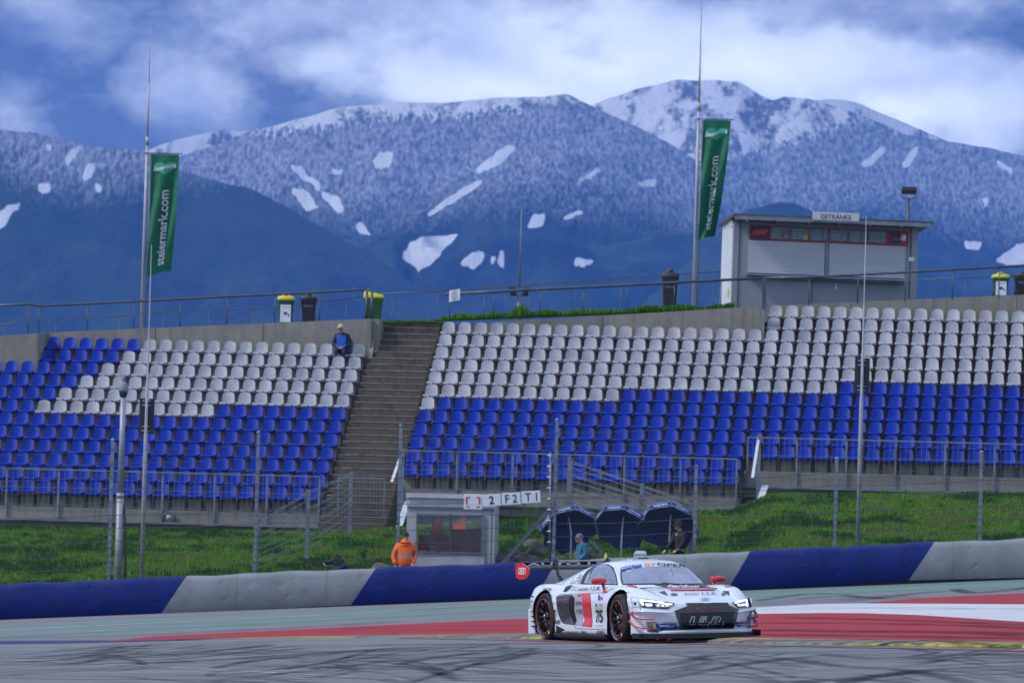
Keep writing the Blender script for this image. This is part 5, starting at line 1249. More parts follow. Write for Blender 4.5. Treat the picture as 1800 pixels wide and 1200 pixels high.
# ---------------------------------------------------------------- umbrellas
navyu = mat('navy_umbrella_cloth', (.008, .032, .20), .7, 0, .2, 3); trimu = mat('pale_blue_trim', (.30, .36, .60), .6, 0, .1, 6); lightu = mat('umbrella_print', (.50, .55, .70), .6, 0, .1, 20)
for (cx, cy, rad, roll_, yaw, tilt, pole_px, kink, lbl) in (
   (999, 931, .80, 4, 12, 33, (1004, 984), (1000, 908), 'navy umbrella leaning back, leftmost of the three behind the barrier'),
   (1093, 927, .78, 14, -14, 36, (1091, 979), (1096, 908), 'navy umbrella leaning back, middle one of the three'),
   (1175, 925, .82, 8, -6, 34, (1176, 960), (1179, 905), 'navy umbrella leaning back behind the person in black, rightmost of the three')):
    Y = 147.9; C_ = P(cx, cy, Y); ft = P(pole_px[0], pole_px[1], Y - .15); ft.z = ground(ft.x, ft.y); r = mk(lbl, 'umbrella', 'umbrella', ft, 'navy umbrellas behind the barrier')
    Mx = Matrix.Rotation(R(yaw), 3, 'Z') @ Matrix.Rotation(R(tilt - 90), 3, 'X') @ Matrix.Rotation(R(roll_), 3, 'Z')   # local z -> apex direction
    Cc = C_ - ft; apex = Vector((0, 0, .26)); n = 8
    def up_(t, a, off=0.): 
        # sagging panels between the ribs
        k = a / (2 * math.pi) * n; fr = abs(k - round(k)) * 2
        aa = (a + 1e-9) % (2 * math.pi / n) - math.pi / n; rr = rad * t * (1 + t * (math.cos(math.pi / n) / math.cos(aa) * .985 - 1)); rr *= 1 - (.11 * t * t * (1 - abs(aa) / (math.pi / n)) if (Mx @ Vector((math.cos(a), math.sin(a), 0))).z < -.15 else 0); return Cc + Mx @ Vector((rr * math.cos(a), rr * math.sin(a), .26 * (1 - t ** 1.8) + off - .02 * fr * t))
    NA = 64; rows = [[up_(t, 2 * math.pi * k / NA) for k in range(NA)] for t in (.02, .2, .4, .6, .8, .93, 1.0)]
    b = MB(); b.grid(rows, 0, True, True); cpy = b.build('canopy', navyu, r, fix=False)
    tr_ = MB(); pr = MB()
    for k in range(n):
        a0, a1 = 2 * math.pi * k / n, 2 * math.pi * (k + 1) / n; p0, p1 = up_(1, a0), up_(1, a1); d = Mx @ Vector((0, 0, -.13)); o_ = (p0 + p1) / 2 - Cc; o_.normalize()
        top_ = o_.z > .2
        q0, q1 = p0 + d * 1.45, p1 + d * 1.45
        if top_:
            V_ = b_ = MB(); quad = [p0, p1, q1, q0]; b_.add(quad, [(0, 1, 2, 3)]); b_.add([v_ + o_ * .006 for v_ in quad], [(0, 1, 2, 3)]); vo = b_.build('valance', navyu, cpy, fix=False)
            e_ = MB(); e_.tube([p0, p1], .018, 5); e_.tube([q0, q1], .018, 5); e_.tube([p0, q0], .014, 5); e_.tube([p1, q1], .014, 5); e_.build('trim', trimu, vo)
            m0, m1 = p0.lerp(p1, .2), p0.lerp(p1, .8); l0, l1 = q0.lerp(q1, .2), q0.lerp(q1, .8)
            for sg in (-1, 1): e_ = MB(); e_.add([m0.lerp(l0, .35) + o_ * .012 * sg, m1.lerp(l1, .35) + o_ * .012 * sg, m1.lerp(l1, .65) + o_ * .012 * sg, m0.lerp(l0, .65) + o_ * .012 * sg], [(0, 1, 2, 3)])
            e_.build('print', lightu, vo, fix=False)
        rb = MB(); rb.tube([Cc + Mx @ Vector((0, 0, .24)), up_(.5, a0, -.012), up_(1, a0, -.012)], .006, 5); rb.build('rib', darksteel, cpy)
    kk = P(*kink, Y - .1) - ft; b = MB(); b.tube([(0, 0, -.1), (kk.x * .3, 0, kk.z * .78), tuple(kk), tuple(Cc + Mx @ Vector((0, 0, .25)))], [.022, .022, .02, .014], 8); b.build('pole', whitepaint, r)
    b = MB(); b.box((0, 0, .04), (.42, .42, .09), bev=.02); b.tube([(0, 0, .08), (0, 0, .42)], [.06, .035], 10); b.build('stand', whitepaint, r)
# things standing behind the barrier
c = P(1125, 981, 146.5); c.z = ground(c.x, 146.5); hz_ = P(1125, 967.5, 146.5).z - c.z
r = mk('pale grey equipment cabinet behind the barrier under the middle umbrella', 'cabinet', 'equipment_cabinet', c); b = MB(); b.box((0, 0, hz_ / 2 - .04), (.33, .3, hz_ - .08), bev=.02); b.build('case', mat('pale_grey_case', (.50, .52, .54), .5, 0, .1, 4), r); b = MB(); b.prism([(-.17, -.16, hz_ - .08), (.17, -.16, hz_ - .08), (.12, -.1, hz_), (-.10, -.1, hz_)], (0, .3, 0)); b.build('lid', mat('pale_grey_case', (.5, .5, .5)), r)
c = P(1065, 981, 146.4); c.z = P(1065, 981, 146.4).z; r = mk('small yellow cone-shaped bottle standing just behind the barrier', 'bottle', 'yellow_bottle', c); b = MB(); b.tube([(0, 0, -.35), (0, 0, .0), (0, 0, .08), (0, 0, .11), (0, 0, .15)], [.055, .055, .04, .018, .018], 12); b.build('bottle', yellow_p, r); b = MB(); b.tube([(0, 0, .15), (0, 0, .165)], .02, 10); b.build('cap', blackplastic, r)
# boulders around the hut
rockm = mat('mossy_rock', (.17, .15, .13), .9, 0, .3, 4, bump=.05, bscale=9, col2=(.05, .055, .035))
for k, (px, py, sz) in enumerate(((655, 985, .42), (672, 972, .5), (690, 985, .45), (884, 968, .5), (903, 955, .42), (925, 968, .55), (946, 950, .5), (958, 975, .45), (640, 990, .35), (935, 930, .4), (1030, 965, .5), (985, 972, .4))):
    Yb = 148.6 + (990 - py) / 60 * 4; q = P(px, py, Yb); q.z = ground(q.x, Yb) + sz * .1
    bm = bmesh.new(); bmesh.ops.create_icosphere(bm, subdivisions=3, radius=1)
    for v in bm.verts:
        n_ = v.co.copy(); f_ = 1 + .35 * mnoise.noise(n_ * 1.3 + Vector((k * 3.1, 0, 0))) + .12 * mnoise.noise(n_ * 4 + Vector((k, 5, 0))); v.co = Vector((n_.x * sz * .75 * f_, n_.y * sz * .6 * f_, n_.z * sz * .5 * f_))
    me = bpy.data.meshes.new('boulder'); bm.to_mesh(me); bm.free(); me.materials.append(rockm); o = bpy.data.objects.new('boulder', me); COL.objects.link(o); o.location = q; o.rotation_euler = (0, 0, k * 1.7)
    tag(o, 'rough mossy boulder half buried in the bank behind the barrier', 'boulder', 'boulders in the bank around the hut')
# ================================================================ race car
TH = R(23.6)
Yc = 84.05; c0 = P(1125.5, 1124.5, Yc); c0.z = ground(c0.x, Yc) + .004
nrm = Vector((-.04, 0, 1)).normalized(); fx = Vector((math.sin(TH), -math.cos(TH), 0)); fx = (fx - nrm * fx.dot(nrm)).normalized(); fy = nrm.cross(fx)
CM = Matrix((fx, fy, nrm)).transposed().to_4x4(); CM.translation = c0; CMI = CM.inverted()
car = empty('race_car'); car.matrix_world = CM; tag(car, 'white and red GT racing coupe number 75 driving on the track with headlights on', 'race car')
def paintm(name, col, rough=.25, coat=.8, metal=0.): 
    m_ = mat(name, col, rough, metal, .02, 2, coat=coat, spec=.5); return m_
car_white = paintm('white_car_paint', (.66, .69, .74)); car_red = paintm('red_car_vinyl', (.62, .012, .02), .3, .4); car_black = mat('satin_black_car', (.012, .012, .014), .38, 0, .1, 4); carbon = mat('dark_carbon', (.035, .036, .042), .28, .1, .25, 8, coat=.5)
gap_m = mat('deep_black', (.003, .003, .004), .9, var=0)
def tab(rows, x):
    xs_ = [r[0] for r in rows]
    k = len(rows[0]); 
    i = max(0, min(len(xs_) - 2, int(np.searchsorted(xs_, x)) - 1)); h = xs_[i + 1] - xs_[i]; t = min(1, max(0, (x - xs_[i]) / h)); o = []
    for c in range(1, k):
        p0, p1 = rows[i][c], rows[i + 1][c]
        m0 = (rows[i + 1][c] - rows[i - 1][c]) / (xs_[i + 1] - xs_[i - 1]) * h if i > 0 else (p1 - p0)
        m1 = (rows[i + 2][c] - rows[i][c]) / (xs_[i + 2] - xs_[i]) * h if i + 2 < len(rows) else (p1 - p0)
        o.append((2 * t ** 3 - 3 * t * t + 1) * p0 + (t ** 3 - 2 * t * t + t) * m0 + (-2 * t ** 3 + 3 * t * t) * p1 + (t ** 3 - t * t) * m1)
    return o
#        x     sill  wmax  crest_y crest_z inner_y inner_z centre_z
BODY = [(-2.20, .90, .945, .80, .775, .55, .80, .82), (-1.95, .93, .985, .82, .805, .58, .80, .83), (-1.60, .96, 1.0, .84, .835, .60, .80, .82), (-1.325, .97, 1.0, .84, .84, .60, .79, .80), (-1.0, .97, .985, .83, .83, .60, .78, .78),
        (-.60, .955, .955, .82, .82, .60, .76, .76), (-.2, .95, .93, .82, .81, .60, .76, .76), (.3, .95, .93, .82, .805, .6, .76, .76), (.70, .955, .955, .82, .81, .62, .765, .78), (1.0, .965, .98, .82, .82, .62, .775, .80),
        (1.325, .97, .99, .80, .815, .58, .765, .785), (1.60, .965, .985, .79, .785, .56, .735, .75), (1.85, .955, .975, .76, .725, .54, .69, .70), (2.05, .94, .96, .74, .665, .52, .64, .65), (2.20, .92, .95, .72, .61, .50, .595, .60), (2.30, .90, .93, .70, .57, .48, .565, .57)]
def section(x):
    sill, wm, cy, cz, iy, iz, zc = tab(BODY, x)
    ctrl = [(0, .09), (sill * .5, .09), (sill - .04, .09), (sill, .12), (sill + .004, .22), (wm - .012, .36), (wm, .50), (wm - .012, .62), (wm - .05, cz - .10), ((wm + cy) / 2 - .01, cz - .03), (cy, cz), ((cy + iy) / 2, (cz + iz) / 2 + .012), (iy, iz), (iy * .5, zc - .006), (0, zc)]
    pts = []
    for i in range(len(ctrl) - 1):
        p = [ctrl[max(0, i - 1)], ctrl[i], ctrl[i + 1], ctrl[min(len(ctrl) - 1, i + 2)]]
        for k in range(4):
            t = k / 4; a, b_, c_, d_ = p
            if i < 3: pts.append((b_[0] + (c_[0] - b_[0]) * t, b_[1] + (c_[1] - b_[1]) * t)); continue
            pts.append(tuple(.5 * (2 * b_[q] + (c_[q] - a[q]) * t + (2 * a[q] - 5 * b_[q] + 4 * c_[q] - d_[q]) * t * t + (3 * b_[q] - a[q] - 3 * c_[q] + d_[q]) * t ** 3) for q in (0, 1)))
    pts.append(ctrl[-1]); return pts
def bow(x, y):
    x = x if x > -1.7 else -1.7 + (x + 1.7) * .62
    f = max(0., (x - 1.45) / .85) ** 1.5 * .40; r_ = max(0., (-1.7 - x) / .5) * .12
    return x - f * (abs(y) / .93) ** 2.6 + r_ * (abs(y) / .95) ** 3
bmb = MB(); rows = []
XS = [-2.2 + 4.5 * i / 72 for i in range(73)]
for x in XS:
    h = section(x); full = [(bow(x, y), y, z) for y, z in h] + [(bow(x, y), -y, z) for y, z in h[::-1][1:-1]]
    rows.append(full)
# nose: close the front with a slightly bulged fascia
last = rows[-1]; zb = .09
for k in range(1, 7):
    f = k / 7.; rr = []
    for (x, y, z) in last: zz = z + (.20 - z) * f * .9; rr.append((x + .07 * math.sin(math.pi * .5 * f) * (1 - .4 * abs(y)), y * (1 - .10 * f ** 3), zz))
    rows.append(rr)
bmb.grid(rows, 0, True, True); bmb.add(rows[0], [tuple(range(len(rows[0])))]); bmb.add(rows[-1], [tuple(range(len(rows[-1])))])
def evaluated_copy(o, name, parent):
    dg = bpy.context.evaluated_depsgraph_get(); me = bpy.data.meshes.new_from_object(o.evaluated_get(dg)); me.name = name
    n = bpy.data.objects.new(name, me); COL.objects.link(n); n.parent = parent; return n
raw = bmb.build('raw', [car_white, gap_m]); 
bm = bmesh.new(); bm.from_mesh(raw.data); bmesh.ops.remove_doubles(bm, verts=bm.verts, dist=1e-4); bmesh.ops.recalc_face_normals(bm, faces=bm.faces); bm.to_mesh(raw.data); bm.free()
WX, WR_, WZ = 1.325, .352, .355
cut = MB()
for xx, rad in ((WX, .405), (-WX, .385)):
    for s in (-1, 1): cut.tube([(xx, s * .58, WZ + .01), (xx, s * 1.2, WZ + .01)], rad, 48, 0, smooth=False)
    cut.box((xx, -.9, -.02), (rad * 1.96, .63, .60)); cut.box((xx, .9, -.02), (rad * 1.96, .63, .60))
cuts = []
for xx, rad in ((WX, .405), (-WX, .385)):
    for s in (-1, 1):
        c_ = MB(); pr = [(xx + rad * math.cos(a), WZ + .01 + rad * math.sin(a)) for a in [math.pi * q / 36 for q in range(37)]] + [(xx - rad, -.3), (xx + rad, -.3)]
        c_.prism([(p[0], s * .58, p[1]) for p in pr], (0, s * .7, 0)); co = c_.build('cutter', gap_m)
        md = raw.modifiers.new('b', 'BOOLEAN'); md.operation = 'DIFFERENCE'; md.solver = 'EXACT'; md.object = co; cuts.append(co)
bpy.context.view_layer.update()
body = evaluated_copy(raw, 'body', car)
for c_ in cuts: me_ = c_.data; bpy.data.objects.remove(c_); bpy.data.meshes.remove(me_)
me_ = raw.data; bpy.data.objects.remove(raw); bpy.data.meshes.remove(me_)
for p in body.data.polygons:      # inside of the arches is black
    c_ = p.center
    for xx, rad in ((WX, .405), (-WX, .385)):
        d = math.hypot(c_.x - xx, c_.z - WZ - .01)
        if abs(c_.y) < .99 and abs(c_.y) > .5 and (d < rad + .002) : p.material_index = 1; p.use_smooth = False
# greenhouse
GH = [(-2.02, .70, .48, .845), (-1.6, .735, .50, .93), (-1.2, .76, .52, 1.02), (-.8, .78, .54, 1.105), (-.4, .79, .555, 1.165), (-.1, .79, .56, 1.192), (.2, .785, .56, 1.192), (.45, .775, .55, 1.150), (.65, .755, .555, 1.075), (.85, .73, .57, .965), (1.02, .69, .57, .86), (1.14, .62, .52, .795)]
rows = []
for i in range(49):
    x = -2.02 + 3.16 * i / 48; wb, wt, zc = tab(GH, x); z0 = .76; h = zc - z0
    ctrl = [(wb, z0), (wb - (wb - wt) * .25, z0 + h * .25), (wb - (wb - wt) * .62, z0 + h * .58), (wt, z0 + h * .83), (wt * .80, z0 + h * .945), (wt * .45, z0 + h * .99), (0, z0 + h)]
    pts = []
    for j in range(len(ctrl) - 1):
        p = [ctrl[max(0, j - 1)], ctrl[j], ctrl[j + 1], ctrl[min(len(ctrl) - 1, j + 2)]]
        if j == len(ctrl) - 2: p[3] = (-ctrl[-2][0], ctrl[-2][1])
        for k in range(5):
            t = k / 5; a, b_, c_, d_ = p
            pts.append(tuple(.5 * (2 * b_[q] + (c_[q] - a[q]) * t + (2 * a[q] - 5 * b_[q] + 4 * c_[q] - d_[q]) * t * t + (3 * b_[q] - a[q] - 3 * c_[q] + d_[q]) * t ** 3) for q in (0, 1)))
    pts.append(ctrl[-1]); bw_ = max(0, min(1, (x - .3) / .5)) * .17
    f = lambda y: x + .06 * bw_ / .17 - bw_ * (y / .7) ** 2
    rows.append([(f(y), y, z) for y, z in pts] + [(f(y), -y, z) for y, z in pts[::-1][1:]])
ghm = MB(); ghm.grid(rows, 0, True); ghm.add(rows[0], [tuple(range(len(rows[0])))[::-1]]); cabin = ghm.build('cabin_shell', car_white, car)
bpy.context.view_layer.update()
# surface the stickers and panels are laid on
bvv, bff = [], []
for o in (body, cabin):
    base = len(bvv); bvv += [CM @ v.co for v in o.data.vertices]; bff += [tuple(i + base for i in p.vertices) for p in o.data.polygons]
BV = BVHTree.FromPolygons(bvv, bff)
Z1 = lambda p: (900 + p[0] / 3.913, 940 + p[1] / 3.913)
Z2 = lambda p: (920 + p[0] / 7.06, 970 + p[1] / 7.06)
Z3 = lambda p: (1090 + p[0] / 6.923, 970 + p[1] / 6.923)
def surf(px, py, off):
    d = pxdir(px, py); h = BV.ray_cast(CAMP + d * 70, d, 30)
    if h[0] is None:
        q = CAMP + d * (84 / d.y); h = BV.find_nearest(q)
    n = h[1] if h[1].dot(d) < 0 else -h[1]
    return CMI @ (h[0] + n * off - d * off * .3)
def patch(name, poly, zf, mt, off=.004, step=None, parent=None, mirror=False, raw=False):
    """thin panel following the car surface, outline given on the photograph"""
    poly = [zf(p) for p in poly]; n = len(poly); dense = []
    st = step or .9
    for i in range(n):
        a, b_ = Vector(poly[i]), Vector(poly[(i + 1) % n]); k = max(1, int((b_ - a).length / st)); dense += [a.lerp(b_, j / k) for j in range(k)]
    m0 = len(dense); x0, x1 = min(p[0] for p in poly), max(p[0] for p in poly); y0, y1 = min(p[1] for p in poly), max(p[1] for p in poly); pts = list(dense)
    x = x0 + st / 2
    while x < x1:
        y = y0 + st / 2
        while y < y1:
            if inside(x, y, poly): pts.append(Vector((x, y)))
            y += st
        x += st
    r = delaunay_2d_cdt(pts, [], [list(range(m0))], 1, 1e-6); vs = [surf(v.x, v.y, off) for v in r[0]]; fs = [tuple(f) for f in r[2]]
    b = MB(); b.add(vs, fs, 0, True)
    if raw: return b
    o = b.build(name, mt, parent or body, fix=False)
    if mirror: b2 = MB(); b2.add([(v[0], -v[1], v[2]) for v in vs], [f[::-1] for f in fs], 0, True); b2.build(name, mt, parent or body, fix=False)
    return o
def ell(cx, cy, rx, ry, n=20): return [(cx + rx * math.cos(2 * math.pi * i / n), cy + ry * math.sin(2 * math.pi * i / n)) for i in range(n)]
class Multi:
    def __init__(s, name, mt, off=.006, parent=None, split=False): s.split = split; s.b = MB(); s.name = name; s.mt = mt; s.off = off; s.par = parent or body
    def poly(s, poly, zf, off=None, mirror=False):
        q = patch('x', poly, zf, None, off or s.off, raw=True); s.b.add(q.v, q.f, 0, True)
        if mirror and s.split: s.flush(); s.b.add([(v[0], -v[1], v[2]) for v in q.v], [f[::-1] for f in q.f], 0, True)
        return s.flush()
    def flush(s):
        if s.split and s.b.v: s.b.build(s.name, s.mt, s.par, fix=False); s.b = MB()
        return s
    def text(s, txt, quad, zf, off=None, curve=0., **kw):
        tv, tf = fit_text(txt, 1, 1, **kw); vs = []
        for x, y in tv:
            u, v = x + .5, .5 - y; a, b_, c_, d_ = [Vector(q) for q in quad]
            p = a.lerp(b_, u).lerp(d_.lerp(c_, u), v); p.y += curve * (u - .5) ** 2 * 4
            vs.append(surf(*zf(p), off or s.off))
        s.b.add(vs, tf, 0, False); return s.flush()
    def line(s, pts, w, zf, off=None):
        L, Rr = [], []
        P_ = []
        for i in range(len(pts) - 1):
            a, b_ = Vector(pts[i]), Vector(pts[i + 1]); k = max(1, int((b_ - a).length / 12)); P_ += [a.lerp(b_, j / k) for j in range(k)]
        P_.append(Vector(pts[-1]))
        for i, p in enumerate(P_):
            d = (P_[min(i + 1, len(P_) - 1)] - P_[max(i - 1, 0)]).normalized(); q = Vector((-d.y, d.x)) * w / 2
            L.append(surf(*zf(p + q), off or s.off)); Rr.append(surf(*zf(p - q), off or s.off))
        s.b.grid([L, Rr], 0, False); return s.flush()
    def done(s):
        if not s.split: return s.b.build(s.name, s.mt, s.par, fix=False)
# glass
def glassy(name, base, refl, rough=.06):
    mm = bpy.data.materials.new(name); mm.use_nodes = True; mm.node_tree.nodes.clear(); t = NT(mm.node_tree)
    out = t.n('ShaderNodeOutputMaterial'); d = t.n('ShaderNodeBsdfPrincipled'); g = t.n('ShaderNodeBsdfGlossy'); g.inputs['Roughness'].default_value = rough
    tc = t.n('ShaderNodeTexCoord'); n = t.noise(t.vmath('MULTIPLY', tc.outputs['Object'], (1, 1.6, .6)), 2.2, 3, .5); t.l(t.mix(t.ramp(n, .38, .62), tuple(c * .55 for c in base), base), d.inputs['Base Color']); d.inputs['Roughness'].default_value = .1
    g.inputs['Color'].default_value = (.85, .85, .95, 1); mx = t.n('ShaderNodeMixShader'); lw = t.n('ShaderNodeLayerWeight'); lw.inputs[0].default_value = .35
    t.l(t.math('ADD', t.math('MULTIPLY', lw.outputs['Facing'], .45), refl, clamp=True), mx.inputs[0]); t.l(d.outputs[0], mx.inputs[1]); t.l(g.outputs[0], mx.inputs[2]); t.l(mx.outputs[0], out.inputs[0]); return mm
wind_m = glassy('windscreen_glass', (.17, .17, .27), .16); side_m = glassy('side_glass', (.10, .12, .17), .12)  # lavender windscreen base colour carries part of the sky reflection
patch('windscreen_frame', [(2, 240), (130, 208), (250, 190), (400, 178), (600, 175), (800, 190), (905, 210), (1010, 265), (1130, 362), (1150, 396), (1000, 393), (700, 398), (400, 393), (30, 398), (10, 330)], Z3, car_black, .004)
ws = patch('windscreen', [(20, 248), (130, 217), (250, 198), (400, 186), (600, 183), (800, 197), (900, 217), (1000, 272), (1115, 368), (1130, 388), (1000, 383), (700, 388), (400, 383), (45, 388), (28, 330)], Z3, wind_m, .008)
patch('window_frame', [(706, 397), (736, 300), (790, 230), (870, 175), (960, 148), (1060, 150), (1122, 192), (1155, 290), (1175, 408)], Z2, car_black, .004, mirror=True)
sg_ = patch('side_window', [(792, 393), (830, 290), (880, 205), (940, 165), (1010, 158), (1080, 178), (1128, 240), (1155, 330), (1163, 400)], Z2, side_m, .008, mirror=True)
Multi('window_sticker', mat('pale_lilac_sticker', (.42, .42, .52), .4, 0, .2, 8), .011, sg_).poly([(760, 385), (800, 290), (845, 235), (822, 300), (795, 388)], Z2).done()
interior = mat('seat_fabric_through_glass', (.24, .24, .32), .6, 0, .3, 5)
Multi('roll_cage', interior, .010, ws).line([(612, 205), (635, 255), (650, 290)], 16, Z3).done()
Multi('driver_helmet', mat('helmet_through_glass', (.34, .34, .42), .5, 0, .2, 5), .010, ws).poly(ell(740, 290, 34, 40), Z3).done()
Multi('roll_cage', interior, .010, sg_).poly([(960, 250), (1010, 240), (1030, 280), (1010, 330), (965, 320)], Z2).done()
w_ = Multi('wiper', car_black, .012, ws); w_.line([(760, 392), (640, 388), (500, 376)], 5, Z3).done()
# decals
grey_rec = mat('grey_door_recess', (.33, .34, .38), .4, 0, .08, 4, coat=.3); blue_v = mat('blue_sticker', (.02, .06, .45), .4, var=0); orange_v = mat('orange_sticker', (.85, .22, .04), .4, var=0); yel_v = mat('yellow_sticker', (.75, .65, .03), .4, var=0)
ink = Multi('black_lettering', black_ink, .013, split=True); redv = Multi('red_graphic', car_red, .007, split=True); blk = Multi('black_graphic', car_black, .007, split=True); wht = Multi('white_lettering', white_ink, .013, split=True); blu = Multi('blue_sticker', blue_v, .010, split=True); ora = Multi('orange_lettering', orange_v, .013, split=True)
blu.poly([(0, 194), (135, 160), (141, 200), (5, 236)], Z3).poly([(145, 160), (255, 148), (263, 182), (150, 197)], Z3)
wht.text('PROAM', [(8, 202), (130, 171), (134, 194), (12, 226)], Z3, off=.016); wht.text('25', [(70, 230), (135, 222), (138, 245), (72, 255)], Z3, off=.016, shear=.3)
wht.text('EURO', [(165, 164), (245, 156), (248, 172), (168, 182)], Z3, off=.016)
ora.text('GT', [(285, 138), (435, 133), (435, 168), (287, 172)], Z3, bold=.04); ink.text('OPEN', [(445, 135), (820, 153), (812, 188), (447, 170)], Z3, bold=.03, curve=-6)
# side intake and door
patch('intake_panel', [(412, 562), (425, 543), (455, 535), (600, 525), (575, 590), (572, 720), (640, 902), (500, 882), (478, 860), (440, 770), (418, 660)], Z2, carbon, .010, mirror=True)
patch('intake_opening', [(600, 524), (642, 572), (636, 720), (668, 850), (636, 902), (575, 720), (572, 600)], Z2, gap_m, .008, mirror=True)
patch('door_recess', [(606, 528), (722, 515), (748, 740), (735, 918), (640, 905), (668, 850), (636, 720), (642, 572)], Z2, grey_rec, .006, mirror=True)
redv.poly([(722, 514), (830, 507), (836, 600), (848, 760), (860, 862), (851, 926), (735, 916), (764, 842), (745, 700)], Z2, .009, mirror=True)
Multi('red_flash', car_red, .014).line([(425, 600), (460, 592), (560, 588)], 8, Z2).done()
ink.text('TOTAL', [(655, 615), (738, 612), (738, 655), (655, 658)], Z2, bold=.02).text('KLAGER', [(662, 708), (742, 705), (742, 742), (665, 742)], Z2).text('sport', [(695, 745), (745, 745), (745, 762), (695, 762)], Z2)
Multi('mirror_sticker', mat('maroon_sticker', (.12, .02, .03), .5, var=0), .012).poly([(680, 532), (715, 530), (715, 548), (680, 550)], Z2).done()
blk.poly([(500, 487), (528, 433), (560, 418), (610, 408), (585, 445), (545, 480), (515, 494)], Z2).poly([(412, 905), (520, 960), (412, 1016)], Z2)
patch('quarter_vent', [(572, 392), (640, 322), (725, 268), (702, 388)], Z2, grey_rec, .006, mirror=True)
wht.line([(632, 385), (655, 330), (690, 300)], 14, Z2).line([(655, 388), (690, 382)], 12, Z2).line([(655, 350), (700, 340)], 14, Z2)
ink.text('auto I.S.R.', [(690, 436), (960, 428), (960, 468), (690, 474)], Z2, shear=.3).text('racing', [(250, 440), (358, 440), (348, 482), (248, 478)], Z2, shear=.2, bold=.01)
ink.text('MAJK', [(345, 708), (418, 706), (418, 750), (347, 752)], Z2, bold=.02).line([(345, 770), (420, 770)], 5, Z2).line([(345, 790), (420, 790)], 5, Z2)
ink.text('R8', [(382, 842), (462, 836), (460, 886), (382, 888)], Z2, shear=.15, bold=.02).text('R8', [(1302, 738), (1378, 734), (1376, 774), (1302, 778)], Z2, shear=.15, bold=.02)
redv.poly([(352, 816), (400, 814), (384, 902), (344, 904)], Z2).poly([(1268, 724), (1312, 722), (1304, 774), (1264, 776)], Z2)
ink.text('75', [(902, 716), (990, 712), (990, 872), (902, 876)], Z2, bold=.015).line([(890, 690), (995, 688)], 5, Z2).line([(885, 905), (995, 908)], 3, Z2)
ink.text('/ leasegamer', [(522, 968), (698, 970), (698, 1006), (522, 1003)], Z2).text('Byller', [(724, 970), (790, 972), (790, 1006), (724, 1004)], Z2, bold=.03).text('ASIMO', [(912, 968), (1016, 972), (1016, 1004), (912, 1002)], Z2, bold=.015)
blu.poly([(940, 512), (957, 552), (950, 592), (928, 592)], Z2); redv.poly([(953, 556), (985, 553), (983, 590), (948, 592)], Z2)
blu.poly([(898, 640), (915, 638), (915, 668), (898, 670)], Z2); ora.text('GT', [(918, 642), (948, 641), (948, 667), (918, 668)], Z2); ink.text('OPEN', [(950, 642), (990, 641), (990, 666), (950, 667)], Z2)
redv.line([(338, 1034), (700, 1026), (1000, 1018)], 9, Z2)
blk.line([(637, 906), (645, 930), (665, 944), (1060, 960)], 4, Z2).line([(1000, 500), (1000, 1030)], 3, Z2) if False else blk.line([(637, 906), (645, 930), (665, 944), (1056, 960)], 4, Z2)
seam = Multi('panel_seams', mat('seam_grey', (.16, .17, .2), .5, var=0), .004)
seam.line([(440, 522), (720, 510), (980, 500), (1055, 480), (1130, 440)], 4, Z2).line([(330, 632), (412, 632)], 3, Z2).line([(1332, 562), (1424, 566), (1450, 682), (1366, 682), (1332, 562)], 4, Z2).line([(1180, 490), (1260, 500)], 3, Z2).line([(1258, 685), (1370, 690)], 4, Z2)
seam.line([(1140, 170), (1195, 280), (1222, 398)], 3, Z2).line([(60, 480), (130, 490)], 3, Z3).line([(130, 605), (700, 640)], 2.5, Z3) 
seam.done()
blk.poly([(1372, 622), (1398, 618), (1400, 652), (1378, 655)], Z2)
# bonnet
patch('bonnet_vent', [(400, 396), (1060, 402), (1112, 437), (600, 442), (540, 425)], Z3, carbon, .006)
redv.poly([(598, 442), (1128, 436), (1168, 464), (620, 470)], Z3, .012)
wht.text('Stahlbau', [(566, 402), (960, 408), (965, 434), (570, 437)], Z3, shear=.3, bold=.03)
redv.poly([(78, 400), (130, 400), (206, 416), (206, 432), (100, 414)], Z3).poly([(1258, 405), (1415, 392), (1426, 410), (1285, 426)], Z3)
blk.poly([(470, 487), (540, 474), (586, 531)], Z3).poly([(1243, 475), (1325, 474), (1331, 531)], Z3)
oval = Multi('oval_badges', mat('grey_red_badge', (.16, .09, .11), .5, var=0), .008); oval.poly(ell(658, 515, 42, 16), Z3).poly(ell(1257, 512, 28, 16), Z3).done()
ink.text('auto I.S.R.', [(780, 496), (1180, 492), (1190, 520), (782, 522)], Z3)
def rings(mlt, x0, x1, y0, y1, zf, w): 
    r_ = (x1 - x0) / 5.0; ry = (y1 - y0) / 2
    for k in range(4): cx = x0 + r_ + k * r_; e_ = ell(cx, (y0 + y1) / 2, r_, ry, 16); q_ = Multi('ring_emblem', black_ink, .013) if k == 0 else q_; q_.line(e_ + [e_[0]], w, zf)
    q_.done()
rings(ink, 975, 1095, 564, 594, Z3, 3.2); rings(ink, 572, 690, 430, 474, Z2, 2.0)
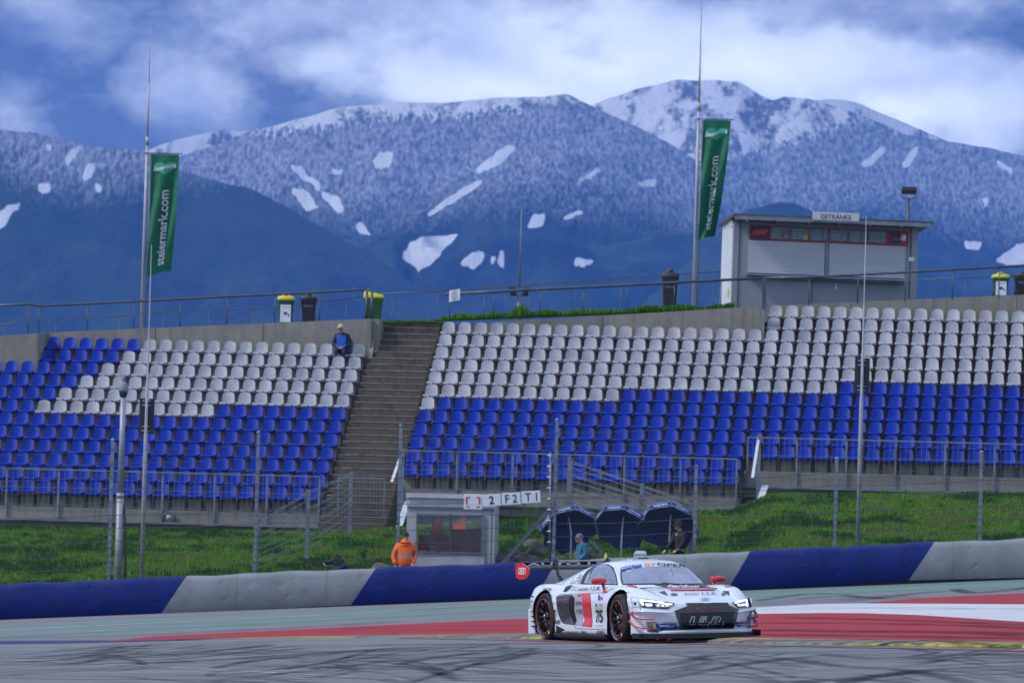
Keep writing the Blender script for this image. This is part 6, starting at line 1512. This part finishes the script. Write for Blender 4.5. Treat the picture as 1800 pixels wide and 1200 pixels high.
# front end
patch('upper_grille', [(795, 620), (1305, 614), (1332, 650), (820, 658)], Z3, carbon, .006)
gr = patch('grille_surround', [(822, 654), (1332, 648), (1440, 700), (1385, 932), (745, 937), (658, 715)], Z3, carbon, .010)
gi = patch('grille', [(718, 740), (1385, 722), (1350, 922), (762, 932)], Z3, mat('grille_mesh', (.006, .010, .014), .6, 0, .3, 60), .013)
Multi('grille_bars', carbon, .010).poly([(935, 622), (1165, 619), (1160, 640), (945, 644)], Z3, .008).done()
mg = Multi('dim_red_lettering', mat('dim_red_print', (.30, .03, .03), .5, var=0), .016, gr); mg.poly(ell(940, 686, 28, 18), Z3).text('Hagemann', [(985, 672), (1230, 668), (1230, 700), (985, 704)], Z3).text('F', [(1285, 676), (1330, 672), (1310, 704), (1280, 706)], Z3, shear=.4, bold=.05).done()
outl = Multi('outline_logo', mat('silver_print', (.62, .66, .68), .4, var=0), .018, gi)
def glyph(pts, w=6): outl.line(pts + [pts[0]], w, Z3)

glyph([(868, 786), (905, 786), (884, 866), (843, 866)]); glyph([(896, 848), (912, 848), (907, 866), (890, 866)])
glyph([(985, 786), (1052, 786), (1048, 802), (1000, 803), (994, 816), (1044, 818), (1034, 866), (950, 866), (954, 850), (1010, 848), (1016, 834), (962, 830)]); glyph([(1066, 848), (1080, 848), (1076, 866), (1060, 866)])
glyph([(1130, 786), (1200, 786), (1218, 800), (1206, 830), (1190, 838), (1205, 866), (1172, 866), (1155, 842), (1140, 866), (1098, 866)]); glyph([(1145, 803), (1180, 803), (1172, 822), (1138, 822)], 4); glyph([(1246, 848), (1262, 848), (1258, 866), (1242, 866)])
outl.text('racing', [(1042, 878), (1256, 878), (1250, 908), (1036, 908)], Z3, shear=.35).line([(942, 926), (1010, 884), (1100, 850)], 6, Z3).done()
head = mat('headlight_housing', (.015, .017, .02), .15, 0, .1, 4, coat=.6)
glow = mat('headlight_glow', (.8, .85, 1), .3, var=0, emit=((.80, .90, 1.0), 1.1)); lens = mat('headlight_lens', (.35, .38, .42), .12, .4, .4, 30, emit=((.7, .85, 1.0), .12))
for nm, outline, dr, lamps in (('near', [(240, 568), (300, 570), (662, 624), (580, 692), (268, 674)], [[(246, 580), (292, 583), (640, 630), (630, 643), (302, 603), (282, 604), (298, 650), (272, 646)]], [[(312, 626), (352, 618), (400, 640), (395, 664), (325, 666)], [(432, 632), (500, 628), (622, 646), (600, 666), (440, 668)]]),
                               ('far', [(1364, 612), (1540, 564), (1566, 574), (1562, 672), (1430, 684)], [[(1376, 616), (1536, 574), (1548, 656), (1532, 664), (1520, 592), (1396, 626)]], [[(1404, 634), (1506, 606), (1528, 655), (1440, 668)]])):
    h = patch('headlight', outline, Z3, head, .008)
    le_ = Multi('lens', lens, .012, h)
    for q in lamps: le_.poly(q, Z3)
    le_.done(); g_ = Multi('lamp', glow, .016, h)
    for q in dr: g_.poly(q, Z3)
    for q in lamps:
        cx = sum(p[0] for p in q) / len(q); cy = sum(p[1] for p in q) / len(q); w0 = max(p[0] for p in q) - min(p[0] for p in q)
        for k in ((-.28, 0), (.02, .05), (.28, -.02)): g_.poly(ell(cx + k[0] * w0, cy + k[1] * 60, 13 if nm == 'near' else 14, 9, 10), Z3)
    g_.done()
blk.poly([(1550, 560), (1578, 552), (1602, 660), (1566, 668)], Z3)
yl = Multi('yellow_sticker', yel_v, .010); yl.poly([(403, 868), (436, 866), (436, 922), (403, 926)], Z3).done(); blu.poly([(436, 866), (686, 862), (686, 917), (436, 920)], Z3).poly([(1432, 861), (1526, 857), (1523, 910), (1428, 912)], Z3)
wht.text('MICHELIN', [(484, 879), (656, 876), (656, 900), (484, 903)], Z3, bold=.03).text('MICHELIN', [(1438, 877), (1518, 874), (1516, 894), (1436, 896)], Z3, bold=.03)
blk.line([(320, 852), (436, 852)], 8, Z3).line([(330, 962), (480, 958), (540, 940)], 10, Z3).poly([(345, 966), (480, 962), (468, 972), (362, 972)], Z3)
shade = Multi('bumper_duct_shade', mat('duct_shade_grey', (.22, .23, .27), .5, 0, .1, 5), .006); shade.poly([(322, 858), (402, 858), (402, 940), (352, 955)], Z3).poly([(1528, 850), (1590, 700), (1600, 700), (1590, 920), (1535, 925)], Z3); shade.done()  # grey patches paint the shade inside the bumper recesses
for q in (ink, redv, blk, wht, blu, ora): q.done()
# bumper ledge, canards, splitter, skirts : real shapes
b = MB()
for s in (-1, 1):
    pts = []
    for (x, y, z) in ((2.30, .50, .43), (2.24, .62, .44), (2.12, .80, .455), (1.98, .93, .46), (1.86, .985, .46)): pts.append((x, s * y, z))
    b.tube(pts, [.012, .028, .034, .03, .015], 8, squash=.55)
b.build('bumper_crease', car_white, body)
for s in (-1, 1):
    for z0, nm in ((.345, 1), (.215, 2)):
        rows = []
        for i in range(13):
            t = i / 12; a = R(-2 + 62 * t); cx, cy = 1.62, .62
            x = 1.76 + .36 * t ** .9; y = .982 - .24 * t ** 3.2 + .002; z = z0 + .12 * (1 - t) ** 2.2
            rows.append([(x, s * y, z), (x + .015, s * (y + .035), z + .003), (x + .015, s * (y + .035), z - .014), (x, s * y, z - .016)])
        b = MB(); b.grid(rows, 0, False, True); b.add(rows[0], [(0, 1, 2, 3)]); b.add(rows[-1], [(0, 1, 2, 3)]); b.build('canard', car_red if s < 0 else car_black, car)
spl = []
for i in range(25):
    y = -.97 + 1.94 * i / 24; x = 2.42 - .40 * abs(y) ** 2.8; spl.append((x, y))
b = MB(); b.prism([(x, y, .065) for x, y in spl] + [(1.80, .97, .065), (1.80, -.97, .065)], (0, 0, .022)); b.prism([(x - .07, y * .97, .089) for x, y in spl] + [(1.9, .90, .089), (1.9, -.90, .089)], (0, 0, .045))
b.box((1.95, .965, .12), (.30, .012, .09)); b.box((1.93, -.965, .11), (.26, .012, .06)); b.build('splitter', car_black, car)
for s in (-1, 1):
    b = MB(); b.box((0, s * .955, .085), (1.85, .10, .045), bev=.01); b.box((0, s * .90, .06), (1.8, .10, .04)); b.build('side_skirt', car_red if s < 0 and False else car_black, car)
b = MB(); b.box((-1.88, 0, .20), (.24, 1.6, .2)); 
for k in range(7): b.box((-1.92, -.75 + .25 * k, .16), (.2, .015, .2))
b.box((0, 0, .09), (4.0, 1.6, .03)); b.build('underbody', car_black, car)
# rear corner: tail panel behind the wheel
for s in (-1, 1): b = MB(); b.box((-1.84, s * .94, .27), (.24, .05, .38), bev=.02); b.build('tail_panel', car_white, car)
b = MB(); 
for k in range(7): b.box((-1.735, -.93, .20 + .075 * k), (.05, .13, .02))
b.build('louvres', car_black, car)
# mirrors
for s in (-1, 1):
    mr = MB(); cx, cy, cz = .66, s * .97, .895
    rows = []
    for t, w_, h_ in ((-.5, .05, .05), (-.46, .065, .066), (0, .07, .078), (.44, .062, .062), (.5, .04, .045)):
        rows.append([(cx + w_ * math.cos(a) * (1 if math.cos(a) > 0 else .5), cy + t * .22, cz + h_ * .55 * max(-1, min(1, 1.5 * math.sin(a)))) for a in [2 * math.pi * q / 12 for q in range(12)]])
    mr.grid(rows, 0, True, True); mr.add(rows[0], [tuple(range(12))]); mr.add(rows[-1], [tuple(range(12))]); mo = mr.build('mirror', car_red, car)
    b = MB(); b.tube([(cx, cy - s * -.0 + s * .07 * -1, cz - .03), (cx + .02, cy - s * .07, cz - .10), (cx + .08, cy - s * .05, cz - .15), (cx + .20, cy - s * .08, cz - .17)], [.03, .022, .018, .016], 8); b.build('mirror_arm', car_red, mo)
    b = MB(); b.box((cx - .04, cy, cz), (.01, .19, .08)); b.build('mirror_glass', wind_m, mo)
# rear wing
wing = MB(); rows = []
prof = [(0, 0), (.04, .025), (.14, .038), (.27, .022), (.34, .0), (.27, .0), (.14, .006), (.04, -.012)]
for y in np.linspace(-.92, .92, 13): rows.append([(-2.02 - a * .95, y, 1.05 + c_ + a * .16) for a, c_ in prof])
wing.grid(rows, 0, True, True); wing.add(rows[0], [tuple(range(8))]); wing.add(rows[-1], [tuple(range(8))])
wing.box((-2.34, 0, 1.14), (.03, 1.84, .05), Matrix.Rotation(R(20), 3, 'Y')); wo = wing.build('rear_wing', car_black, car)
tv, tf = fit_text('AUTO I.S.R.', 1.62, .055, bold=.02); b = MB(); b.add([(-2.05 + .0 * x, x, 1.075 + y) for x, y in tv], tf); 
b = MB(); b.add([(-2.315, x, 1.133 + y * .8) for x, y in tv], tf); b.build('wing_lettering', white_ink, wo, fix=False)
for s in (-1, 1):
    ep = [(-1.95, .985), (-1.93, 1.06), (-2.02, 1.10), (-2.20, 1.155), (-2.42, 1.14), (-2.44, 1.0), (-2.40, .93), (-2.26, .90), (-2.05, .92)]
    b = MB(); b.prism([(x, s * .93, z) for x, z in ep], (0, s * .022, 0)); eo = b.build('endplate', car_red, wo)
    b = MB()
    for k in range(4):
        cx = -2.27 + .06 * k; b.tube([(cx + .045 * math.cos(a), s * .956, 1.03 + .048 * math.sin(a)) for a in [2 * math.pi * q / 18 for q in range(18)]], .006, 5, closed=True)
    b.build('ring_emblem', white_ink, eo)
    b = MB(); sp_ = [(-1.74, .82), (-1.80, .80), (-1.98, .98), (-2.02, 1.10), (-2.0, 1.19), (-2.08, 1.22), (-2.22, 1.12), (-2.20, 1.07), (-2.10, 1.15), (-2.08, 1.10), (-2.05, .97), (-1.9, .82)]
    b.prism([(x, s * .42, z) for x, z in sp_[:]], (0, s * .018, 0)); b.build('wing_support', carbon, wo)
# roof hatch and antenna
b = MB(); b.box((.05, 0, 1.196), (.30, .42, .012), bev=.004); b.build('roof_hatch', car_white, cabin); b = MB(); b.tube([(.12, -.28, 1.17), (.12, -.28, 1.25)], .005, 5); b.tube([(.0, .1, 1.17), (.0, .1, 1.24)], .008, 5); b.box((.1, .02, 1.210), (.02, .16, .02)); b.build('antenna', car_black, cabin)
# wheels
tyre_m = mat('tyre_rubber', (.016, .016, .018), .75, 0, .2, 8); rim_m = mat('black_rim', (.02, .02, .022), .3, .5, .1, 5); hub_m = mat('hub_metal', (.25, .25, .27), .3, .8, .1, 5); ringr = mat('red_rim_ring', (.42, .04, .035), .4, var=0)
sidew = mat('blue_white_tyre_print', (.30, .36, .62), .6, 0, .25, 30)
def wheel(x, s, steer=0.):
    w_ = empty('wheel'); w_.parent = car; w_.location = (x, s * .825, WZ); w_.rotation_euler = (0, 0, steer); hw = .155
    tp = [(.265, -hw + .01), (.285, -hw - .004), (.32, -hw), (.342, -hw + .018), (.352, -hw + .05), (.3535, 0), (.352, hw - .05), (.342, hw - .018), (.32, hw), (.285, hw + .004), (.265, hw - .01)]
    rows = [[(r_ * math.cos(a), y, r_ * math.sin(a)) for r_, y in tp] for a in [2 * math.pi * k / 56 for k in range(57)]]
    b = MB(); b.grid(rows, 0, True); b.build('tyre', tyre_m, w_)
    yo = s * hw
    b = MB(); rp = [(.268, yo * .96), (.262, yo * 1.0), (.240, yo * .92), (.236, yo * .5), (.236, -yo * .9)]
    b.grid([[(r_ * math.cos(a), y, r_ * math.sin(a)) for r_, y in rp] for a in [2 * math.pi * k / 48 for k in range(49)]], 0, True)
    for k in range(10):
        a = 2 * math.pi * k / 10 + .1
        for da in (-.10, .10):
            p0 = Vector((.05 * math.cos(a), yo * .55, .05 * math.sin(a))); p1 = Vector((.245 * math.cos(a + da), yo * .93, .245 * math.sin(a + da))); b.tube([p0, p0.lerp(p1, .5) + Vector((0, yo * .12, 0)), p1], [.013, .010, .011], 5)
    b.tube([(0, yo * .3, 0), (0, yo * .75, 0)], [.07, .055], 16); rm = b.build('rim', rim_m, w_)
    b = MB(); b.tube([(0, yo * .75, 0), (0, yo * 1.0, 0)], [.036, .026], 12); 
    for k in range(5): a = 2 * math.pi * k / 5; b.tube([(.058 * math.cos(a), yo * .62, .058 * math.sin(a)), (.058 * math.cos(a), yo * .8, .058 * math.sin(a))], .008, 6)
    b.build('hub', hub_m, rm)
    b = MB(); b.tube([(.256 * math.cos(a), yo * 1.015, .256 * math.sin(a)) for a in [2 * math.pi * k / 48 for k in range(48)]], .0065, 6, closed=True); b.build('rim_ring', ringr, rm)
    b = MB(); b.tube([(0, yo * .1, 0), (0, -yo * .1, 0)], .17, 24); b.build('brake_disc', carbon, rm)
    # lettering on the sidewall, low down
    b = MB(); tv, tf = fit_text('MICHELIN', 1, .036, bold=.03); d0 = -1 if s < 0 else 1
    vs = [(.306 * math.cos(R(245) + x_ * 1.0) * 1 + y_ * math.cos(R(245) + x_ * 1.0), yo * 1.03, .306 * math.sin(R(245) + x_ * 1.0) + y_ * math.sin(R(245) + x_ * 1.0)) for x_, y_ in [(x__, -y__) for x__, y__ in tv]]
    b.add(vs, tf); b.build('sidewall_lettering', sidew, w_, fix=False)
    b = MB(); a0 = R(305); b.grid([[((r_) * math.cos(a0 + q * .1), yo * 1.03, r_ * math.sin(a0 + q * .1)) for r_ in (.275, .325)] for q in (0, .5, 1.)], 0, False); b.build('yellow_mark', yel_v, w_, fix=False)
    b = MB(); b.tube([(0, -yo, 0), (0, -yo * 3.2, 0)], .05, 8); b.build('axle', carbon, w_)
for x in (WX, -WX):
    for s in (-1, 1): wheel(x, s, R(-4) if x > 0 else 0)
# sparks under the nose
sp = MB(); 
for k in range(9):
    x = random.uniform(1.2, 2.1); y = random.uniform(-.75, -.1); z = random.uniform(.012, .06) ; q = CM @ Vector((x, y, z)); dv = Vector((random.uniform(-.03, .05), random.uniform(-.02, .02), random.uniform(-.004, .012)))
    sp.tube([q, q + dv], random.uniform(.001, .003), 4, smooth=False)
tag(sp.build('sparks', mat('hot_sparks', (.6, .08, .03), .5, var=0, emit=((1, .12, .03), .45))), 'small orange sparks flying from beneath the racing car', 'sparks', None, 'stuff')
# ---------------------------------------------------------------- grass
def grass_mat(name, c1, c2):
    mm = bpy.data.materials.new(name); mm.use_nodes = True; mm.node_tree.nodes.clear(); t = NT(mm.node_tree)
    out = t.n('ShaderNodeOutputMaterial'); b = t.n('ShaderNodeBsdfPrincipled'); b.inputs['Roughness'].default_value = .7; b.inputs['Specular IOR Level'].default_value = .15
    geo = t.n('ShaderNodeNewGeometry'); n = t.noise(geo.outputs['Position'], .8, 4, .6); t.l(t.mix(t.ramp(n, .3, .7), c1, c2), b.inputs['Base Color'])
    tl = t.n('ShaderNodeBsdfTranslucent'); t.l(t.mix(t.ramp(n, .3, .7), c1, c2), tl.inputs[0]); mx = t.n('ShaderNodeMixShader'); mx.inputs[0].default_value = .3; t.l(b.outputs[0], mx.inputs[1]); t.l(tl.outputs[0], mx.inputs[2]); t.l(mx.outputs[0], out.inputs[0]); return mm
gmats = [grass_mat('fresh_grass', (.13, .31, .012), (.20, .38, .02)), grass_mat('mid_grass', (.07, .20, .012), (.11, .26, .016)), grass_mat('dark_grass', (.025, .075, .012), (.045, .11, .015)), grass_mat('straw_grass', (.22, .22, .07), (.16, .19, .05))]
def grass(name, label, pts, hts, mis, wid=.013):
    n = len(pts); pts = np.array(pts); hts = np.array(hts); a = rng.uniform(0, 2 * np.pi, n); lean = rng.uniform(.05, .55, n) * hts; la = rng.uniform(0, 2 * np.pi, n); w_ = wid * rng.uniform(.7, 1.6, n)
    dx, dy = np.cos(a) * w_, np.sin(a) * w_ * .5; v = np.zeros((n, 5, 3)); mx_, my_ = np.cos(la) * lean, np.sin(la) * lean
    v[:, 0] = pts - np.stack([dx, dy, 0 * dx], 1); v[:, 1] = pts + np.stack([dx, dy, 0 * dx], 1)
    v[:, 2] = pts + np.stack([mx_ * .35 + dx * .8, my_ * .35 + dy * .8, hts * .6], 1); v[:, 3] = pts + np.stack([mx_ * .35 - dx * .8, my_ * .35 - dy * .8, hts * .6], 1); v[:, 4] = pts + np.stack([mx_, my_, hts * .95], 1)
    me = bpy.data.meshes.new(name); me.vertices.add(n * 5); me.vertices.foreach_set('co', v.reshape(-1).astype(np.float32))
    i = np.arange(n) * 5; lv = np.stack([i, i + 1, i + 2, i + 3, i + 3, i + 2, i + 4], 1).reshape(-1).astype(np.int32); me.loops.add(len(lv)); me.loops.foreach_set('vertex_index', lv)
    st = np.stack([np.arange(n) * 7, np.arange(n) * 7 + 4], 1).reshape(-1).astype(np.int32); me.polygons.add(2 * n); me.polygons.foreach_set('loop_start', st); me.update(calc_edges=True)
    for m_ in gmats: me.materials.append(m_)
    me.polygons.foreach_set('material_index', np.repeat(np.array(mis, dtype=np.int32), 2)); o = bpy.data.objects.new(name, me); COL.objects.link(o); tag(o, label, 'grass', None, 'stuff'); return o
pts, hts, mis = [], [], []
NB = 150000
gx_ = rng.uniform(-16.5, 18, NB); gy_ = rng.uniform(147.0, 158.0, NB); n1 = fbm(gx_ / 1.3, gy_ / .9, 5, 4); n2 = fbm(gx_ / .35, gy_ / .25, 8, 3); rv = rng.uniform(0, 1, NB)
for x, y, a, c, r_ in zip(gx_, gy_, n1, n2, rv):
    if c < .40 and r_ < .6: continue
    frontv = (x - SO.x) * VA.x + (y - SO.y) * VA.y
    g0_ = 0 if x < SO.x + UA.x * (E_m - 0) + .2 else (2 if x < 7.3 else 4)
    if frontv > g0_ * RD - .40: continue
    pts.append((x, y, ground(x, y) - .01)); dark_ = a + (.14 if -4.5 < x < 2.2 and y < 152 else 0)
    hts.append((.05 + .12 * c + .08 * max(0, a - .5)) * (.7 + .6 * r_)); q = dark_ + (c - .5) * .5 + (r_ - .5) * .25
    mis.append(2 if q > .66 else (1 if q > .52 else (3 if (r_ > .95 or (r_ > .6 and a < .36)) else 0)))
grass('bank_grass', 'rough bright green grass covering the bank below the grandstand', pts, hts, mis, .014)
pts, hts, mis = [], [], []
for k in range(26000):
    px = random.uniform(672, 1290); q = P(px, 560, 169.35); zz = zt(q.x) - .02; y = 169.3 + random.uniform(-.12, 1.6); f = vnoise(np.array([px / 30.]), np.array([3.3]), 4)[0]; f2 = vnoise(np.array([px / 7.]), np.array([1.3]), 9)[0]
    h = .05 + .13 * f + .06 * f2; h += .35 * math.exp(-((px - 914) / 13) ** 2) * random.random(); x = q.x + random.uniform(-.02, .02)
    if px < 776: h *= .45; zz -= .03
    pts.append((x, y, zz)); hts.append(h * random.uniform(.6, 1.2)); mis.append(random.choice((0, 1, 1, 2)))
grass('terrace_grass', 'tufts of grass growing along the top of the middle concrete wall', pts, hts, mis, .012)
# leafy weeds on the bank in front of the middle block
leafm = mat('weed_leaf', (.10, .19, .03), .7, 0, .25, 6)
for k, (px, py, Y, h) in enumerate(((935, 905, 154.5, 1.15), (952, 905, 154.8, .8), (728, 965, 150, .5), (1213, 900, 156, .6), (640, 945, 152, .4))):
    q = P(px, py, Y); q.z = ground(q.x, Y); r = mk(('tall leafy weed on the bank beside the sign boards', 'shorter leafy weed next to the debris fence post', 'low weed beside the marshal hut wall', 'leafy weed at the foot of the middle wall near its right end', 'low weed below the left wire fence')[k], 'weed', 'weed', q)
    st = MB(); lf = MB()
    for j in range(9):
        a = random.uniform(0, 6.28); ln = h * random.uniform(.6, 1.05); tp = Vector((math.cos(a) * ln * .3, math.sin(a) * ln * .2, ln)); mid_ = tp * .5 + Vector((0, 0, ln * .08)); st.tube([(0, 0, -.05), mid_, tp], [.010, .007, .003], 5)
        for i in range(14):
            t_ = random.uniform(.25, 1); c_ = mid_.lerp(tp, (t_ - .5) * 2) if t_ > .5 else Vector((0, 0, 0)).lerp(mid_, t_ * 2); d = Vector((random.uniform(-1, 1), random.uniform(-1, 1), random.uniform(-.2, .7))).normalized() * random.uniform(.05, .11); sdv = d.cross(Vector((0, 0, 1))).normalized() * .02
            lf.add([c_, c_ + d * .5 + sdv, c_ + d, c_ + d * .5 - sdv], [(0, 1, 2, 3)])
    st.build('stem', leafm, r); lf.build('foliage', leafm, r, fix=False)
